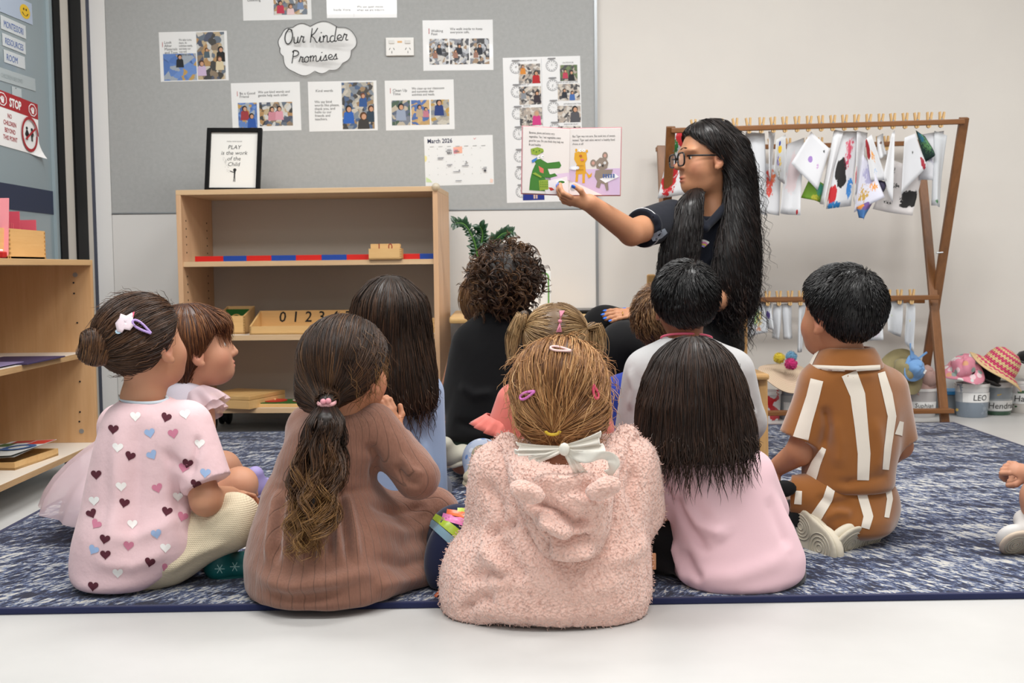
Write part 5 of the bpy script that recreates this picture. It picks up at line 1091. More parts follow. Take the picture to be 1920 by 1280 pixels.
# ------------------------------------------------------------------ bodies
def skin_mat(c, lip='#b5605a', name='skin'):
    t = NT(name); n = t.noise(t.vec(), 26, 3); at_ = t.n('ShaderNodeAttribute', attribute_name='blush'); base = t.mix(t.math('MULTIPLY', n, .35), c, tuple(x*y for x, y in zip(srgb(c), (.95, .8, .75))))
    t.color(t.mix(at_.outputs['Fac'], base, lip)); t.b.inputs['Roughness'].default_value = .5; t.b.inputs['Subsurface Weight'].default_value = .12; t.b.inputs['Subsurface Radius'].default_value = (.012, .005, .003); t.b.inputs['Specular IOR Level'].default_value = .35
    t.bump(t.noise(t.vec(), 700, 2), .06, .001); return t.m
def head_sdf(S, c, R, s=1., adult=False):
    """c: skull centre, R: right/forward/up columns"""
    L = lambda x, y, z: c+R@(np.array([x, y, z])*s); e = lambda p, r, k=.02, op='u': S.ell(L(*p), np.array(r)*s, R, k*s, op)
    jz = -.014 if adult else 0.
    S.ell(L(0, -.012, .022), np.array([.073, .090, .078])*s, R, .02*s); e((0, .022, -.030+jz*.5), (.058, .062, .066-jz*.6), .03)
    e((0, .050, -.078+jz), (.030, .032, .024), .03); e((0, .03, -.066+jz), (.044, .045, .03), .03)
    for x in (-1, 1):
        e((x*.034, .046, -.036+jz*.4), (.027, .028, .026), .025); e((x*.030, .086, -.004), (.017, .012, .010), .012, 's')
        adult and e((x*.030, .068, .016), (.024, .012, .008), .02)
    S.rc(L(0, .080, .000), L(0, .094 if not adult else .100, -.030), .007*s, .0105*s, .014*s)
    for x in (-1, 1): e((x*.009, .086, -.034), (.007, .008, .006), .006)
    ls = 1.3 if adult else 1.; e((0, .083, -.055+jz*.6), (.018, .008*ls, .0045*ls), .006); e((0, .082, -.064+jz*.7), (.016, .008*ls, .005*ls), .006); e((0, .092, -.0595+jz*.65), (.02, .006, .0012), .003, 's')
    for x in (-1, 1):
        e((x*.0755, -.004, -.016), (.008, .017, .028), .006); e((x*.083, -.001, -.012), (.006, .010, .016), .004, 's'); e((x*.077, .004, -.040), (.006, .008, .008), .005)
    return L
def face_parts(par, org, L, R, s, iris='#3a2618', brow=None, adult=False):
    for x in (-1, 1):
        c = L(x*.030, .0640, -.004); V = MB().ball((0, 0, 0), .0115*s, 14); vs = [Vector(c-org)+Vector(R@np.array([v.x, v.y, v.z])) for v in V.v]; q = MB()
        q.add(vs, V.f); q.mi = [1 if (R.T@(np.array(sum((vs[i] for i in f), Vector())/len(f))-(c-org)))[1] > .0085*s else 0 for f in q.f]
        q.build('eye', [plain('#e6e2dc', .2), plain(iris, .15)], par, True)
def blush_of(V, L, s, adult=False):
    jz = -.014 if adult else 0.; b = np.zeros(len(V))
    for z in (-.055+jz*.6, -.064+jz*.7): b = np.maximum(b, np.exp(-((np.linalg.norm((V-L(0, .086, z))/np.array([.014, .014, .006])*1.0/s, axis=1))**2)))
    for x in (-1, 1): b = np.maximum(b, .25*np.exp(-(np.linalg.norm(V-L(x*.045, .06, -.038), axis=1)/(.022*s))**2)); b = np.maximum(b, .3*np.exp(-(np.linalg.norm(V-L(x*.08, -.004, -.016), axis=1)/(.02*s))**2))
    return b
def hand_sdf(S, w, d, up, side=1, s=1., curl=.5, spread=.12, thumb=.6):
    """w: wrist, d: direction of the hand, up: back of the hand; side +1 puts the thumb on d x up side. Returns finger tips (tip, dir, up, r)"""
    d = nrm(d); up = nrm(V3(up)-d*(V3(up)@d)); x = np.cross(d, up)*side; R = np.stack([x, d, up], 1); tips = []
    S.ell(w+d*.030*s, np.array([.024, .036, .012])*s, R, .012*s); S.rc(w-d*.012*s, w+d*.02*s, .0165*s, .017*s, .012*s)
    for i, (ox, ln, r) in enumerate(((.019, .9, .0072), (.0065, 1.0, .0075), (-.0065, .94, .0072), (-.0185, .74, .0062))):
        b = w+d*.055*s+x*ox*s-up*.001*s; a = spread*(ox/.02); dd = nrm(d+x*a); p = b; an = 0.
        for seg, cu in ((.030*ln, curl*.6), (.021*ln, curl), (.016*ln, curl*.7)):
            an += cu; v = dd*math.cos(an)-up*math.sin(an); q = p+v*seg*s; S.rc(p, q, r*s, r*s*.93, .004*s); p = q
        tips.append((p, v, dd*math.sin(an)+up*math.cos(an), r*s))
    b = w+d*.014*s+x*.019*s-up*.004*s; v1 = nrm(d*.55+x*.75-up*thumb*.4); q = b+v1*.026*s; S.rc(b, q, .0095*s, .0085*s, .008*s); v2 = nrm(d*.9+x*.25-up*thumb*.5); q2 = q+v2*.024*s; S.rc(q, q2, .0082*s, .0072*s, .004*s); tips.append((q2, v2, nrm(up+x*.4), .0078*s))
    return tips
def box_of(pts, m): P = np.array([V3(p) for p in pts]); return (P.min(0)-m, P.max(0)+m)
SKINS = {}
class Person:
    def __init__(s, label, base, skin='#c08a6c', head=None, group='children seated on the rug', hs=1., vox=.009, adult=False, iris='#2c1c14', lip='#b5605a'):
        s.label = label; s.org = V3((base[0], base[1], base[2] if len(base) > 2 else 0.)); s.skin = skin; s.S = Sdf(); s.fine = []; s.vox = vox; s.group = group; s.hs = hs; s.adult = adult; s.iris = iris; s.lip = lip; s.L = None
    def head(s, u, v, Y, yaw, pitch=0., roll=0., neck=None):
        s.hc = V3(at(u, v, Y)); s.R = frame_of(yaw, pitch, roll); s.L = head_sdf(s.S, s.hc, s.R, s.hs, s.adult); h = s.hs
        s.fine.append((s.hc-np.array([.115, .115, .115])*h, s.hc+np.array([.115, .115, .115])*h, .0036 if not s.adult else .0034))
        if neck is not None: s.S.rc(s.L(0, -.018, -.055), neck, .034*h, .036*h, .03)
        return s
    def hand(s, w, d, up, side=1, sz=.72, curl=.5, spread=.12, thumb=.6, vis=False):
        t = hand_sdf(s.S, V3(w), d, up, side, sz, curl, spread, thumb); s.fine.append((*box_of([w]+[q[0] for q in t], .022), .0029 if vis else .0046)); return t
    def build(s):
        s.S.cut((0, 0, RZ+.001), (0, 0, -1)); V, Q = mesh_sdf(s.S, s.vox, s.fine); b = blush_of(V, s.L, s.hs, s.adult) if s.L is not None else np.zeros(len(V))
        key = (s.skin, s.lip)
        if key not in SKINS: SKINS[key] = skin_mat(s.skin, s.lip)
        me = np_mesh('person', V-s.org, Q, {'blush': b}); s.o = link('person', me, SKINS[key], None, Vector(s.org)); tag(s.o, s.label, 'person', s.group)
        if s.L is not None: face_parts(s.o, s.org, s.L, s.R, s.hs, s.iris, adult=s.adult)
        return s
    def cloth(s, name, S, mat, vox=.006, fold=None, noise=(.0, 30.), lab=None, thin=None, parent=None):
        V, Q = mesh_sdf(S, vox)
        if fold or noise[0]:
            d, N = S.grad(V)
            if noise[0]: V = V+N*(noise[0]*vnoise(V, noise[1], 5))[:, None]
            if fold: V = creases(V, N, fold)
        o = link(name, np_mesh(name, V-s.org, Q), mat, parent or s.o)
        if lab: o['label'] = lab
        S.bvh = BVHTree.FromPolygons([tuple(v) for v in V], [tuple(int(i) for i in q) for q in Q]); return o
def rayhit(S, u, v):
    d = ray(u, v).normalized(); h = S.bvh.ray_cast(Vector((0, 0, CAMZ)), d); return h if h[0] is not None else None
def decal(S, parent, org, outline, mat, name, off=.0012, grid=3, z=None):
    """flat print following a cloth surface: outline in photo pixels, filled as rings towards its middle"""
    c = np.mean(np.array(outline), 0); rings = []; n = len(outline)
    for k in range(grid+1): f = 1-k/grid*.999; rings.append([(c[0]+(p[0]-c[0])*f, c[1]+(p[1]-c[1])*f) for p in outline])
    vs = []
    for r in rings:
        for u, v in r:
            h = rayhit(S, u, v)
            if h is None: return None
            nn = h[1]; nn = nn if nn.dot(ray(u, v)) < 0 else -nn; vs.append(h[0]+nn*off-Vector(org))
    fs = [(k*n+i, k*n+(i+1) % n, (k+1)*n+(i+1) % n, (k+1)*n+i) for k in range(grid) for i in range(n)]
    return link(name, pyd(vs, fs), mat, parent, smooth=True)
def strip(S, parent, org, path, mat, name, off=.0012, n=24, across=4):
    """print stripe along a photo-pixel path (u, v, width px) laid on a cloth surface"""
    P = np.array(path, float); t = np.linspace(0, len(P)-1, n+1); C = np.stack([np.interp(t, np.arange(len(P)), P[:, i]) for i in range(3)], 1); T = np.gradient(C[:, :2], axis=0); T /= np.maximum(np.linalg.norm(T, axis=1, keepdims=True), 1e-9); vs = []; ok = []
    for i in range(n+1):
        for j in range(across+1):
            q = C[i, :2]+np.array([-T[i, 1], T[i, 0]])*C[i, 2]*(j/across-.5); h = rayhit(S, q[0], q[1])
            if h is None: vs.append(Vector((0, 0, 0))); ok.append(False)
            else: nn = h[1] if h[1].dot(ray(*q)) < 0 else -h[1]; vs.append(h[0]+nn*off-Vector(org)); ok.append(True)
    fs = []
    for i in range(n):
        for j in range(across):
            a = i*(across+1)+j; f = (a, a+1, a+across+2, a+across+1)
            if all(ok[k] for k in f) and max((vs[f[0]]-vs[f[2]]).length, (vs[f[1]]-vs[f[3]]).length) < .09: fs.append(f)
    if not fs: return None
    own = {}; lab = list(range(len(fs)))
    def find(x):
        while lab[x] != x: x = lab[x]
        return x
    for i, f in enumerate(fs):
        for v in f:
            if v in own: lab[find(i)] = find(own[v])
            own[v] = i
    roots = [find(i) for i in range(len(fs))]; big = max(set(roots), key=roots.count); fs = [f for f, r in zip(fs, roots) if r == big]; us = sorted({v for f in fs for v in f}); mp = {v: i for i, v in enumerate(us)}
    return link(name, pyd([vs[v] for v in us], [tuple(mp[v] for v in f) for f in fs]), mat, parent, smooth=True)
def cap_sdf(p, ext=.012, plane=.010, tilt=0., k=.02):
    """close hair volume over the skull of a Person"""
    S = Sdf(); s = p.hs; S.ell(p.L(0, -.012, .024), np.array([.073+ext, .090+ext, .078+ext])*s, p.R); n = p.R@nrm((0, .75, -.66+tilt)); S.cut(p.hc+n*plane*s, n, .012*s); return S
# ================================================================== the children
A = lambda u, v, Y: V3(at(u, v, Y))
def limb(S, pts, rs, k=.02): S.chain([V3(p) for p in pts], rs, k)
HM_DARK = hair_mat([(0, '#120b08'), (.45, '#2a1a12'), (.8, '#4f3525'), (1, '#6f4d36')])
HM_BROWN = hair_mat([(0, '#1a100a'), (.4, '#3a2417'), (.75, '#664429'), (1, '#8f6740')])
HM_OMBRE = hair_mat([(0, '#150d09'), (.30, '#2f1e14'), (.55, '#5c3d25'), (.8, '#9a7140'), (1, '#c9a268')])
HM_GINGER = hair_mat([(0, '#35200f'), (.3, '#744a28'), (.6, '#a87646'), (.85, '#c99a64'), (1, '#dfba88')])
HM_BLOND = hair_mat([(0, '#3a2817'), (.3, '#6e5233'), (.6, '#9c7c53'), (.85, '#c0a074'), (1, '#d8be94')])
HM_RED = hair_mat([(0, '#2a140a'), (.3, '#4c2a17'), (.6, '#734628'), (.85, '#95633c'), (1, '#b98655')])
HM_BLACK = hair_mat([(0, '#060506'), (.5, '#100e0f'), (.85, '#1f1a1a'), (1, '#38302d')], .36)
HM_LIGHT = hair_mat([(0, '#2a190d'), (.35, '#553820'), (.65, '#7f5a38'), (1, '#b08a5e')])
def to_point(t): t = V3(t); return lambda P, s: t-P
def down_from(c, w=.5, g=1.): c = V3(c); return lambda P, s: (P-c)*np.array([1, 1, .2])*w/np.maximum(np.linalg.norm(P-c, axis=1, keepdims=True), 1e-6)+np.array([0, 0, -g])
def heart(u, v, s, rot=0.):
    out = []
    for k in range(22):
        t = 2*PI*k/22; x = 16*math.sin(t)**3/17; y = -(13*math.cos(t)-5*math.cos(2*t)-2*math.cos(3*t)-math.cos(4*t))/17; c, d = math.cos(rot), math.sin(rot); out.append((u+s*(x*c-y*d), v+s*(x*d+y*c)))
    return out
def snap_clip(p, S, pts, r, col, name='hair_clip', lab=None, w=.006):
    """a small bent-metal snap clip lying along two photo points on the hair"""
    a, b = (hit(S, *q) for q in pts)
    if a is None or b is None: return
    d, g = S.grad(np.array([(a+b)/2])); g = g[0]; x = b-a; L = np.linalg.norm(x); x = x/L; y = np.cross(g, x); P = []
    for t in np.linspace(0, 2*PI, 20): P.append(Vector((a+b)/2+g*.009+x*L/2*math.cos(t)+y*w*math.sin(t)*(1.15-.75*math.cos(t))*.7-p.org))
    m = MB().tube(P, r, 6); o = m.build(name, plain(col, .25), p.o, True)
    if lab: o['label'] = lab
    return o
def shoe_sdf(heel, toe, up, w=.03, h=.045):
    heel, toe = V3(heel), V3(toe); d = nrm(toe-heel); up = nrm(V3(up)-d*(V3(up)@d)); x = np.cross(d, up); R = np.stack([x, d, up], 1); L = np.linalg.norm(toe-heel); S = Sdf()
    S.ell(heel+d*L*.25+up*h*.45, (w*.92, L*.32, h*.55), R); S.ell(heel+d*L*.70+up*h*.35, (w*1.08, L*.36, h*.45), R, .02); S.rc(heel+d*L*.22+up*h*.5, heel+d*L*.18+up*h*1.25, w*.85, w*.75, .015); S.cut(heel, -up, .006)
    return S, R, L
def shoe(p, heel, toe, up, mat, sole='#d8d2c4', w=.03, h=.045, treads=False, name='shoe'):
    S, R, L = shoe_sdf(heel, toe, up, w, h); o = p.cloth(name, S, mat, .004); p.shoe_S = S
    T = Sdf(); d, u_ = R[:, 1], R[:, 2]; hl = V3(heel); T.ell(hl+d*L*.27, (w*.98, L*.33, .014), R); T.ell(hl+d*L*.70, (w*1.14, L*.36, .014), R, .03); T.cut(hl-u_*.004, -u_, .003); T.cut(hl+u_*.010, u_, .003)
    so = p.cloth('sole', T, plain(sole, .7), .004, parent=o)
    if treads:
        for c_, r0 in ((.25, .8), (.72, 1.)):
            for k in range(1, 5):
                P = [Vector(hl+d*L*c_-u_*.0045+R[:, 0]*w*r0*k/5*math.cos(t)+d*L*.28*k/5*math.sin(t)-p.org) for t in np.linspace(0, 2*PI, 26)]; MB().tube(P, .0016, 5).build('tread_ring', plain('#b9b2a2', .8), so, True)
    return o
# ---------------------------------------------------------------- 1: heart-print top
Y = 2.38; p = Person('child in a pink heart-print top and cream trousers, sitting cross-legged and looking right', A(270, 1090, Y)*[1, 1, 0]+[0, 0, RZ], '#bd8a6c')
p.hs = .92; p.head(270, 644, Y, 34, 8, -3, A(266, 748, Y+.01))
limb(p.S, [A(268, 748, Y+.01), A(262, 850, Y+.02), A(258, 1020, Y+.03)], [.045, .062, .075]); 
elb = A(386, 938, Y-.05); wr = A(430, 930, Y+.10); limb(p.S, [A(345, 800, Y), elb, wr], [.034, .031, .022], .02); p.hand(wr, (.5, .8, 0), (0, 0, 1), curl=.6)
wl = A(330, 960, Y+.22); limb(p.S, [A(225, 795, Y+.13), A(235, 930, Y+.22), wl], [.033, .029, .021]); p.hand(wl, (.9, .3, -.1), (0, 0, 1), -1, curl=.6)
limb(p.S, [A(285, 1030, Y-.02), A(440, 975, Y+.03), A(390, 1030, Y+.22)], [.06, .045, .03]); limb(p.S, [A(245, 1030, Y+.08), A(300, 960, Y+.30), A(400, 1020, Y+.10)], [.06, .045, .03])
p.build()
pants = Sdf(); pants.ell(A(258, 1035, Y-.005), (.125, .10, .075)); pants.rc(A(285, 1045, Y-.0), A(437, 976, Y-.0), .066, .056, .04); pants.rc(A(437, 976, Y), A(400, 1030, Y+.17), .054, .04, .02); pants.rc(A(245, 1030, Y+.10), A(310, 955, Y+.28), .064, .054, .03); pants.cut((0, 0, RZ), (0, 0, -1))
t = NT('waffle_knit'); w1 = t.n('ShaderNodeTexWave', wave_type='BANDS'); w1.inputs['Scale'].default_value = 95; t.l(t.vec(rot=(0, .6, 0)), w1.inputs['Vector']); w2 = t.n('ShaderNodeTexWave', wave_type='BANDS', bands_direction='Z'); w2.inputs['Scale'].default_value = 80; t.l(t.vec(), w2.inputs['Vector'])
t.b.inputs['Base Color'].default_value = c4('#dccdb0'); t.b.inputs['Roughness'].default_value = .9; t.bump(t.math('ADD', w1.outputs['Fac'], w2.outputs['Fac']), .35, .002)
p.cloth('trousers', pants, t.m, fold=[(hits(pants, [(300, 1075), (360, 1040), (430, 1015)]), .010, .005), (hits(pants, [(320, 1100), (390, 1060), (440, 1030)]), .010, -.004), (hits(pants, [(380, 985), (410, 965), (440, 950)]), .008, .003)])
top = Sdf(); top.rows(Y, [(742, 232, 315, .055, .01), (752, 215, 335, .065, .01), (775, 198, 352, .085, .01), (830, 182, 362, .10, .015), (900, 166, 364, .105, .02), (960, 154, 366, .11, .02), (1010, 140, 366, .115, .015), (1050, 136, 352, .12, .01), (1090, 142, 318, .12, -.005)], n=2.2, rnd=.03)
top.rc(A(348, 800, Y-.02), A(390, 905, Y-.05), .056, .049, .03, flat=True); top.rc(A(228, 800, Y+.12), A(230, 900, Y+.2), .052, .05, .03)
top.rc(A(240, 1020, Y-.03), A(300, 1012, Y-.02), .090, .080, .03); top.cut((0, 0, RZ+.004), (0, 0, -1)); top.cut(A(330, 1066, Y-.08), (.55, -.1, -.85), .004); neckcut = A(270, 741, Y-.0); top.ell(neckcut, (.045, .045, .03), None, .008, 's')
M_HTOP = fabric('#e4c2c6', '#ecccd0', 260, .35, sheen=.15, fold=26, foldamp=.35)
tp = p.cloth('heart_top', top, M_HTOP, .005, fold=[(hits(top, [(300, 840), (330, 870), (350, 880), (372, 865)]), .010, -.006), (hits(top, [(372, 815), (368, 850), (356, 900)]), .006, -.005), (hits(top, [(230, 770), (220, 900), (205, 1050)]), .014, .006), (hits(top, [(262, 780), (258, 900), (250, 1040)]), .014, -.006), (hits(top, [(300, 780), (310, 900), (320, 1030)]), .016, .005), (hits(top, [(180, 1000), (240, 1010), (300, 990), (350, 960)]), .012, .005), (hits(top, [(175, 1050), (250, 1060), (320, 1030)]), .012, .004), (hits(top, [(345, 905), (352, 940), (340, 990)]), .010, .004)])
HC = {'m': '#56222f', 'p': '#cf7f98', 'w': '#f2efec', 'b': '#9db6dc'}
for u, v, c, r in ((186, 796, 'p', -.2), (213, 804, 'm', .1), (254, 780, 'w', 0), (294, 746, 'p', -.3), (312, 782, 'm', .3), (347, 776, 'w', -.2), (325, 812, 'p', -.2), (281, 811, 'b', -.2), (374, 831, 'w', 0), (385, 886, 'b', .1), (345, 876, 'p', .2), (285, 852, 'b', -.5), (244, 854, 'm', .3), (221, 838, 'w', .1), (181, 889, 'm', 0), (227, 911, 'w', 0), (295, 914, 'p', -.3), (333, 930, 'w', 0), (367, 907, 'm', .3), (233, 942, 'm', .2), (313, 958, 'm', .2), (342, 968, 'p', .3), (172, 962, 'm', -.4), (181, 982, 'p', .6), (248, 982, 'w', 0), (293, 1000, 'b', -.2), (197, 1010, 'm', .2), (241, 1022, 'p', .1), (176, 1030, 'b', .5), (198, 1039, 'm', 0), (281, 1053, 'm', .2), (310, 1026, 'w', 0), (221, 1073, 'w', 0), (312, 1065, 'p', .5), (175, 1098, 'm', .1), (271, 1096, 'b', .3), (168, 838, 'p', .1), (177, 938, 'w', 0), (352, 868, 'm', .2)):
    decal(top, tp, p.org, heart(u, v, 10.6, r), plain(HC[c], .85), 'heart_print', .0011, 2)
c_ = MB(); c_.tube([Vector(A(270+44*math.cos(t), 747+9*math.sin(t), Y+.045*math.sin(-t))-p.org) for t in np.linspace(0, 2*PI, 24)], .004, 6).build('neckband', plain('#c9d3dc', .8), tp, True)
H = cap_sdf(p, .014, .012); bun = A(180, 650, Y-.075); tie = A(204, 652, Y-.055); Hh = Hair(H, .006, .15); fd = p.R[:, 1]
Hh.cover(2600, to_point(tie), .085, 11, .0012, .0008, (.15, .75), seed=1, clump=70)
Hh.cover(160, to_point(tie), .06, 9, .004, .0005, (.3, .9), wav=(.003, 9), seed=2, lift=.012)
B = Sdf(); B.ell(bun, (.039, .034, .037)); ax = nrm(tie-bun+np.array([0, -.012, 0])); B.ell(bun-ax*.030, (.012, .012, .012), None, .02, 's'); BH = Hair(B, .005, .2)
BH.cover(900, lambda P, s: np.cross(ax, P-bun)+(bun-P)*.25, .07, 12, .001, .0008, (.15, .95), seed=3, clump=110)
Hh.add(np.concatenate(BH.V), np.concatenate(BH.Q), np.concatenate(BH.T)); hair1 = Hh.build(p.o, p.org, HM_BROWN)
sc_ = MB().tube([Vector(tie-ax*.004+(np.cross(ax, [0, 0, 1])*math.cos(t)+np.array([0, 0, 1])*math.sin(t))*.024-p.org) for t in np.linspace(0, 2*PI, 22)], .004, 6).build('hair_tie', plain('#8a6236', .5), p.o, True)
snap_clip(p, H, ((247, 603), (281, 626)), .0026, '#b79ad6', lab='lilac snap clip with a small unicorn head', w=.007)
un = [(222, 622), (219, 608), (226, 600), (228, 592), (238, 596), (248, 590), (249, 598), (250, 612), (244, 620), (234, 618), (230, 624)]
H.bvh = BVHTree.FromPolygons([tuple(v) for v in Hh.capV], [tuple(int(i) for i in q) for q in Hh.capQ])
u1_ = decal(H, p.o, p.org, un, plain('#e8d5dd', .35), 'unicorn_clip', .006, 3)
if u1_: u1_.modifiers.new('thickness', 'SOLIDIFY').thickness = .004
for q_, c_ in ((disc(243, 603, 2.5), '#2b2226'), ([(243, 592), (252, 588), (250, 598)], '#d8506e'), ([(220, 609), (227, 604), (230, 610), (222, 616)], '#d97a90'), (disc(224, 622, 5.5, 4), '#b9d4e6')): decal(H, u1_, p.org, q_, plain(c_, .4), 'clip_detail', .0085, 2)
sd = shoe(p, A(392, 1086, Y+.04), A(486, 1072, Y+.08), (0, -.1, 1), plain('#1f6f70', .5), '#1c5f60', .036, .062)
for u, v in ((412, 1066), (440, 1062)):
    for a_ in (0, 1.05, 2.1): strip(p.shoe_S, sd, p.org, [(u-9*math.cos(a_), v-9*math.sin(a_), 1.6), (u+9*math.cos(a_), v+9*math.sin(a_), 1.6)], plain('#a9d6d2', .6), 'snowflake_print', .001, 6, 1); sd['label'] = 'teal shoe with pale snowflake print'
p1 = p
# ---------------------------------------------------------------- 3: brown ribbed dress
Y = 2.33; p = Person('child in a brown ribbed dress resting chin on hands, sitting cross-legged', A(640, 1110, Y)*[1, 1, 0]+[0, 0, RZ], '#bd8666')
p.hs = .95; p.head(650, 692, Y, 32, 4, 3, A(642, 775, Y+.01))
limb(p.S, [A(640, 775, Y+.01), A(625, 860, Y+.03), A(620, 1030, Y+.05)], [.045, .062, .08])
el = A(785, 893, Y+.0); wr = A(740, 806, Y+.06); limb(p.S, [A(700, 800, Y+.01), el, wr], [.034, .03, .021]); p.hand(wr, A(720, 742, Y+.05)-wr, (.5, -.8, .1), 1, .78, .8, .05, vis=True)
wl = A(690, 815, Y+.18); limb(p.S, [A(575, 800, Y+.05), A(640, 900, Y+.2), wl], [.034, .03, .021]); p.hand(wl, (.1, 0, 1), (0, 1, 0), -1, .7, .8)
limb(p.S, [A(670, 1040, Y+.05), A(810, 965, Y+.14), A(700, 1020, Y+.28)], [.07, .05, .035]); limb(p.S, [A(590, 1040, Y+.05), A(520, 1000, Y+.2), A(640, 1020, Y+.28)], [.07, .05, .035])
p.build()
dr = Sdf(); dr.rows(Y, [(766, 610, 672, .045, .01), (778, 572, 705, .06, .01), (800, 548, 722, .078, .015), (850, 524, 722, .09, .02), (905, 506, 700, .095, .025), (925, 500, 698, .10, .03)], n=2.2, rnd=.025)
dr.rows(Y, [(905, 504, 702, .10, .025), (935, 490, 720, .125, .02), (980, 474, 745, .16, .01), (1040, 462, 770, .185, .0), (1085, 464, 775, .19, .0), (1108, 470, 760, .19, .0)], .03, 2.2, .03)
dr.rc(A(660, 1020, Y+.06), A(812, 962, Y+.10), .10, .058, .05); dr.ell(A(770, 1060, Y+.06), (.075, .11, .05), None, .05)
dr.rc(A(703, 800, Y+.0), A(783, 893, Y-.005), .048, .043, .025); dr.rc(A(783, 893, Y-.005), A(746, 822, Y+.055), .042, .031, .02, flat=True); dr.rc(A(578, 800, Y+.05), A(645, 905, Y+.2), .046, .04, .03)
dr.ell(A(640, 764, Y-.0), (.040, .04, .022), None, .008, 's'); dr.cut((0, 0, RZ+.002), (0, 0, -1))
t = NT('ribbed_knit'); sx = t.n('ShaderNodeSeparateXYZ'); t.l(t.vec(), sx.inputs[0]); an_ = t.math('ARCTAN2', t.math('ADD', sx.outputs[0], .015), t.math('MULTIPLY', t.math('SUBTRACT', sx.outputs[1], .04), -1.)); wob = t.math('MULTIPLY', t.noise(t.vec(), 7, 2), .10)
rib = t.math('PINGPONG', t.math('MULTIPLY', t.math('ADD', an_, wob), 10.), .5); ln = t.math('LESS_THAN', rib, .035); fine = t.noise(t.vec((1, 1, .25)), 300, 3)
t.color(t.mix(t.math('MULTIPLY', ln, .55), t.mix(fine, '#765040', '#8f6452'), '#4f3528')); t.b.inputs['Roughness'].default_value = .92; t.b.inputs['Sheen Weight'].default_value = .3; t.bump(t.math('ADD', t.math('MULTIPLY', t.math('SMOOTH_MIN', rib, .06, .04), 6.), t.math('MULTIPLY', fine, .5)), .5, .004)
F_ = lambda uv, w, h: (hits(dr, uv), w, h)
gath = [F_([(505+u*13, 918), (498+u*14.5, 960), (490+u*16, 1010), (485+u*17, 1060)], .007, .007*(1 if u % 2 else -1)) for u in range(1, 12)]
p.cloth('dress', dr, t.m, .005, fold=gath+[F_([(505, 912), (560, 922), (640, 925), (695, 915)], .007, -.006), F_([(480, 1080), (540, 1100), (620, 1090), (700, 1070)], .012, .008), F_([(500, 1110), (580, 1120), (650, 1105)], .010, -.006), F_([(690, 945), (740, 960), (800, 945)], .010, -.006), F_([(680, 985), (750, 1000), (820, 985)], .014, .007), F_([(690, 1050), (760, 1060), (820, 1040)], .014, -.008), F_([(700, 1100), (740, 1090), (800, 1080)], .012, .008), F_([(690, 830), (705, 860), (700, 900)], .008, -.007), F_([(750, 850), (770, 880), (795, 890)], .006, .004), F_([(740, 870), (760, 900), (790, 910)], .006, -.004)], noise=(.0015, 60))
H = cap_sdf(p, .016, .014); tie = A(613, 754, Y-.105); H.merge(Sdf().rc(p.L(-.02, -.07, -.04), tie, .045, .018, .03), .03)
Hh = Hair(H, .006, .12); Hh.cover(3000, to_point(tie+np.array([0, .02, 0])), .10, 12, .0012, .0008, (.1, .62), seed=5, clump=60)
Hh.cover(60, lambda P, s: np.array([.35, -.1, -.9])+0*P, .09, 14, .004, .0006, (.35, .8), cond=lambda V: (V-p.hc)@p.R[:, 0] > .055, wav=(.006, 12), seed=6, lift=.012)
def ponytail(Hh, guide, rad, n, m, seed, tone, tip, wav, r=.0009, lenv=.35, core=True, vox=.006, per=22):
    """ringlet clumps around a hanging guide line"""
    G = np.array(guide); t0 = np.linspace(0, 1, len(G)); R_ = np.random.default_rng(seed); nc = n//per; P = []
    for c_i in range(nc):
        an = R_.random()*6.28; rr_ = .55+.5*R_.random(); Lc = 1-lenv*R_.random()**1.3; h = wav[1]*(.75+.5*R_.random()); ph = R_.random()*6.28; am = wav[0]*(.6+.8*R_.random()); sg = 1 if R_.random() < .5 else -1
        for k in range(per):
            L_ = Lc*(1-.12*R_.random()); t = np.linspace(0, L_, m); c = np.stack([np.interp(t, t0, G[:, q]) for q in range(3)], 1); w = np.interp(t, t0, rad); amp = am*np.clip((t-.10)/.45, 0, 1)**1.2
            j_ = R_.normal(size=3)*.0032*(.4+np.clip(t*2, 0, 1))[:, None]; a = t*h*sg+ph+R_.normal()*.25
            P.append(c+np.stack([np.cos(an)*w*rr_+amp*np.sin(a), .65*np.sin(an)*w*rr_+amp*np.cos(a)*.8, amp*.35*np.sin(a*1.1)], 1)+j_)
    if core:
        C = Sdf(); kc = max(3, len(guide)-2); C.chain([V3(g) for g in guide[:kc]], [x*(.55-.25*i_/kc) for i_, x in enumerate(rad[:kc])], .02); V, Q = mesh_sdf(C, vox); tt = np.clip((guide[0][2]-V[:, 2])/max(guide[0][2]-guide[-1][2], .01), 0, 1); Hh.add(V, Q, .05+tip*.3*tt+.06*vnoise(V, 120))
    Hh.strands(np.array(P), r, tone, seed, tip, 90., .3)
gd = [tie, A(611, 790, Y-.14), A(603, 840, Y-.145), A(592, 910, Y-.16), A(585, 970, Y-.175), A(572, 1020, Y-.18), A(558, 1055, Y-.185)]
ponytail(Hh, gd, [.010, .034, .044, .046, .040, .030, .016], 900, 46, 7, (.10, .5), .66, (.013, 26), .0009, .42)
Hh.build(p.o, p.org, HM_OMBRE)
MB().tube([Vector(tie+np.array([math.cos(t)*.015, -.004+math.sin(t)*.013, math.sin(t)*.004])-p.org) for t in np.linspace(0, 2*PI, 20)], .0045, 8).build('hair_tie', plain('#e0a9ac', .5), p.o, True)
q_ = MB(); q_.ball(Vector(tie-p.org)+Vector((-.004, -.022, .004)), (.006, .004, .006), 10).ball(Vector(tie-p.org)+Vector((.006, -.022, .005)), (.006, .004, .006), 10).build('hair_tie_charm', plain('#e59aa6', .3), p.o, True)
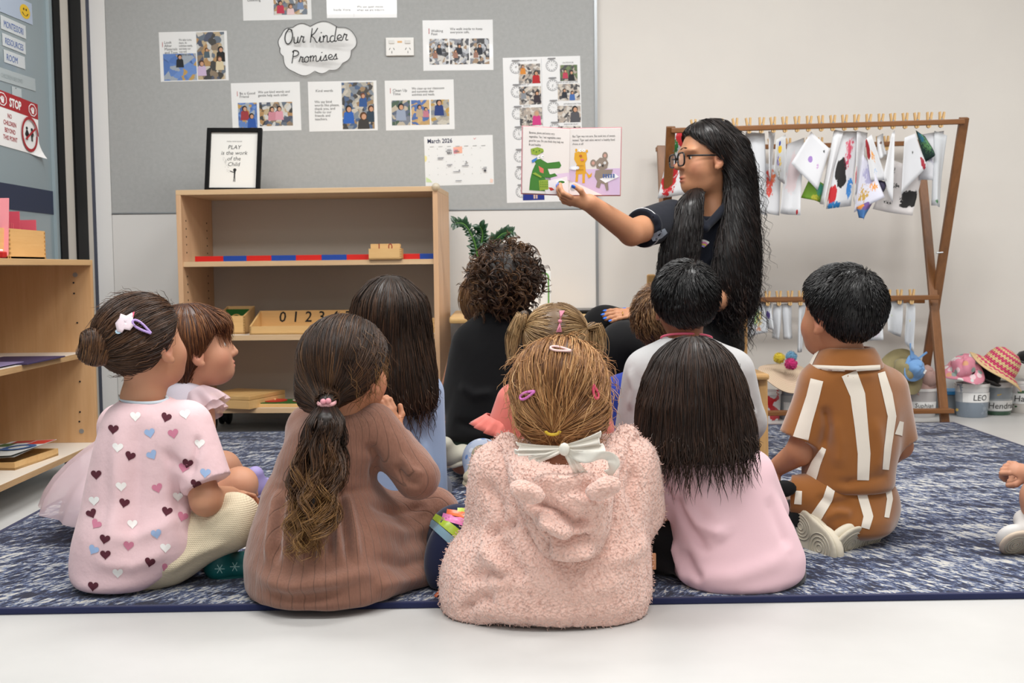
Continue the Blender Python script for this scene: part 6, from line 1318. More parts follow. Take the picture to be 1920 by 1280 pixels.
# ---------------------------------------------------------------- 7: pink fleece jacket with hood
Y = 2.20; p = Person('child in a fluffy pink hooded fleece with a white hair bow, sitting with back turned', A(1035, 1160, Y)*[1, 1, 0], '#bb866a')
p.head(1048, 752, Y+.02, -4, -16, 2, A(1052, 870, Y-.01))
limb(p.S, [A(1052, 870, Y-.01), A(1045, 960, Y+.02), A(1035, 1090, Y+.04)], [.045, .065, .085])
for sx_, u0, u1 in ((1, 1170, 1190), (-1, 945, 920)):
    w_ = A(u1-sx_*50, 1000, Y+.22); limb(p.S, [A(u0, 880, Y+.02), A(u1, 985, Y+.05), w_], [.036, .032, .022]); p.hand(w_, (-sx_*.4, .9, -.1), (0, 0, 1), sx_, curl=.7)
    limb(p.S, [A(1035+sx_*55, 1090, Y+.06), A(1035+sx_*150, 1040, Y+.20), A(1035-sx_*20, 1080, Y+.28)], [.07, .05, .035])
p.build()
fj = Sdf(); fj.rows(Y, [(815, 985, 1150, .06, .03), (835, 945, 1180, .075, .03), (870, 918, 1204, .095, .02), (920, 906, 1216, .11, .01), (975, 900, 1214, .125, .005), (1020, 872, 1218, .14, .0), (1070, 848, 1222, .15, .0), (1110, 840, 1218, .155, .0), (1145, 852, 1200, .15, .0)], n=2.3, rnd=.045)
fj.rc(A(1180, 870, Y+.02), A(1198, 955, Y+.05), .058, .052, .04); fj.rc(A(935, 880, Y+.02), A(920, 968, Y+.04), .056, .05, .04); fj.ell(A(880, 1085, Y+.02), (.055, .09, .085), None, .04); fj.ell(A(1040, 1150, Y-.04), (.17, .10, .05), None, .05); fj.ell(A(880, 1140, Y+.0), (.045, .08, .05), None, .03)
fj.cut((0, 0, .002), (0, 0, -1)); fj.ell(A(1055, 862, Y-.02), (.062, .06, .035), None, .012, 's')
t = NT('fleece_pile'); vo = t.n('ShaderNodeTexVoronoi', feature='SMOOTH_F1'); vo.inputs['Scale'].default_value = 210; nv = t.noise(t.vec(), 120, 3); t.l(t.vec(), vo.inputs['Vector']); fn_ = t.noise(t.vec(), 420, 3); t.color(t.mix(t.math('MULTIPLY', vo.outputs['Distance'], 1.3), '#f5cfc2', '#e8b9a9')); t.b.inputs['Roughness'].default_value = 1.; t.b.inputs['Sheen Weight'].default_value = .5; t.b.inputs['Sheen Roughness'].default_value = .6; t.b.inputs['Specular IOR Level'].default_value = .05
t.bump(t.math('SUBTRACT', t.math('ADD', t.math('MULTIPLY', fn_, .5), nv), t.math('MULTIPLY', vo.outputs['Distance'], 1.6)), .75, .0045); M_FLEECE = t.m
F_ = lambda uv, w, h: (hits(fj, uv), w, h)
jk = p.cloth('fleece_jacket', fj, M_FLEECE, .005, noise=(.0010, 330), fold=[F_([(905, 1000), (940, 990), (975, 975)], .010, -.010), F_([(930, 1000), (960, 1050), (985, 1090)], .012, -.010), F_([(870, 1080), (920, 1075), (955, 1090)], .010, -.008), F_([(900, 1020), (930, 1060), (940, 1110)], .014, .008), F_([(900, 1170), (980, 1180), (1060, 1185), (1150, 1165)], .012, -.006), F_([(1000, 1080), (1090, 1110), (1180, 1080)], .02, .006), F_([(1120, 1060), (1180, 1040), (1215, 1010)], .014, .006), F_([(900, 900), (935, 940), (940, 985)], .012, -.008), F_([(1190, 870), (1180, 920), (1195, 970)], .010, -.007), F_([(860, 1150), (900, 1120), (930, 1120)], .010, -.008)])
hd = Sdf(); hd.rows(Y-.122, [(868, 965, 1145, .05, .03), (900, 958, 1150, .06, .015), (940, 968, 1150, .065, .005), (990, 990, 1145, .06, .0), (1030, 1010, 1128, .045, .005), (1050, 1022, 1118, .03, .01)], n=2.2, rnd=.02)
hd.rc(A(985, 885, Y-.06), A(950, 835, Y+.02), .03, .026, .03); hd.rc(A(1130, 880, Y-.06), A(1175, 820, Y+.02), .03, .026, .03); hd.rc(A(985, 890, Y-.10), A(1130, 890, Y-.10), .024, .024, .02); hd.ell(A(1055, 868, Y-.06), (.056, .055, .028), None, .014, 's')
F_ = lambda uv, w, h: (hits(hd, uv), w, h)
ho = p.cloth('hood', hd, M_FLEECE, .0045, noise=(.0010, 330), fold=[F_([(985, 935), (1030, 950), (1080, 985), (1115, 972)], .010, -.017), F_([(1010, 968), (1040, 988), (1075, 1003)], .011, .014), F_([(1015, 1000), (1070, 1016), (1120, 1004)], .008, -.013), F_([(1025, 1030), (1075, 1038), (1118, 1026)], .010, .011), F_([(1015, 985), (1022, 1015), (1026, 1040)], .007, -.008), F_([(1000, 900), (1060, 905), (1120, 898)], .012, .010), F_([(980, 960), (1000, 1000), (1020, 1030)], .010, -.008), F_([(1060, 930), (1095, 940), (1130, 950)], .008, .006)])
for (u, v, s_) in ((988, 922, 1), (1132, 915, -1)):
    E = Sdf(); c_ = A(u, v, Y-.195 if s_ > 0 else Y-.19); E.ell(c_, (.033, .018, .019), frame_of(0, 0, 22*s_)); E.ell(c_+np.array([0, -.018, -.008]), (.016, .007, .005), frame_of(0, 0, 22*s_), .008, 's'); p.cloth('hood_ear', E, M_FLEECE, .004, noise=(.002, 300), parent=ho)
def pile(par, n, seed, L=.0038):
    me = par.data; nv = len(me.vertices); co = np.empty(nv*3, np.float32); me.vertices.foreach_get('co', co); co = co.reshape(-1, 3).astype(float); nr = np.empty(nv*3, np.float32); me.vertices.foreach_get('normal', nr); nr = nr.reshape(-1, 3).astype(float)
    R_ = np.random.default_rng(seed); k = R_.integers(0, nv, n); P0 = co[k]+R_.normal(size=(n, 3))*.002; d = nr[k]+R_.normal(size=(n, 3))*.55; d /= np.linalg.norm(d, axis=1, keepdims=True); ln = L*(.5+R_.random(n))[:, None]; b = R_.normal(size=(n, 3))*.0010
    V, Q = tubes(np.stack([P0-d*.001, P0+d*ln*.55, P0+d*ln*.9+b], 1), np.array([[.0009, .0008, .0003]]).repeat(n, 0)); o_ = link('fleece_pile', np_mesh('fleece_pile', V, Q), M_FLEECE, par); o_['kind'] = 'stuff'
pile(jk, 6500, 1); pile(ho, 3000, 2)
lp_ = MB().box((-.004, -.003, -.016), (.004, .003, .016), Matrix.Translation(Vector(A(1226, 1052, Y-.03)-p.org)), .002).build('leather_tab', plain('#b5805c', .6), jk)
# hair: gathered to a low tie, loose and wispy
H = cap_sdf(p, .020, .022, k=.02); tie = A(1036, 812, Y-.10); H.ell(p.L(0, -.05, -.035), (.085, .06, .062), p.R, .03)
Hh = Hair(H, .006, .16); Hh.cover(3200, to_point(tie), .10, 13, .002, .0009, (.15, .95), seed=8, clump=48, wav=(.0010, 7), lift=.004)
Hh.cover(240, lambda P, s: (tie-P)*6+np.array([0, 0, -.2])+vnoise(P, 30, 3)[:, None]*np.array([.5, 0, .2]), .11, 14, .006, .0006, (.3, 1.), wav=(.006, 8), seed=9, lift=.016, stick=.5)
Hh.cover(120, lambda P, s: (P-p.hc)*[1.4, .4, -.3]+np.array([0, 0, -.10]), .05, 9, .004, .0005, (.3, .9), wav=(.005, 10), seed=10, lift=.02, stick=.2)
Hh.build(p.o, p.org, HM_GINGER)
MB().tube([Vector(tie+np.array([math.cos(t)*.013, -.012, .006+math.sin(t)*.007])-p.org) for t in np.linspace(PI*1.0, PI*2, 12)], .003, 6).build('hair_elastic', plain('#c9a92c', .5), p.o, True)
snap_clip(p, H, ((1032, 658), (1071, 664)), .0024, '#e9c4c0', lab='pale pink snap clip'); snap_clip(p, H, ((981, 747), (1008, 735)), .0026, '#d979c2', lab='bright pink snap clip'); snap_clip(p, H, ((1114, 748), (1106, 722)), .0026, '#d9506e', lab='coral red snap clip')
t = NT('sheer_ribbon'); t.b.inputs['Base Color'].default_value = c4('#e6e2d8'); t.b.inputs['Roughness'].default_value = .6; t.b.inputs['Alpha'].default_value = .80; M_RIB = t.m
bow = empty('hair_bow'); bow.parent = p.o; bow['label'] = 'cream sheer ribbon bow'
def ribbon(pts, w, par, name, n=24, wob=.15, seed=0):
    G = np.array([V3(A(*q)) for q in pts]); t0 = np.linspace(0, 1, len(G)); t = np.linspace(0, 1, n); C = np.stack([np.interp(t, t0, G[:, k]) for k in range(3)], 1); ker = np.ones(5)/5
    for k in range(3): C[:, k] = np.convolve(np.pad(C[:, k], 2, mode='edge'), ker, 'valid')
    T = np.gradient(C, axis=0); T /= np.linalg.norm(T, axis=1, keepdims=True); vs = []; fs = []; m = 5
    for i in range(n):
        sd_ = np.cross(T[i], [0, -1, 0]); sd_ /= max(np.linalg.norm(sd_), 1e-6)
        for j in range(m): f_ = j/(m-1)-.5; vs.append(Vector(C[i]+sd_*w*f_*(1+.25*math.sin(i*.7+seed))+np.array([0, -.004*math.sin(i*.6+seed+f_*3), .0015*math.sin(i*.8+f_*4)])-p.org))
    for i in range(n-1):
        for j in range(m-1): a_ = i*m+j; fs.append((a_, a_+1, a_+m+1, a_+m))
    o_ = link(name, pyd(vs, fs), M_RIB, par, smooth=True); o_.modifiers.new('thickness', 'SOLIDIFY').thickness = .0005; return o_
yb = Y-.165
def fan(k0, ends, name, pleats=3.5, amp=.006, n=12, m=28, seed=0, sag=.004):
    """pleated ribbon spreading from the knot to an outer edge given by two photo points"""
    K = A(*k0); E0, E1 = A(*ends[0]), A(*ends[1]); vs = []; fs = []; nb = np.array([0, -1., 0])
    for i in range(n+1):
        t_ = i/n; w_ = t_**.75
        for j in range(m+1):
            f_ = j/m; e_ = E0+(E1-E0)*f_; kk = K+(E1-E0)/max(np.linalg.norm(E1-E0), 1e-6)*.012*(f_-.5); q = kk+(e_-kk)*t_*(1+.05*math.sin(f_*9+seed)*t_)
            q = q+nb*(amp*w_*math.sin(f_*pleats*6.28+seed)+.012*math.sin(t_*PI))+np.array([0, 0, -sag*t_*t_+.002*math.sin(f_*20+seed)*t_**3]); vs.append(Vector(q-p.org))
    for i in range(n):
        for j in range(m): a_ = i*(m+1)+j; fs.append((a_, a_+1, a_+m+2, a_+m+1))
    o_ = link(name, pyd(vs, fs), M_RIB, bow, smooth=True)
    P = [vs[n*(m+1)+j] for j in range(m+1)]; MB().tube(P, .0013, 5).build('beaded_edge', plain('#efece4', .4), o_, True); return o_
fan((1058, 840, yb), ((1122, 806, yb), (1132, 846, yb)), 'bow_loop', 2.5, .007, seed=1); fan((1056, 842, yb), ((972, 826, yb), (968, 850, yb)), 'bow_loop', 2., .006, seed=2)
fan((1056, 842, yb), ((988, 852, yb), (1015, 862, yb)), 'bow_tail', 2., .004, seed=5); fan((1060, 844, yb), ((1075, 884, yb+.01), (1100, 880, yb+.01)), 'bow_tail', 2., .004, seed=6)
ribbon([(1062, 846, yb-.004), (1092, 860, yb-.02), (1125, 850, yb-.026), (1150, 858, yb-.022), (1152, 876, yb-.015), (1138, 892, yb-.008)], .018, bow, 'bow_tail', seed=3)
MB().ball(Vector(A(1058, 842, yb-.012)-p.org), (.010, .008, .012), 10).build('bow_knot', M_RIB, bow, True)
# navy sequinned skirt corner lying to the left
nv_ = Sdf(); nv_.ell(A(862, 1020, Y+.16), (.075, .05, .085), frame_of(20), .03); nv_.ell(A(838, 1040, Y+.10), (.045, .035, .080), frame_of(0, 0, 12), .03); nv_.cut((0, 0, RZ+.003), (0, 0, -1))
sk = p.cloth('sequin_skirt', nv_, fabric('#161c38', '#1d2546', 500, fold=9), .006); sk['label'] = 'navy skirt with bands of coloured sequins'
for path, c in (([(795, 968, 9), (815, 985, 14), (845, 1012, 15), (860, 1040, 12)], '#7f9fb0'), ([(806, 962, 9), (830, 978, 15), (855, 998, 16), (872, 1030, 12)], '#a9c23f'), ([(830, 968, 13), (855, 975, 14), (885, 985, 12)], '#dd7fb4'), ([(838, 960, 11), (862, 964, 12), (892, 972, 10)], '#dd6a3c'), ([(858, 956, 7), (880, 957, 8), (896, 962, 8)], '#a9c23f')): strip(nv_, sk, p.org, path, plain(c, .3), 'sequin_band', .0016)
n2 = Sdf(); n2.rc(A(800, 1138, Y+.05), A(850, 1128, Y+.06), .010, .028, .02); n2.ell(A(842, 1118, Y+.06), (.022, .03, .030), None, .02); n2.cut((0, 0, .003), (0, 0, -1)); sk2 = p.cloth('skirt_corner', n2, fabric('#161c38', '#1d2546', 500, fold=9), .005)
strip(n2, sk2, p.org, [(796, 1146, 10), (815, 1136, 12), (842, 1134, 9)], plain('#d65aa4', .3), 'sequin_band'); strip(n2, sk2, p.org, [(812, 1122, 7), (825, 1108, 8), (838, 1098, 6)], plain('#d8704a', .3), 'sequin_band')
# ---------------------------------------------------------------- 8: plain pink top, dark long hair
Y = 2.32; p = Person('child in a plain pale pink top and black trousers, leaning to the side', A(1370, 1110, Y)*[1, 1, 0]+[0, 0, RZ], '#b98264')
p.head(1300, 740, Y, -10, -10, -6, A(1325, 835, Y+.0))
limb(p.S, [A(1325, 835, Y), A(1345, 920, Y+.02), A(1385, 1050, Y+.04)], [.044, .062, .08])
w_ = A(1235, 985, Y+.15); limb(p.S, [A(1255, 885, Y+.02), A(1240, 950, Y+.04), w_], [.034, .03, .022]); p.hand(w_, (.3, .9, -.1), (0, 0, 1), -1, curl=.6)
w_ = A(1400, 990, Y+.2); limb(p.S, [A(1405, 880, Y+.03), A(1440, 960, Y+.10), w_], [.034, .03, .022]); p.hand(w_, (-.3, .9, -.1), (0, 0, 1), 1, curl=.6)
limb(p.S, [A(1340, 1050, Y+.04), A(1250, 1010, Y+.08), A(1340, 1040, Y+.25)], [.065, .05, .035]); limb(p.S, [A(1420, 1050, Y+.04), A(1445, 1010, Y+.2), A(1390, 1040, Y+.27)], [.065, .05, .035]); p.build()
bp = Sdf(); bp.ell(A(1395, 1075, Y+.01), (.125, .095, .062)); bp.rc(A(1350, 1050, Y+.02), A(1246, 1010, Y+.06), .07, .055, .03); bp.rc(A(1246, 1010, Y+.06), A(1235, 1075, Y+.12), .05, .04, .02); bp.rc(A(1430, 1060, Y+.03), A(1445, 1010, Y+.2), .074, .06, .03); bp.cut((0, 0, RZ), (0, 0, -1)); p.cloth('trousers', bp, fabric('#0f0f11', '#17171a', 500, fold=12))
tt = Sdf(); tt.rows(Y, [(838, 1268, 1395, .05, .0), (852, 1245, 1418, .062, .005), (880, 1236, 1436, .08, .01), (930, 1246, 1458, .092, .015), (985, 1258, 1486, .10, .015), (1040, 1262, 1508, .105, .01), (1075, 1266, 1506, .105, .005), (1098, 1275, 1488, .104, -.002)], n=2.2, rnd=.028)
tt.rc(A(1262, 885, Y+.01), A(1242, 945, Y+.04), .046, .043, .02, flat=True); tt.rc(A(1408, 885, Y+.03), A(1442, 955, Y+.10), .046, .042, .03); tt.cut(A(1330, 1123, Y-.10), (-.08, -.15, -1), .006)
F_ = lambda uv, w, h: (hits(tt, uv), w, h)
p.cloth('long_top', tt, fabric('#e6bfc8', '#eccad1', 700, .2, sheen=.15, fold=10, foldamp=.4), .005, fold=[F_([(1262, 925), (1290, 985), (1330, 1040)], .010, -.006), F_([(1275, 930), (1310, 980), (1370, 1010)], .011, .006), F_([(1262, 1010), (1275, 1060), (1290, 1095)], .010, .006), F_([(1280, 1030), (1300, 1070), (1320, 1090)], .010, -.006), F_([(1290, 1080), (1380, 1080), (1480, 1040)], .016, .005), F_([(1300, 900), (1340, 960), (1360, 1010)], .02, .004), F_([(1440, 930), (1460, 980), (1480, 1030)], .014, -.004), F_([(1240, 890), (1250, 920), (1262, 945)], .006, -.005)])
H = cap_sdf(p, .016, .018); H.rows(Y-.02, [(682, 1240, 1362, .075, .01), (712, 1212, 1388, .098, .01), (750, 1198, 1402, .106, .0), (790, 1194, 1412, .098, -.01), (830, 1200, 1414, .075, -.035), (852, 1215, 1408, .045, -.06), (866, 1232, 1396, .022, -.075)], .03, 2.1, .03)
cr_ = p.L(0.01, -.02, .105); Hh = Hair(H, .006, .2); Hh.cover(3800, down_from(cr_, 1.1, .9), .13, 13, .0015, .0009, (.1, .75), seed=12, clump=45, wav=(.0012, 6), lift=.003)
Hh.cover(900, lambda P, s: np.array([0, -.12, -1.])+((P-p.hc)*[.5, 0, 0])*3+0*P, .10, 14, .003, .0009, (.2, .8), cond=lambda V: V[:, 2] < V3(at(1300, 800, Y-.06))[2], wav=(.006, 6), seed=13, lift=.006, stick=.5, lvar=.8, taper=.1)
Hh.build(p.o, p.org, HM_DARK)
# ---------------------------------------------------------------- 11: kneeling child in brown and white stripes
Y = 2.66; p = Person('child in a brown and white striped shirt and shorts, kneeling on the rug', A(1590, 1000, Y)*[1, 1, 0]+[0, 0, RZ], '#b47f60')
p.hs = .97; p.head(1573, 588, Y, -36, 2, 0, A(1585, 672, Y+.0)); limb(p.S, [A(1585, 672, Y), A(1595, 790, Y+.02), A(1590, 920, Y+.02)], [.046, .066, .078])
el = A(1502, 845, Y+.0); wr = A(1462, 872, Y+.06); limb(p.S, [A(1535, 735, Y), el, wr], [.037, .033, .023]); p.hand(wr, A(1432, 892, Y+.09)-wr, (-.2, -.6, .6), -1, .72, .55, .1, vis=True)
wr = A(1640, 880, Y+.18); limb(p.S, [A(1660, 735, Y+.02), A(1686, 835, Y+.04), wr], [.036, .031, .022]); p.hand(wr, (-.4, .8, -.2), (0, 0, 1), 1, .72, .6)
for hx, kx, ax_ in ((1555, 1496, 1512), (1625, 1632, 1620)):
    limb(p.S, [A(hx, 945, Y+.02), A(kx, 948, Y+.15), A(ax_, 985, Y-.0)], [.062, .044, .03])
p.build()
sh_ = Sdf(); sh_.rows(Y, [(893, 1512, 1668, .088, .02), (930, 1505, 1672, .10, .015), (965, 1508, 1672, .105, .0), (990, 1520, 1668, .095, -.01), (1004, 1530, 1660, .08, -.01)], n=2.3, rnd=.035); sh_.rc(A(1550, 950, Y+.02), A(1462, 945, Y+.17), .072, .056, .03, flat=True); sh_.rc(A(1630, 950, Y+.02), A(1640, 945, Y+.17), .07, .056, .03); sh_.rc(A(1545, 935, Y-.02), A(1482, 930, Y-.0), .062, .050, .03, flat=True); sh_.cut((0, 0, RZ), (0, 0, -1))
M_RUST = fabric('#8a5322', '#96602c', 900, .2, sheen=.6, fold=11, foldamp=.4); M_WSTR = fabric('#e2d9cb', '#e9e1d5', 900, .2, fold=11)
so = p.cloth('striped_shorts', sh_, M_RUST, .005, fold=[(hits(sh_, [(1530, 930), (1560, 945), (1600, 940)]), .010, -.005), (hits(sh_, [(1540, 975), (1570, 960), (1600, 965)]), .010, .005)])
pk = A(1468, 916, Y-.055); MB().ball(Vector(pk-p.org), (.032, .012, .020), 14).build('shorts_opening', plain('#0d0d0f', .9), so, True)
for path in ([(1560, 908, 16), (1552, 935, 18), (1530, 970, 22), (1512, 990, 24)], [(1610, 905, 18), (1620, 940, 18), (1628, 968, 18), (1622, 990, 16)], [(1662, 900, 12), (1668, 935, 11), (1662, 970, 9)], [(1498, 920, 12), (1496, 945, 14)]): strip(sh_, so, p.org, path, M_WSTR, 'white_stripe')
st_ = Sdf(); st_.rows(Y, [(662, 1546, 1630, .05, .0), (680, 1524, 1655, .066, .0), (705, 1504, 1676, .08, .005), (760, 1508, 1690, .092, .01), (830, 1514, 1684, .096, .01), (880, 1506, 1674, .097, .01), (915, 1508, 1672, .102, .008)], n=2.3, rnd=.022)
st_.rc(A(1542, 728, Y-.005), A(1503, 824, Y-.005), .054, .054, .03, flat=True); st_.rc(A(1662, 730, Y+.02), A(1684, 828, Y+.03), .05, .046, .03, flat=True); st_.ell(A(1590, 662, Y+.0), (.052, .05, .02), None, .008, 's')
F_ = lambda uv, w, h: (hits(st_, uv), w, h)
sr = p.cloth('striped_shirt', st_, M_RUST, .005, fold=[F_([(1545, 760), (1552, 800), (1542, 850)], .009, -.008), F_([(1560, 700), (1600, 708), (1650, 700)], .010, .003), F_([(1560, 780), (1575, 830), (1570, 880)], .014, .004), F_([(1640, 780), (1650, 840), (1645, 890)], .014, .004), F_([(1515, 895), (1590, 905), (1665, 890)], .008, -.005), F_([(1465, 818), (1500, 832), (1540, 840)], .005, .003)])
for path in ([(1592, 700, 30), (1608, 740, 28), (1615, 800, 25), (1620, 850, 24), (1618, 900, 22)], [(1652, 698, 14), (1664, 740, 18), (1672, 780, 16), (1664, 840, 14), (1660, 880, 12)], [(1532, 712, 24), (1524, 745, 24), (1510, 790, 26), (1500, 826, 30)], [(1545, 840, 10), (1530, 870, 18), (1520, 898, 22)], [(1690, 790, 8), (1684, 815, 14)]): strip(st_, sr, p.org, path, M_WSTR, 'white_stripe')
cl = Sdf(); cl.rows(Y, [(650, 1542, 1636, .060, -.002), (664, 1530, 1645, .068, -.004), (684, 1520, 1654, .076, -.006), (690, 1520, 1656, .077, -.006)], n=2.2, rnd=.006); cl.ell(A(1589, 652, Y+.0), (.050, .052, .03), None, .006, 's'); co = p.cloth('collar', cl, M_RUST, .004)
strip(cl, co, p.org, [(1522, 688, 8), (1560, 690, 9), (1600, 691, 9), (1650, 688, 8)], M_WSTR, 'white_edge', n=30); strip(cl, co, p.org, [(1536, 652, 6), (1526, 670, 7), (1518, 686, 8)], M_WSTR, 'white_edge')
H = cap_sdf(p, .016, .006); Hh = Hair(H, .006, .25); wc = p.L(.0, -.085, .06)
fwd = p.R[:, 1]; Hh.cover(4200, lambda P, s: (P-wc)*[1, 1, 1]*6+np.cross(P-wc, fwd)*3+np.array([0, 0, -.5]), .030, 6, .0025, .0010, (.1, .85), seed=21, clump=80, lift=.005, taper=.1)
Hh.build(p.o, p.org, HM_BLACK)
sk_ = Sdf(); sk_.rc(A(1500, 960, Y+.10), A(1494, 966, Y-.01), .045, .040, .02); p.cloth('dark_socks', sk_, fabric('#141416'), .006)
shoe(p, A(1486, 966, Y-.02), A(1560, 1052, Y-.15), (.25, .88, .35), plain('#d2c9b6', .7), '#c9c0ad', .041, .05, True); shoe(p, A(1648, 1008, Y-.02), A(1568, 1026, Y-.13), (.05, .92, .30), plain('#d2c9b6', .7), '#c9c0ad', .043, .045, True)
# ---------------------------------------------------------------- 9: grey sweatshirt
Y = 2.98; p = Person('child in a light grey sweatshirt with a neck cord, seen from behind', A(1300, 980, Y)*[1, 1, 0]+[0, 0, RZ], '#8f5f45')
p.hs = .93; p.head(1285, 568, Y, -2, 0, 0, A(1287, 645, Y+.0)); limb(p.S, [A(1287, 645, Y), A(1290, 760, Y+.02), A(1295, 920, Y+.03)], [.044, .064, .08])
for sx_ in (1, -1):
    w_ = A(1292+sx_*70, 870, Y+.2); limb(p.S, [A(1290+sx_*82, 700, Y), A(1295+sx_*112, 800, Y+.04), w_], [.036, .032, .022]); p.hand(w_, (-sx_*.4, .9, -.1), (0, 0, 1), sx_, curl=.6)
    limb(p.S, [A(1295+sx_*50, 940, Y+.04), A(1295+sx_*110, 935, Y+.13), A(1295, 955, Y+.18)], [.066, .05, .035])
p.build()
g_ = Sdf(); g_.rows(Y, [(628, 1248, 1326, .05, .0), (640, 1225, 1350, .06, .0), (660, 1196, 1380, .075, .0), (700, 1180, 1398, .09, .005), (780, 1178, 1402, .098, .01), (880, 1190, 1398, .105, .015), (945, 1190, 1400, .11, .015)], n=2.3, rnd=.03)
g_.rc(A(1210, 695, Y), A(1188, 800, Y+.03), .052, .048, .03); g_.rc(A(1374, 695, Y), A(1400, 790, Y+.03), .054, .050, .03); g_.rc(A(1400, 790, Y+.03), A(1370, 865, Y+.18), .048, .038, .02); g_.ell(A(1287, 628, Y), (.05, .05, .022), None, .008, 's'); g_.cut((0, 0, RZ), (0, 0, -1))
p.cloth('sweatshirt', g_, fabric('#b9b9ba', '#cacaca', 700, .3, fold=14), .006, fold=[(hits(g_, [(1385, 740), (1400, 770), (1420, 780)]), .008, .006), (hits(g_, [(1390, 790), (1405, 800), (1420, 800)]), .007, -.006), (hits(g_, [(1180, 690), (1190, 730), (1180, 770)]), .01, .005), (hits(g_, [(1350, 660), (1375, 700), (1380, 760)]), .012, .005)])
lg = Sdf(); lg.rc(A(1340, 945, Y+.04), A(1405, 935, Y+.13), .075, .06, .03); lg.rc(A(1250, 945, Y+.04), A(1185, 935, Y+.13), .075, .06, .03); lg.cut((0, 0, RZ), (0, 0, -1)); p.cloth('trousers', lg, fabric('#2a2d38'), .008)
MB().tube([Vector(A(1287+48*math.cos(t), 634-9*math.sin(t), Y-.055+.05*abs(math.cos(t)))-p.org) for t in np.linspace(.05, PI-.05, 16)], .0032, 6).build('neck_cord', plain('#d9607a', .5), p.o, True)
H = cap_sdf(p, .014, .004); Hh = Hair(H, .006, .25); wc = p.L(.01, -.06, .085)
Hh.cover(3200, lambda P, s: (P-wc)*6+np.cross(P-wc, p.R[:, 1])*4+np.array([0, 0, -.4]), .034, 7, .003, .0011, (.1, .9), seed=23, clump=70, lift=.009, taper=.1)
Hh.build(p.o, p.org, HM_BLACK)
# ---------------------------------------------------------------- 4: light blue shirt, long straight hair
Y = 3.02; p = Person('child in a light blue long-sleeved shirt sitting behind the brown dress', A(745, 960, Y)*[1, 1, 0]+[0, 0, RZ], '#b98567')
p.head(735, 600, Y, 18, 2, 0, A(745, 690, Y)); limb(p.S, [A(745, 690, Y), A(755, 800, Y+.02), A(760, 930, Y+.03)], [.044, .06, .075])
w_ = A(790, 925, Y+.16); limb(p.S, [A(800, 735, Y), A(812, 860, Y), w_], [.034, .03, .022]); p.hand(w_, (0, .9, -.2), (0, 0, 1), 1, curl=.6)
w_ = A(700, 900, Y+.2); limb(p.S, [A(690, 735, Y+.02), A(675, 860, Y+.05), w_], [.034, .03, .022]); p.hand(w_, (0, .9, -.2), (0, 0, 1), -1, curl=.6)
limb(p.S, [A(790, 935, Y+.04), A(810, 915, Y+.24), A(740, 930, Y+.32)], [.064, .05, .035]); limb(p.S, [A(720, 935, Y+.04), A(680, 915, Y+.24), A(740, 930, Y+.32)], [.064, .05, .035]); p.build()
b_ = Sdf(); b_.rows(Y, [(678, 712, 782, .05, .0), (692, 690, 806, .062, .0), (720, 672, 822, .08, .005), (790, 668, 824, .092, .01), (870, 664, 828, .098, .01), (940, 662, 832, .102, .01)], n=2.3, rnd=.03)
b_.rc(A(795, 740, Y-.01), A(806, 930, Y-.02), .050, .044, .03, flat=True); b_.rc(A(695, 740, Y), A(680, 880, Y+.05), .05, .046, .03); b_.cut((0, 0, RZ), (0, 0, -1))
p.cloth('blue_shirt', b_, fabric('#93a8c9', '#a3b6d4', 900, .2, fold=9, foldamp=.5), .006, fold=[(hits(b_, [(760, 800), (775, 850), (770, 910)]), .010, -.008), (hits(b_, [(765, 790), (795, 770), (825, 765)]), .006, -.004), (hits(b_, [(790, 820), (800, 870), (815, 920)]), .010, .006), (hits(b_, [(740, 800), (755, 850), (750, 900)]), .012, .007), (hits(b_, [(780, 870), (800, 885), (825, 880)]), .008, -.005)])
lg = Sdf(); lg.rc(A(785, 938, Y+.05), A(810, 915, Y+.24), .072, .058, .03); lg.rc(A(720, 938, Y+.05), A(680, 915, Y+.24), .072, .058, .03); lg.cut((0, 0, RZ), (0, 0, -1)); p.cloth('trousers', lg, fabric('#3a3f55'), .008)
H = cap_sdf(p, .016, .016); H.rows(Y-.02, [(560, 672, 796, .09, .01), (600, 658, 806, .10, .01), (650, 650, 812, .098, .0), (700, 648, 816, .085, -.02), (740, 655, 818, .06, -.045), (775, 668, 806, .035, -.065)], .03, 2.1, .03); cr_ = p.L(.01, -.02, .105)
Hh = Hair(H, .006, .2); Hh.cover(3000, down_from(cr_, 1.1, .9), .14, 13, .0015, .0010, (.1, .85), seed=31, clump=45, wav=(.0012, 6), lift=.003)
Hh.cover(420, lambda P, s: np.array([.10, -.1, -1.])+0*P, .10, 14, .003, .0010, (.25, .85), cond=lambda V: V[:, 2] < V3(at(735, 720, Y-.06))[2], wav=(.007, 7), seed=32, lift=.006, stick=.4, lvar=.8)
Hh.build(p.o, p.org, hair_mat([(0, '#140d09'), (.45, '#2e1f15'), (.8, '#523826'), (1, '#76553b')]))
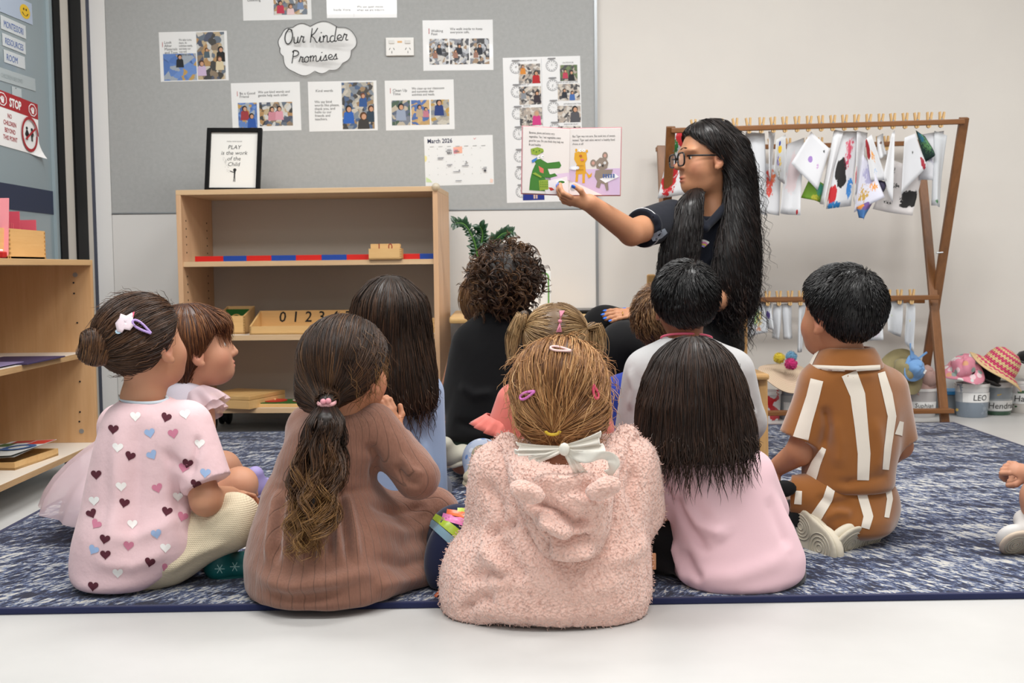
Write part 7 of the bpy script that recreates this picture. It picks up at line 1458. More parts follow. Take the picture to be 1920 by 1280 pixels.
# ---------------------------------------------------------------- 5: curly head, black jumper
Y = 3.50; p = Person('child in a black jumper and dark green shorts sitting tall before the low table', A(925, 900, Y)*[1, 1, 0]+[0, 0, RZ], '#b98468')
p.hs = 1.0; p.head(951, 534, Y, 14, 2, 0, A(945, 600, Y)); limb(p.S, [A(945, 600, Y), A(930, 700, Y+.02), A(915, 830, Y+.03)], [.046, .066, .082])
for sx_ in (1, -1):
    w_ = A(920+sx_*50, 830, Y+.22); limb(p.S, [A(932+sx_*62, 640, Y), A(922+sx_*82, 750, Y+.04), w_], [.036, .032, .022]); p.hand(w_, (-sx_*.4, .9, -.1), (0, 0, 1), sx_, curl=.6)
limb(p.S, [A(880, 835, Y+.03), A(855, 830, Y+.20), A(866, 868, Y-.08)], [.062, .05, .034]); limb(p.S, [A(960, 835, Y+.03), A(1000, 830, Y+.22), A(900, 872, Y+.0)], [.062, .05, .034]); p.build()
j_ = Sdf(); j_.rows(Y, [(572, 915, 985, .05, .0), (584, 898, 1000, .06, .0), (606, 872, 1014, .085, .0), (650, 854, 1018, .10, .005), (720, 842, 1016, .11, .01), (800, 834, 1012, .115, .01), (822, 834, 1008, .115, .01)], n=2.3, rnd=.025)
j_.rc(A(882, 645, Y), A(858, 745, Y+.03), .056, .05, .03); j_.rc(A(992, 645, Y), A(1005, 745, Y+.03), .056, .05, .03); j_.ell(A(948, 572, Y), (.05, .05, .022), None, .008, 's'); p.cloth('black_jumper', j_, fabric('#0e0e10', '#161618', 600, .3, sheen=.1, fold=9, foldamp=.6), .007, fold=[(hits(j_, [(860, 720), (890, 740), (930, 735)]), .012, .006), (hits(j_, [(850, 790), (890, 800), (940, 790)]), .012, -.006)])
g2 = Sdf(); g2.rows(Y, [(815, 838, 1006, .112, .01), (850, 838, 1004, .115, .01), (872, 850, 1000, .10, .01)], rnd=.03); g2.rc(A(880, 838, Y+.02), A(856, 832, Y+.18), .07, .06, .03); g2.rc(A(960, 838, Y+.02), A(998, 832, Y+.18), .07, .06, .03); p.cloth('shorts', g2, fabric('#16261e', '#1c3026', 600, fold=9), .007)
M_TRAIN = plain('#b5b1a2', .7); shoe(p, A(836, 872, Y-.12), A(884, 852, Y-.10), (.1, -.2, 1), M_TRAIN, '#cfcab8', .035, .05)['label'] = 'pale grey-beige trainer with a white sole'
H = cap_sdf(p, .022, .004); Hh = Hair(H, .007, .12)
def curls(Hh, n, L, amp, turns, seed, tone, r=.0012, m=22, out=.5, g=.7, cond=None):
    P = Hh.seeds(n, cond, seed); R_ = np.random.default_rng(seed); d, N = Hh.S.grad(P); D = N*out+R_.normal(size=P.shape)*.55+np.array([0, 0, -g]); D -= N*np.minimum((D*N).sum(1), 0)[:, None]*1.0; D /= np.linalg.norm(D, axis=1, keepdims=True)
    X = np.cross(D, R_.normal(size=P.shape)); X /= np.linalg.norm(X, axis=1, keepdims=True); Yv = np.cross(D, X); t = np.linspace(0, 1, m)[None, :, None]; Ln = L*(.6+.6*R_.random(n))[:, None, None]; am = amp*(.6+.8*R_.random(n))[:, None, None]; ph = R_.random(n)[:, None, None]*6.28; tr = turns*(.7+.6*R_.random(n))[:, None, None]*6.28
    W = P[:, None]+D[:, None]*Ln*t+X[:, None]*am*(np.sin(t*tr+ph)-np.sin(ph))*np.minimum(1, t*4)+Yv[:, None]*am*(np.cos(t*tr+ph)-np.cos(ph))*np.minimum(1, t*4)+np.array([0, 0, -.012])*t*t
    rep_ = np.concatenate([W+R_.normal(size=(n, 1, 3))*.0018 for _ in range(3)]); Hh.strands(rep_, r, tone, seed, .15, 60., .4)
curls(Hh, 560, .050, .0095, 1.4, 41, (.15, 1.)); Hh.build(p.o, p.org, hair_mat([(0, '#120b07'), (.4, '#2c1b11'), (.75, '#533721'), (1, '#7a5836')]))
# ---------------------------------------------------------------- 6: coral top, blond pigtails
Y = 2.88; p = Person('child in a coral ruffle-sleeved top and blue patterned leggings, mostly hidden', A(1030, 990, Y)*[1, 1, 0]+[0, 0, RZ], '#c39376')
p.hs = .93; p.head(1044, 648, Y, 8, 4, 0, A(1040, 720, Y)); limb(p.S, [A(1040, 720, Y), A(1035, 800, Y+.02), A(1030, 930, Y+.03)], [.042, .058, .072])
for sx_ in (1, -1):
    w_ = A(1035+sx_*70, 890, Y+.2); limb(p.S, [A(1036+sx_*68, 760, Y), A(1030+sx_*88, 840, Y+.05), w_], [.033, .029, .021]); p.hand(w_, (-sx_*.3, .9, -.1), (0, 0, 1), sx_, curl=.6)
limb(p.S, [A(1000, 950, Y+.04), A(905, 862, Y+.16), A(900, 915, Y+.10)], [.06, .042, .032]); limb(p.S, [A(1060, 950, Y+.04), A(1130, 930, Y+.2), A(1050, 950, Y+.28)], [.06, .045, .032]); p.build()
c_ = Sdf(); c_.rows(Y, [(712, 1010, 1068, .05, .0), (730, 985, 1094, .065, .0), (780, 965, 1110, .085, .0), (860, 960, 1112, .09, .0), (945, 955, 1115, .095, .0)], n=2.3, rnd=.03); c_.rc(A(968, 755, Y-.01), A(945, 808, Y-.01), .052, .046, .02, flat=True); c_.rc(A(1102, 755, Y), A(1120, 805, Y+.02), .046, .044, .02); M_CORAL = fabric('#d9756b', '#e2857a', 700, .2, fold=14)
cc_ = p.cloth('coral_top', c_, M_CORAL, .006)
R2 = MB(); G = [A(930, 818, Y-.035), A(908, 802, Y-.02), A(900, 775, Y-.0), A(912, 757, Y+.02), A(945, 752, Y+.03)]
vs = []; fs = []; n_ = 40
for i in range(n_+1):
    t_ = i/n_*2*PI; c0 = A(940, 790, Y-.01); ax_ = nrm(A(945, 808, Y-.01)-A(968, 755, Y-.01)); e1 = nrm(np.cross(ax_, [0, 1, 0])); e2 = np.cross(ax_, e1)
    for j in range(4): r_ = .044+.007*j+.004*j*math.sin(i*2.1); q_ = c0+ax_*(-.004+.013*j)+(e1*math.cos(t_)+e2*math.sin(t_))*r_; vs.append(q_-p.org)
for i in range(n_):
    for j in range(3): a_ = i*4+j; fs.append((a_, a_+4, a_+5, a_+1))
rf = link('sleeve_ruffle', pyd(vs, fs), M_CORAL, p.o, smooth=True); rf.modifiers.new('thickness', 'SOLIDIFY').thickness = .002
lg = Sdf(); lg.rc(A(1000, 950, Y+.04), A(905, 860, Y+.15), .068, .050, .03); lg.rc(A(905, 860, Y+.15), A(900, 908, Y+.06), .050, .040, .02, flat=True); lg.rc(A(1060, 950, Y+.04), A(1130, 930, Y+.2), .068, .055, .03); lg.cut((0, 0, RZ), (0, 0, -1)); p.cloth('patterned_leggings', lg, spot_mat('leggings_print', '#a3adc0', ['#5f7fb5', '#8b98b5', '#c2c6cf', '#6f88b8'], 42, .30), .006)
q_ = shoe(p, A(905, 895, Y+.05), A(893, 912, Y-.04), (0, -.2, 1), plain('#b3ab94', .8), '#a59d86', .036, .05); q_['label'] = 'ribbed beige slip-on shoe'
H = cap_sdf(p, .015, .014); tL, tR = p.L(-.078, -.035, .055), p.L(.078, -.035, .05); Hh = Hair(H, .006, .2)
Hh.cover(2000, lambda P, s: np.where(((P-p.hc)@p.R[:, 0] < 0)[:, None], tL-P, tR-P), .07, 10, .0012, .0009, (.15, .9), seed=51, clump=60)
ponytail(Hh, [tL, A(983, 590, Y-.02), A(972, 630, Y-.03), A(962, 690, Y-.03)], [.010, .020, .024, .014], 240, 26, 52, (.3, .9), .2, (.003, 10), .0009, .4); ponytail(Hh, [tR, A(1112, 610, Y-.02), A(1118, 650, Y-.03), A(1112, 700, Y-.03)], [.010, .016, .02, .012], 160, 26, 53, (.2, .8), .2, (.003, 10), .0009, .4)
Hh.build(p.o, p.org, HM_BLOND)
MB().tube([Vector(tL+np.array([.004*math.sin(t), .011*math.cos(t), .011*math.sin(t)])-p.org) for t in np.linspace(0, 2*PI, 16)], .003, 6).build('hair_elastic', plain('#e6c9cf', .4), p.o, True)
bw_ = A(1050, 602, Y-.105); q_ = MB()
for s_ in (-1, 1): q_.add([Vector(bw_-p.org)+Vector(v_) for v_ in ((0, 0, 0), (s_*.004-.006, -.006, s_*.026), (s_*.004+.008, -.006, s_*.026), (s_*.001, -.012, s_*.012))], [(0, 1, 3), (0, 3, 2), (0, 2, 1), (1, 2, 3)])
q_.ball(Vector(bw_-p.org), (.005, .006, .005), 8).build('bow_clip', plain('#dd8fa5', .5), p.o)['label'] = 'small pink bow clip'
# ---------------------------------------------------------------- 2: fringe, tulle-sleeved dress
Y = 2.90; p = Person('child in a white and lilac tulle dress gazing up to the right, bare knees raised', A(365, 960, Y)*[1, 1, 0]+[0, 0, RZ], '#c79477', lip='#c0605c')
p.hs = .97; p.head(367, 650, Y, 72, 8, 0, A(350, 728, Y+.0)); limb(p.S, [A(350, 728, Y), A(345, 820, Y+.02), A(345, 930, Y+.03)], [.04, .058, .075])
w_ = A(430, 900, Y+.0); limb(p.S, [A(378, 775, Y-.03), A(385, 860, Y-.03), w_], [.033, .029, .021]); p.hand(w_, (.8, .4, -.2), (0, 0, 1), 1, curl=.5)
w_ = A(420, 900, Y+.22); limb(p.S, [A(330, 775, Y+.12), A(345, 860, Y+.2), w_], [.033, .029, .021]); p.hand(w_, (.8, -.1, -.2), (0, 0, 1), -1, curl=.5)
limb(p.S, [A(350, 950, Y-.02), A(450, 908, Y-.06), A(395, 975, Y+.0)], [.066, .043, .03]); limb(p.S, [A(350, 950, Y+.06), A(418, 878, Y+.10), A(470, 930, Y+.16)], [.064, .045, .03]); p.build()
d_ = Sdf(); d_.rows(Y, [(708, 325, 372, .045, .0), (725, 312, 388, .06, .0), (760, 305, 395, .075, .0), (830, 300, 395, .085, .0), (930, 285, 400, .10, .0)], n=2.3, rnd=.025); d_.cut((0, 0, RZ), (0, 0, -1)); p.cloth('dress', d_, fabric('#d9d3da', '#c9bfd6', 500, .2), .006)
t = NT('tulle'); t.b.inputs['Base Color'].default_value = c4('#e6ccd2'); t.b.inputs['Roughness'].default_value = .8; t.b.inputs['Alpha'].default_value = .62; M_TULLE = t.m
def ruff(par, org, c, ax_, r0, r1, ln, m, name, wv=7, am=.006, mat=None, a0=0, a1=2*PI):
    c, ax_ = V3(c), nrm(ax_); e1 = nrm(np.cross(ax_, [0, 1, .1])); e2 = np.cross(ax_, e1); vs = []; fs = []; n_ = 60; k_ = 6
    for i in range(n_+1):
        t_ = a0+(a1-a0)*i/n_
        for j in range(k_+1): s_ = j/k_; r_ = r0+(r1-r0)*math.sin(s_*PI/2)+am*s_*math.sin(wv*t_); vs.append(Vector(c+ax_*ln*s_+(e1*math.cos(t_)+e2*math.sin(t_))*r_-org))
    for i in range(n_):
        for j in range(k_): a_ = i*(k_+1)+j; fs.append((a_, a_+k_+1, a_+k_+2, a_+1))
    return link(name, pyd(vs, fs), mat or M_TULLE, par, smooth=True)
ruff(p.o, p.org, A(366, 735, Y-.03), (.45, -.2, -.6), .03, .058, .06, 0, 'tulle_sleeve', 9, .007); ruff(p.o, p.org, A(370, 750, Y-.03), (.45, -.2, -.6), .03, .050, .055, 0, 'tulle_sleeve', 8, .006); ruff(p.o, p.org, A(322, 740, Y+.08), (-.5, .2, -.6), .03, .055, .06, 0, 'tulle_sleeve', 9, .007)
ruff(p.o, p.org, A(300, 800, Y-.0), (-.16, -.08, -1), .09, .25, .235, 0, 'tulle_skirt', 13, .014); ruff(p.o, p.org, A(305, 820, Y-.0), (-.12, -.06, -1), .09, .22, .21, 0, 'tulle_skirt', 11, .012)
lv = shoe(p, A(478, 930, Y+.12), A(505, 915, Y+.18), (0, 0, 1), plain('#a79ad0', .5), '#c9c2e6', .03, .045); lv['label'] = 'lilac shoe'
n_ = p.R@nrm((0, .75, -.66)); H = cap_sdf(p, .014, .016); H.rows(Y+.02, [(600, 328, 398, .07, .0), (650, 326, 392, .075, .0), (700, 332, 380, .065, .0), (735, 340, 372, .045, .0)], .03, 2.2, .02)
H.ell(p.L(0, .070, .045), (.060*.95, .026, .030), p.R, .02)
Hh = Hair(H, .0055, .2); cr_ = p.L(0, -.01, .105); Hh.cover(2600, down_from(cr_, 1.1, .9), .10, 12, .0015, .0008, (.1, .9), seed=61, clump=55, wav=(.001, 6), lift=.003)
Hh.cover(260, lambda P, s: p.R@np.array([0, .15, -1.])+0*P, .055, 9, .003, .0008, (.2, .9), cond=lambda V: (V-p.hc)@p.R[:, 1] > .05, seed=62, lift=.003, wav=(.001, 5), stick=.3)
Hh.build(p.o, p.org, HM_RED)
# ---------------------------------------------------------------- 10: light brown tousled hair, blue top
Y = 3.26; p = Person('child in a royal blue top tucked behind the grey sweatshirt', A(1215, 930, Y)*[1, 1, 0]+[0, 0, RZ], '#bd8a6c')
p.hs = .95; p.head(1244, 606, Y, 10, 2, 0, A(1232, 690, Y)); limb(p.S, [A(1225, 690, Y), A(1215, 790, Y+.02), A(1215, 890, Y+.03)], [.043, .06, .075])
for sx_ in (1, -1): w_ = A(1215+sx_*50, 880, Y+.2); limb(p.S, [A(1218+sx_*62, 730, Y), A(1215+sx_*78, 815, Y+.04), w_], [.034, .03, .021]); p.hand(w_, (-sx_*.4, .9, -.1), (0, 0, 1), sx_, curl=.6); limb(p.S, [A(1215+sx_*40, 890, Y+.04), A(1215+sx_*85, 880, Y+.2), A(1215, 890, Y+.27)], [.06, .046, .032])
p.build(); b_ = Sdf(); b_.rows(Y, [(680, 1195, 1255, .05, .0), (700, 1168, 1280, .07, .0), (740, 1152, 1290, .085, .0), (830, 1146, 1292, .095, .0), (905, 1148, 1292, .10, .0)], n=2.3, rnd=.03); b_.rc(A(1160, 735, Y), A(1142, 815, Y+.04), .05, .045, .03); b_.rc(A(1280, 735, Y), A(1293, 815, Y+.04), .05, .045, .03); b_.cut((0, 0, RZ), (0, 0, -1)); p.cloth('blue_top', b_, fabric('#2a3f9c', '#3049ab', 600), .007)
H = cap_sdf(p, .016, .004); Hh = Hair(H, .006, .2); wc = p.L(.0, -.06, .085); Hh.cover(2000, lambda P, s: (P-wc)*6+np.cross(P-wc, p.R[:, 1])*7+np.array([0, 0, -.5]), .05, 9, .003, .0010, (.1, .95), seed=71, clump=70, lift=.010, taper=.1, wav=(.004, 6)); Hh.build(p.o, p.org, HM_LIGHT)
# ---------------------------------------------------------------- 13: nearly hidden child beyond the black jumper
Y = 3.92; p = Person('child almost wholly hidden beyond the black jumper, brown hair just showing', A(905, 860, Y)*[1, 1, 0]+[0, 0, RZ], '#bd8a6c'); p.label = 'child in white almost wholly hidden beyond the black jumper'
p.head(914, 572, Y, 10, 0, 0, A(914, 640, Y)); limb(p.S, [A(914, 640, Y), A(914, 720, Y), A(914, 810, Y)], [.043, .06, .075])
for sx_ in (1, -1): w_ = A(914+sx_*30, 810, Y+.2); limb(p.S, [A(914+sx_*48, 670, Y), A(914+sx_*58, 750, Y+.05), w_], [.034, .03, .021]); p.hand(w_, (0, .9, -.1), (0, 0, 1), sx_, curl=.6); limb(p.S, [A(914+sx_*25, 812, Y+.04), A(914+sx_*60, 805, Y+.2), A(914, 812, Y+.27)], [.06, .046, .032])
p.build(); b_ = Sdf(); b_.rows(Y, [(632, 893, 935, .05, .0), (650, 876, 952, .07, .0), (690, 870, 958, .085, .0), (825, 868, 960, .095, .0)], n=2.3, rnd=.03); b_.rc(A(868, 672, Y), A(858, 750, Y+.05), .047, .043, .03); b_.rc(A(960, 672, Y), A(970, 750, Y+.05), .047, .043, .03); p.cloth('white_top', b_, fabric('#d0ccc8'), .008)
H = cap_sdf(p, .016, .012); Hh = Hair(H, .007, .3); wc = p.L(0, -.06, .085); Hh.cover(700, down_from(p.L(0, -.02, .1), 1., 1.), .07, 9, .003, .001, (.3, .9), seed=75, lift=.006); Hh.build(p.o, p.org, HM_LIGHT)
# ---------------------------------------------------------------- 12: child at the photo's right edge
Y = 2.62; p = Person('child at the right edge, only a fist and a pale trainer in view', A(2030, 1000, Y)*[1, 1, 0]+[0, 0, RZ], '#c99478')
p.head(2020, 600, Y+.05, -70, 0, 0, A(2030, 690, Y+.05)); limb(p.S, [A(2030, 690, Y+.05), A(2035, 800, Y+.05), A(2040, 940, Y+.05)], [.044, .062, .078])
wr = A(1935, 890, Y-.02); limb(p.S, [A(2025, 745, Y-.05), A(2010, 880, Y-.06), wr], [.036, .033, .024]); p.hand(wr, A(1885, 872, Y+.02)-wr, (-.2, -.75, .6), -1, .82, .95, .04, .9, vis=True)
w_ = A(1945, 880, Y+.12); limb(p.S, [A(2015, 745, Y+.15), A(2010, 870, Y+.18), w_], [.036, .033, .024]); p.hand(w_, (-.9, -.1, 0), (0, 0, 1), 1, .8, .8)
limb(p.S, [A(2040, 950, Y-.02), A(1960, 935, Y-.10), A(1945, 985, Y-.06)], [.066, .052, .034]); limb(p.S, [A(2040, 950, Y+.10), A(1985, 890, Y+.22), A(2010, 940, Y+.26)], [.066, .05, .034]); p.build()
b_ = Sdf(); b_.rows(Y+.05, [(682, 2005, 2060, .05, .0), (705, 1985, 2090, .07, .0), (800, 1975, 2100, .09, .0), (945, 1970, 2110, .10, .0)], n=2.3, rnd=.03); b_.rc(A(2018, 745, Y-.04), A(2012, 830, Y-.05), .05, .047, .03); b_.rc(A(2018, 745, Y+.15), A(2012, 830, Y+.17), .05, .047, .03); b_.rc(A(2045, 950, Y-.01), A(1990, 940, Y-.07), .075, .064, .03, flat=True); p.cloth('overall', b_, fabric('#7a8fae'), .008)
H = cap_sdf(p, .015, .008); Hh = Hair(H, .007, .3); Hh.cover(700, down_from(p.L(0, -.02, .1), 1., 1.), .05, 8, .003, .001, (.3, .9), seed=77, lift=.006); Hh.build(p.o, p.org, HM_BROWN)
shoe(p, A(1960, 1015, Y-.12), A(1880, 1020, Y-.13), (.1, .8, .6), plain('#d6d3d0', .6), '#cbb9a6', .034, .05, True)
# ================================================================== the teacher, her chair and the picture book
M_CH = wood('#b98d57', '#cfa46b', 'z', 1.3)
xa_, xb_ = at(1221, 560, 4.04).x, at(1394, 560, 4.04).x; zc = at(1221, 514, 4.04).z
ch = empty('child_chair', ((xa_+xb_)/2, 3.9, RZ), 0, 'small pale wooden chair the teacher sits on', 'chair'); o_ = ch.location
for x in (xa_, xb_):
    MB().bar((x-o_.x, .14, zc-RZ), (x-o_.x, .16, 0), .022, .03, (1, 0, 0), .006).build('back_leg', M_CH, ch); MB().bar((x-o_.x, -.15, .28), (x-o_.x, -.17, 0), .024, .03, (1, 0, 0), .005).build('front_leg', M_CH, ch)
MB().box((xa_-o_.x-.015, -.19, .275), (xb_-o_.x+.015, .16, .295), bev=.008).build('seat', M_CH, ch); MB().box((xa_-o_.x+.012, .13, zc-RZ-.10), (xb_-o_.x-.012, .15, zc-RZ-.01), bev=.006).build('backrest', M_CH, ch)
for s in (-1, 1): MB().bar((s*(xb_-xa_)/2, -.16, .20), (s*(xb_-xa_)/2, .15, .20), .014, .02).build('stretcher', M_CH, ch)
Y = 3.85; p = Person('teacher in a navy polo shirt and glasses, holding up a picture book', A(1310, 760, Y)*[1, 1, 0]+[0, 0, RZ], '#bf8a68', group=None, hs=1.08, vox=.009, adult=True, lip='#b0524e')
p.head(1326, 293, Y, -104, -2, 0, A(1336, 400, Y+.03)); limb(p.S, [A(1336, 400, Y+.03), A(1325, 500, Y+.04), A(1320, 640, Y+.04)], [.055, .085, .10], .03)
elb = A(1184, 436, 3.62); wr = A(1104, 380, 3.50); limb(p.S, [A(1255, 412, Y-.03), elb, wr], [.050, .041, .027], .02); tips1 = p.hand(wr, (-.93, .05, .10), (0, -.55, -.83), 1, 1.0, .62, .10, .9, vis=True)
el2 = A(1345, 560, 3.74); w2 = A(1206, 588, 3.56); limb(p.S, [A(1385, 425, Y+.03), el2, w2], [.05, .04, .027]); tips2 = p.hand(w2, (-.98, -.02, .02), (0, -.5, .86), 1, 1.0, .16, .22, .5, vis=True)
kn1, kn2 = A(1172, 652, 3.46), A(1135, 618, 3.66)
ft1, ft2 = (kn1[0]+.05, kn1[1]+.29, .10), (kn2[0]+.04, kn2[1]+.16, .10); limb(p.S, [A(1325, 660, Y), kn1, ft1], [.085, .055, .04]); limb(p.S, [A(1290, 655, Y+.10), kn2, ft2], [.085, .055, .04]); p.build()
tr = Sdf(); tr.rc(A(1320, 660, Y+.02), kn1, .11, .080, .04); tr.rc(A(1290, 655, Y+.10), kn2, .11, .076, .04); tr.rc(kn1, ft1, .078, .056, .02, flat=True); tr.rc(kn2, ft2, .074, .056, .02, flat=True); tr.rows(Y, [(600, 1245, 1392, .12, .03), (665, 1240, 1395, .13, .03)], .03, rnd=.03); p.cloth('black_trousers', tr, fabric('#0c0c0e', '#131315', 500, .3, sheen=.1, fold=8), .008)
for k_ in (ft1, ft2): shoe(p, (k_[0]+.02, k_[1]+.04, RZ), (k_[0]-.13, k_[1]-.12, RZ), (0, 0, 1), plain('#1a1a1c', .5), '#2a2a2a', .042, .06)
po = Sdf(); po.rows(Y, [(372, 1300, 1362, .05, .03), (384, 1268, 1392, .065, .03), (404, 1238, 1404, .085, .03), (450, 1238, 1404, .10, .03), (520, 1246, 1396, .105, .03), (600, 1248, 1390, .115, .03), (648, 1244, 1390, .12, .03)], n=2.3, rnd=.03)
po.rc(A(1258, 412, Y-.02), A(1203, 428, 3.68), .068, .062, .03, flat=True); po.rc(A(1385, 425, Y+.03), A(1365, 500, 3.78), .066, .06, .03, flat=True); po.ell(A(1330, 380, Y-.03), (.062, .09, .045), None, .01, 's'); po.rc(A(1322, 415, Y-.10), A(1325, 385, Y-.06), .004, .045, .006, 's')
pl_ = p.cloth('polo_shirt', po, fabric('#12151f', '#191d29', 700, .25, sheen=.1, fold=10, foldamp=.5), .006, fold=[(hits(po, [(1225, 400), (1235, 420), (1232, 445)]), .01, .006), (hits(po, [(1300, 480), (1320, 520), (1310, 570)]), .014, .006)])
pip = [A(1203, 428, 3.68)+q for q in [(nrm(np.cross(nrm(A(1203, 428, 3.68)-A(1258, 412, Y-.02)), [0, 0, 1]))*math.cos(t)+np.cross(nrm(A(1203, 428, 3.68)-A(1258, 412, Y-.02)), nrm(np.cross(nrm(A(1203, 428, 3.68)-A(1258, 412, Y-.02)), [0, 0, 1])))*math.sin(t))*.0635 for t in np.linspace(0, 2*PI, 30)]]
MB().tube([Vector(q+nrm(A(1258, 412, Y-.02)-A(1203, 428, 3.68))*.012-p.org) for q in pip], .0016, 5).build('white_piping', plain('#d9dadc', .6), pl_, True)
cs_ = Sdf()
for s_ in (-1, 1): cs_.rc(A(1322, 428, Y-.115), A(1330+s_*34, 384, Y-.04), .012, .016, .01)
p.cloth('collar', cs_, fabric('#12151f', '#191d29', 700, .25, sheen=.1, fold=10, foldamp=.5), .005, parent=pl_)
for k_, (c_, r_) in enumerate((('#e6e4e2', 19), ('#d978b4', 15.5), ('#d9c64a', 12), ('#8f7fc4', 8.5))):
    strip(po, pl_, p.org, [(1315+r_*1.05*math.cos(a_), 468-r_*.9*math.sin(a_), 4.2) for a_ in np.linspace(2.9, .8, 9)], plain(c_, .6), 'rainbow_logo', .002, 20, 2)
strip(po, pl_, p.org, [(1222, 447, 12), (1236, 440, 14), (1248, 432, 10)], plain('#8f98a5', .7), 'grey_panel', .002, 10, 3)
for tps in (tips1, tips2):
    for (q, v, u_, r_) in tps: m_ = Matrix(((*np.cross(v, u_),), (*v,), (*u_,))).transposed(); MB().ball((0, 0, 0), (r_*.75, r_*1.1, r_*.28), 10, Matrix.Translation(Vector(q+u_*r_*.78+v*r_*.25-p.org))@m_.to_4x4()).build('painted_nail', plain('#2f6fd6', .2), p.o, True)
rq = V3(w2)+nrm((-.98, -.02, .02))*.066+np.array([0, .0, -.004]); MB().tube([Vector(rq+np.array([0, .0085*math.cos(t), .0085*math.sin(t)])+np.array([0, -.012, .002])-p.org) for t in np.linspace(0, 2*PI, 16)], .0012, 5).build('ring', plain('#c9a050', .25, .9), p.o, True)
# glasses
gl_ = empty('glasses'); gl_.parent = p.o; gl_['label'] = 'black framed glasses'; Lh = p.L; M_GF = plain('#101012', .3)
for s_ in (-1, 1):
    P = []
    for t in np.linspace(0, 2*PI, 29): c_, d_ = math.cos(t), math.sin(t); x_ = .0245*math.copysign(abs(c_)**.6, c_); z_ = .0195*math.copysign(abs(d_)**.6, d_); P.append(Vector(Lh(s_*.033+x_, .1015-.18*abs(x_+s_*.0)*abs(s_*.033+x_), -.010+z_)-p.org))
    MB().tube(P, .0030, 6).build('rim', M_GF, gl_, True); MB().tube([Vector(Lh(s_*.057, .092, -.002)-p.org), Vector(Lh(s_*.072, .075, -.002)-p.org), Vector(Lh(s_*.079, .0, -.004)-p.org), Vector(Lh(s_*.078, -.02, -.012)-p.org)], .0030, 6).build('temple', M_GF, gl_, True)
    MB().poly(P[:-1]).build('lens', plain('#dfe6ea', .05, alpha=.12, name='lens_glass'), gl_)
MB().tube([Vector(Lh(-.009, .102, -.006)-p.org), Vector(Lh(0, .106, -.002)-p.org), Vector(Lh(.009, .102, -.006)-p.org)], .002, 6).build('bridge', M_GF, gl_, True)
# hair
H = cap_sdf(p, .012, .004, -.02); H.rows(Y-.02, [(262, 1330, 1398, .07, .02), (300, 1356, 1410, .075, .0), (350, 1362, 1416, .07, -.01), (400, 1356, 1420, .062, -.04), (470, 1342, 1424, .055, -.07), (530, 1330, 1422, .050, -.08), (575, 1345, 1414, .035, -.08), (592, 1368, 1404, .02, -.08)], .03, 2.2, .02)
H.rows(Y-.09, [(352, 1296, 1322, .022, .05), (380, 1270, 1316, .035, .0), (430, 1250, 1314, .045, -.02), (480, 1238, 1308, .045, -.03), (530, 1232, 1300, .040, -.03), (570, 1236, 1290, .025, -.02)], .03, 2.2, .02); H.rc(p.L(.055, -.02, -.02), A(1308, 365, Y+.0), .035, .022, .02)
Hh = Hair(H, .007, .2); cr_ = p.L(.0, .03, .112); Hh.cover(3800, down_from(cr_, 1.1, .9), .16, 15, .0018, .0011, (.1, .8), seed=81, clump=40, wav=(.004, 8), lift=.004)
zl = V3(at(1330, 500, Y))[2]; Hh.cover(520, lambda P, s: np.array([0, -.05, -1.])+0*P, .17, 22, .004, .0009, (.2, .95), cond=lambda V: V[:, 2] < zl, wav=(.011, 15), seed=82, lift=.012, stick=.35, lvar=.6, taper=.15)
Hh.cover(60, lambda P, s: np.array([.35, -.05, -1.])+0*P, .16, 22, .005, .0008, (.2, .9), cond=lambda V: V[:, 0] > V3(at(1408, 450, Y-.08))[0], wav=(.012, 15), seed=83, lift=.02, stick=.2)
for s_ in (-1, 1):
    R_ = np.random.default_rng(5); b0 = np.stack([p.L(s_*(.016+.030*q), .0955-.5*(q*.030)**1.0*.3, .020+.004*math.sin(q*3)) for q in R_.random(70)]); d_ = p.R@nrm((s_*1, -.25, .12)); Hh.strands(np.stack([b0+d_*t+p.R[:, 1]*.001 for t in np.linspace(0, .011, 4)], 1), .0008, (.2, .5), 3)
Hh.build(p.o, p.org, hair_mat([(0, '#080606'), (.5, '#171111'), (.85, '#33231c'), (1, '#5a3d2c')], .34))
for s_ in (-1,): MB().ball(Vector(p.L(s_*.081, .003, -.040)-p.org), .0025, 8).build('earring', plain('#d9c28a', .2, .8), p.o, True)
# picture book
YB_ = 3.545; bk = empty('picture_book', Vector(at(1068, 366, YB_)), 0, 'open picture book with cartoon animals held up by the teacher', 'book')
def page(px, Ys, name):
    P = [at(u, v, y_) for (u, v), y_ in zip(px, Ys)]; c = (P[0]+P[1]+P[2]+P[3])/4; ex = (P[1]-P[0]+P[2]-P[3])/2; ey = (P[0]-P[3]+P[1]-P[2])/2; w, h = ex.length, ey.length; X = ex.normalized(); Z = X.cross(ey).normalized(); Yv = Z.cross(X)
    o = MB().box((-w/2, -h/2, -.006), (w/2, h/2, 0), bev=.0008).build(name, plain('#e2dcd8', .55), bk); cov = MB().box((-w/2-.002, -h/2-.003, -.0085), (w/2+.002, h/2+.003, -.006)).build('cover_board', plain('#cf8d94', .5), bk)
    for q_ in (o, cov): q_.matrix_local = Matrix.Translation(-bk.location)@Matrix(((X.x, Yv.x, Z.x, c.x), (X.y, Yv.y, Z.y, c.y), (X.z, Yv.z, Z.z, c.z), (0, 0, 0, 1)))
    PW[o.name] = (w, h); return On(o)
L_ = page([(984, 238), (1068, 241), (1068, 366), (977, 361)], (3.50, 3.55, 3.55, 3.50), 'left_page'); R_p = page([(1068, 241), (1163, 240), (1163, 365), (1068, 366)], (3.55, 3.51, 3.51, 3.55), 'right_page')
GRN1, GRN2 = '#3f7a2e', '#8fa83c'; OUT = '#2a2a2a'
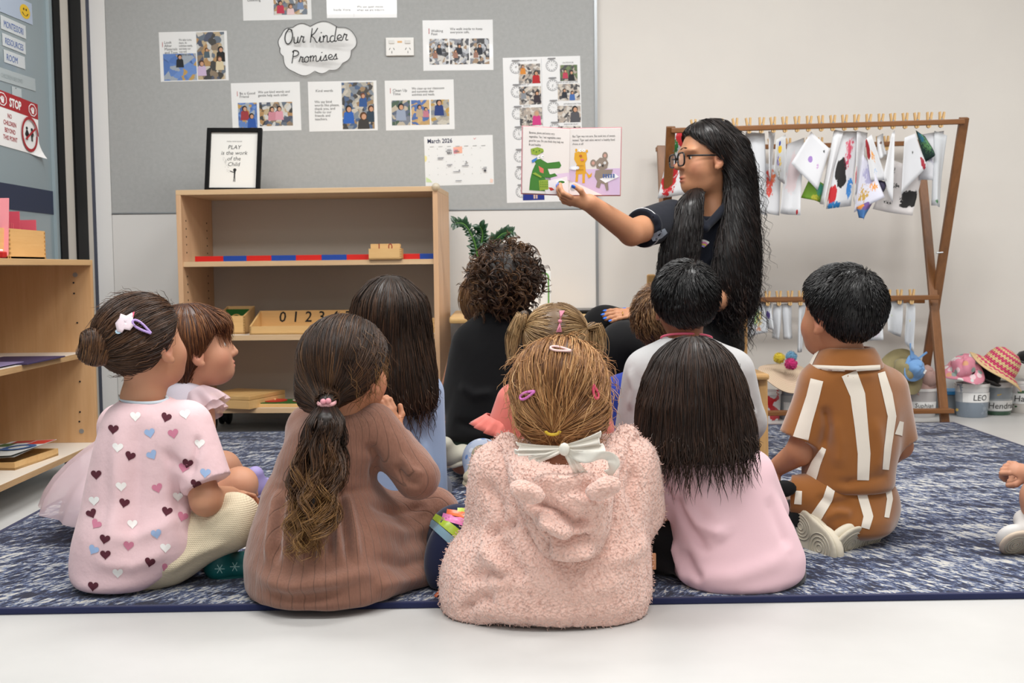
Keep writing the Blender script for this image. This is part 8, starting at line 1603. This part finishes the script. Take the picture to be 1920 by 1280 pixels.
def blobs(o, name, L): o.shapes(name, L, .0006)
L_.text('Bananas, plums and some very\nvegetables. Yes, I eat vegetables every\ngood for you. Do you think they help me\nfit and healthy.', .12, .10, .048, line=1.25, fit=.74*L_.w, color='#3a3a3c')
blobs(L_, 'table_drawing', [([(.45, .72), (1., .66), (1., .78), (.5, .8)], '#d9c3dc'), ([(.42, .82), (.95, .72), (1., 1.), (.5, 1.)], '#e6e2e4'), ([(.70, .80), (.82, .76), (.95, .80), (.80, .87)], '#f2f0f0'), (disc(.83, .81, .07, .02, 12), GRN1), ([(.55, .90), (.62, .90), (.68, .93), (.60, .95)], '#c03a2c')])
blobs(L_, 'green_reptile_drawing', [([(.14, .95), (.16, .78), (.20, .66), (.26, .56), (.42, .54), (.52, .60), (.60, .75), (.58, .88), (.56, .96)], GRN1), ([(.24, .50), (.36, .47), (.52, .53), (.78, .50), (.82, .56), (.78, .60), (.48, .62), (.30, .60)], GRN1), ([(.33, .58), (.44, .62), (.44, .70), (.36, .67)], '#d9705e'), ([(.36, .68), (.60, .70), (.68, .68), (.74, .72), (.60, .75), (.42, .75)], GRN1), ([(.34, .80), (.54, .78), (.55, .93), (.36, .95)], GRN2), ([(.16, .33), (.30, .30), (.42, .32), (.44, .36), (.30, .42), (.18, .41)], GRN2), (disc(.33, .45, .03, .03), '#f4f4f4'), (disc(.41, .44, .03, .03), '#f4f4f4'), (disc(.34, .45, .009, .009, 8), OUT), (disc(.42, .44, .009, .009, 8), OUT), ([(.18, .50), (.30, .45), (.28, .50), (.20, .54)], '#3f78c0'), ([(.20, .70), (.26, .68), (.40, .74), (.38, .76)], GRN2)]+[(disc(.22+.06*i, .35+.02*(i % 2), .014, .01, 8), GRN1) for i in range(4)]+[(disc(.38+.045*(i % 4), .82+.035*(i//4), .01, .008, 8), GRN1) for i in range(12)])
R_p.text('But Tiger was not sure. She took lots of sweets\ninstead. Tiger said cakes weren’t a healthy food\nchoice at all!', .05, .13, .046, line=1.25, fit=.84*R_p.w, color='#3a3a3c')
ORG1, GRY1 = '#dda52e', '#8f8175'
blobs(R_p, 'floor_drawing', [([(.0, .62), (1., .60), (1., 1.), (.62, 1.), (.0, .78)], '#d2b9d8'), ([(.0, .82), (.10, .80), (.66, 1.), (.0, 1.)], '#e9e5e6')])
blobs(R_p, 'orange_cat_drawing', [([(.10, .36), (.20, .34), (.33, .36), (.35, .46), (.30, .53), (.14, .53), (.09, .46)], ORG1), (disc(.13, .325, .022, .025), ORG1), (disc(.34, .34, .022, .022), ORG1), ([(.15, .52), (.31, .52), (.33, .68), (.12, .69)], ORG1), ([(.13, .68), (.18, .68), (.17, .80), (.12, .80)], ORG1), ([(.26, .68), (.31, .68), (.31, .82), (.26, .82)], ORG1), ([(.32, .64), (.40, .70), (.45, .66), (.44, .72), (.38, .75)], ORG1), (disc(.21, .33, .025, .022), '#f6f6f4'), (disc(.28, .33, .025, .022), '#f6f6f4'), (disc(.22, .33, .007, .007, 6), OUT), (disc(.28, .33, .007, .007, 6), OUT), (disc(.25, .47, .035, .015), '#d9707a'), (disc(.22, .41, .03, .018), '#b5662e'), (disc(.10, .59, .10, .035, 16), '#dfe2ea'), (disc(.10, .59, .07, .022, 16), '#f4f4f6')]+[([(.14+.03*(i % 5), .55+.06*(i//5)), (.155+.03*(i % 5), .55+.06*(i//5)), (.15+.03*(i % 5), .58+.06*(i//5))], '#8a5a1c') for i in range(10)])
blobs(R_p, 'grey_bear_drawing', [(disc(.47, .52, .06, .055), GRY1), (disc(.47, .52, .03, .027), '#c99a8c'), (disc(.70, .41, .055, .055), GRY1), (disc(.70, .41, .027, .027), '#c99a8c'), ([(.52, .50), (.60, .44), (.72, .45), (.77, .52), (.74, .60), (.64, .63), (.54, .60)], GRY1), ([(.52, .63), (.62, .62), (.74, .62), (.86, .62), (.80, .78), (.70, .84), (.56, .80), (.50, .72)], GRY1), ([(.56, .78), (.64, .80), (.60, .90), (.53, .88)], GRY1), ([(.68, .80), (.76, .78), (.78, .92), (.74, .94)], GRY1), ([(.60, .76), (.90, .68), (.98, .73), (.72, .82)], '#f0f0f2'), (disc(.60, .55, .024, .02), '#f4f4f4'), (disc(.70, .52, .024, .02), '#f4f4f4'), (disc(.60, .55, .008, .008, 6), OUT), (disc(.70, .52, .008, .008, 6), OUT), (disc(.66, .56, .018, .018), '#3a3634')]+[(disc(.68+.05*(i % 5), .70+.03*(i//5), .02, .016, 8), '#54699c') for i in range(10)])
blobs(R_p, 'plate_drawing', [(disc(.08, .90, .09, .06, 18), '#e2e4ea'), (disc(.08, .90, .065, .042, 18), '#f6f6f7'), (disc(.06, .87, .022, .03, 10), '#5a6f9e')])
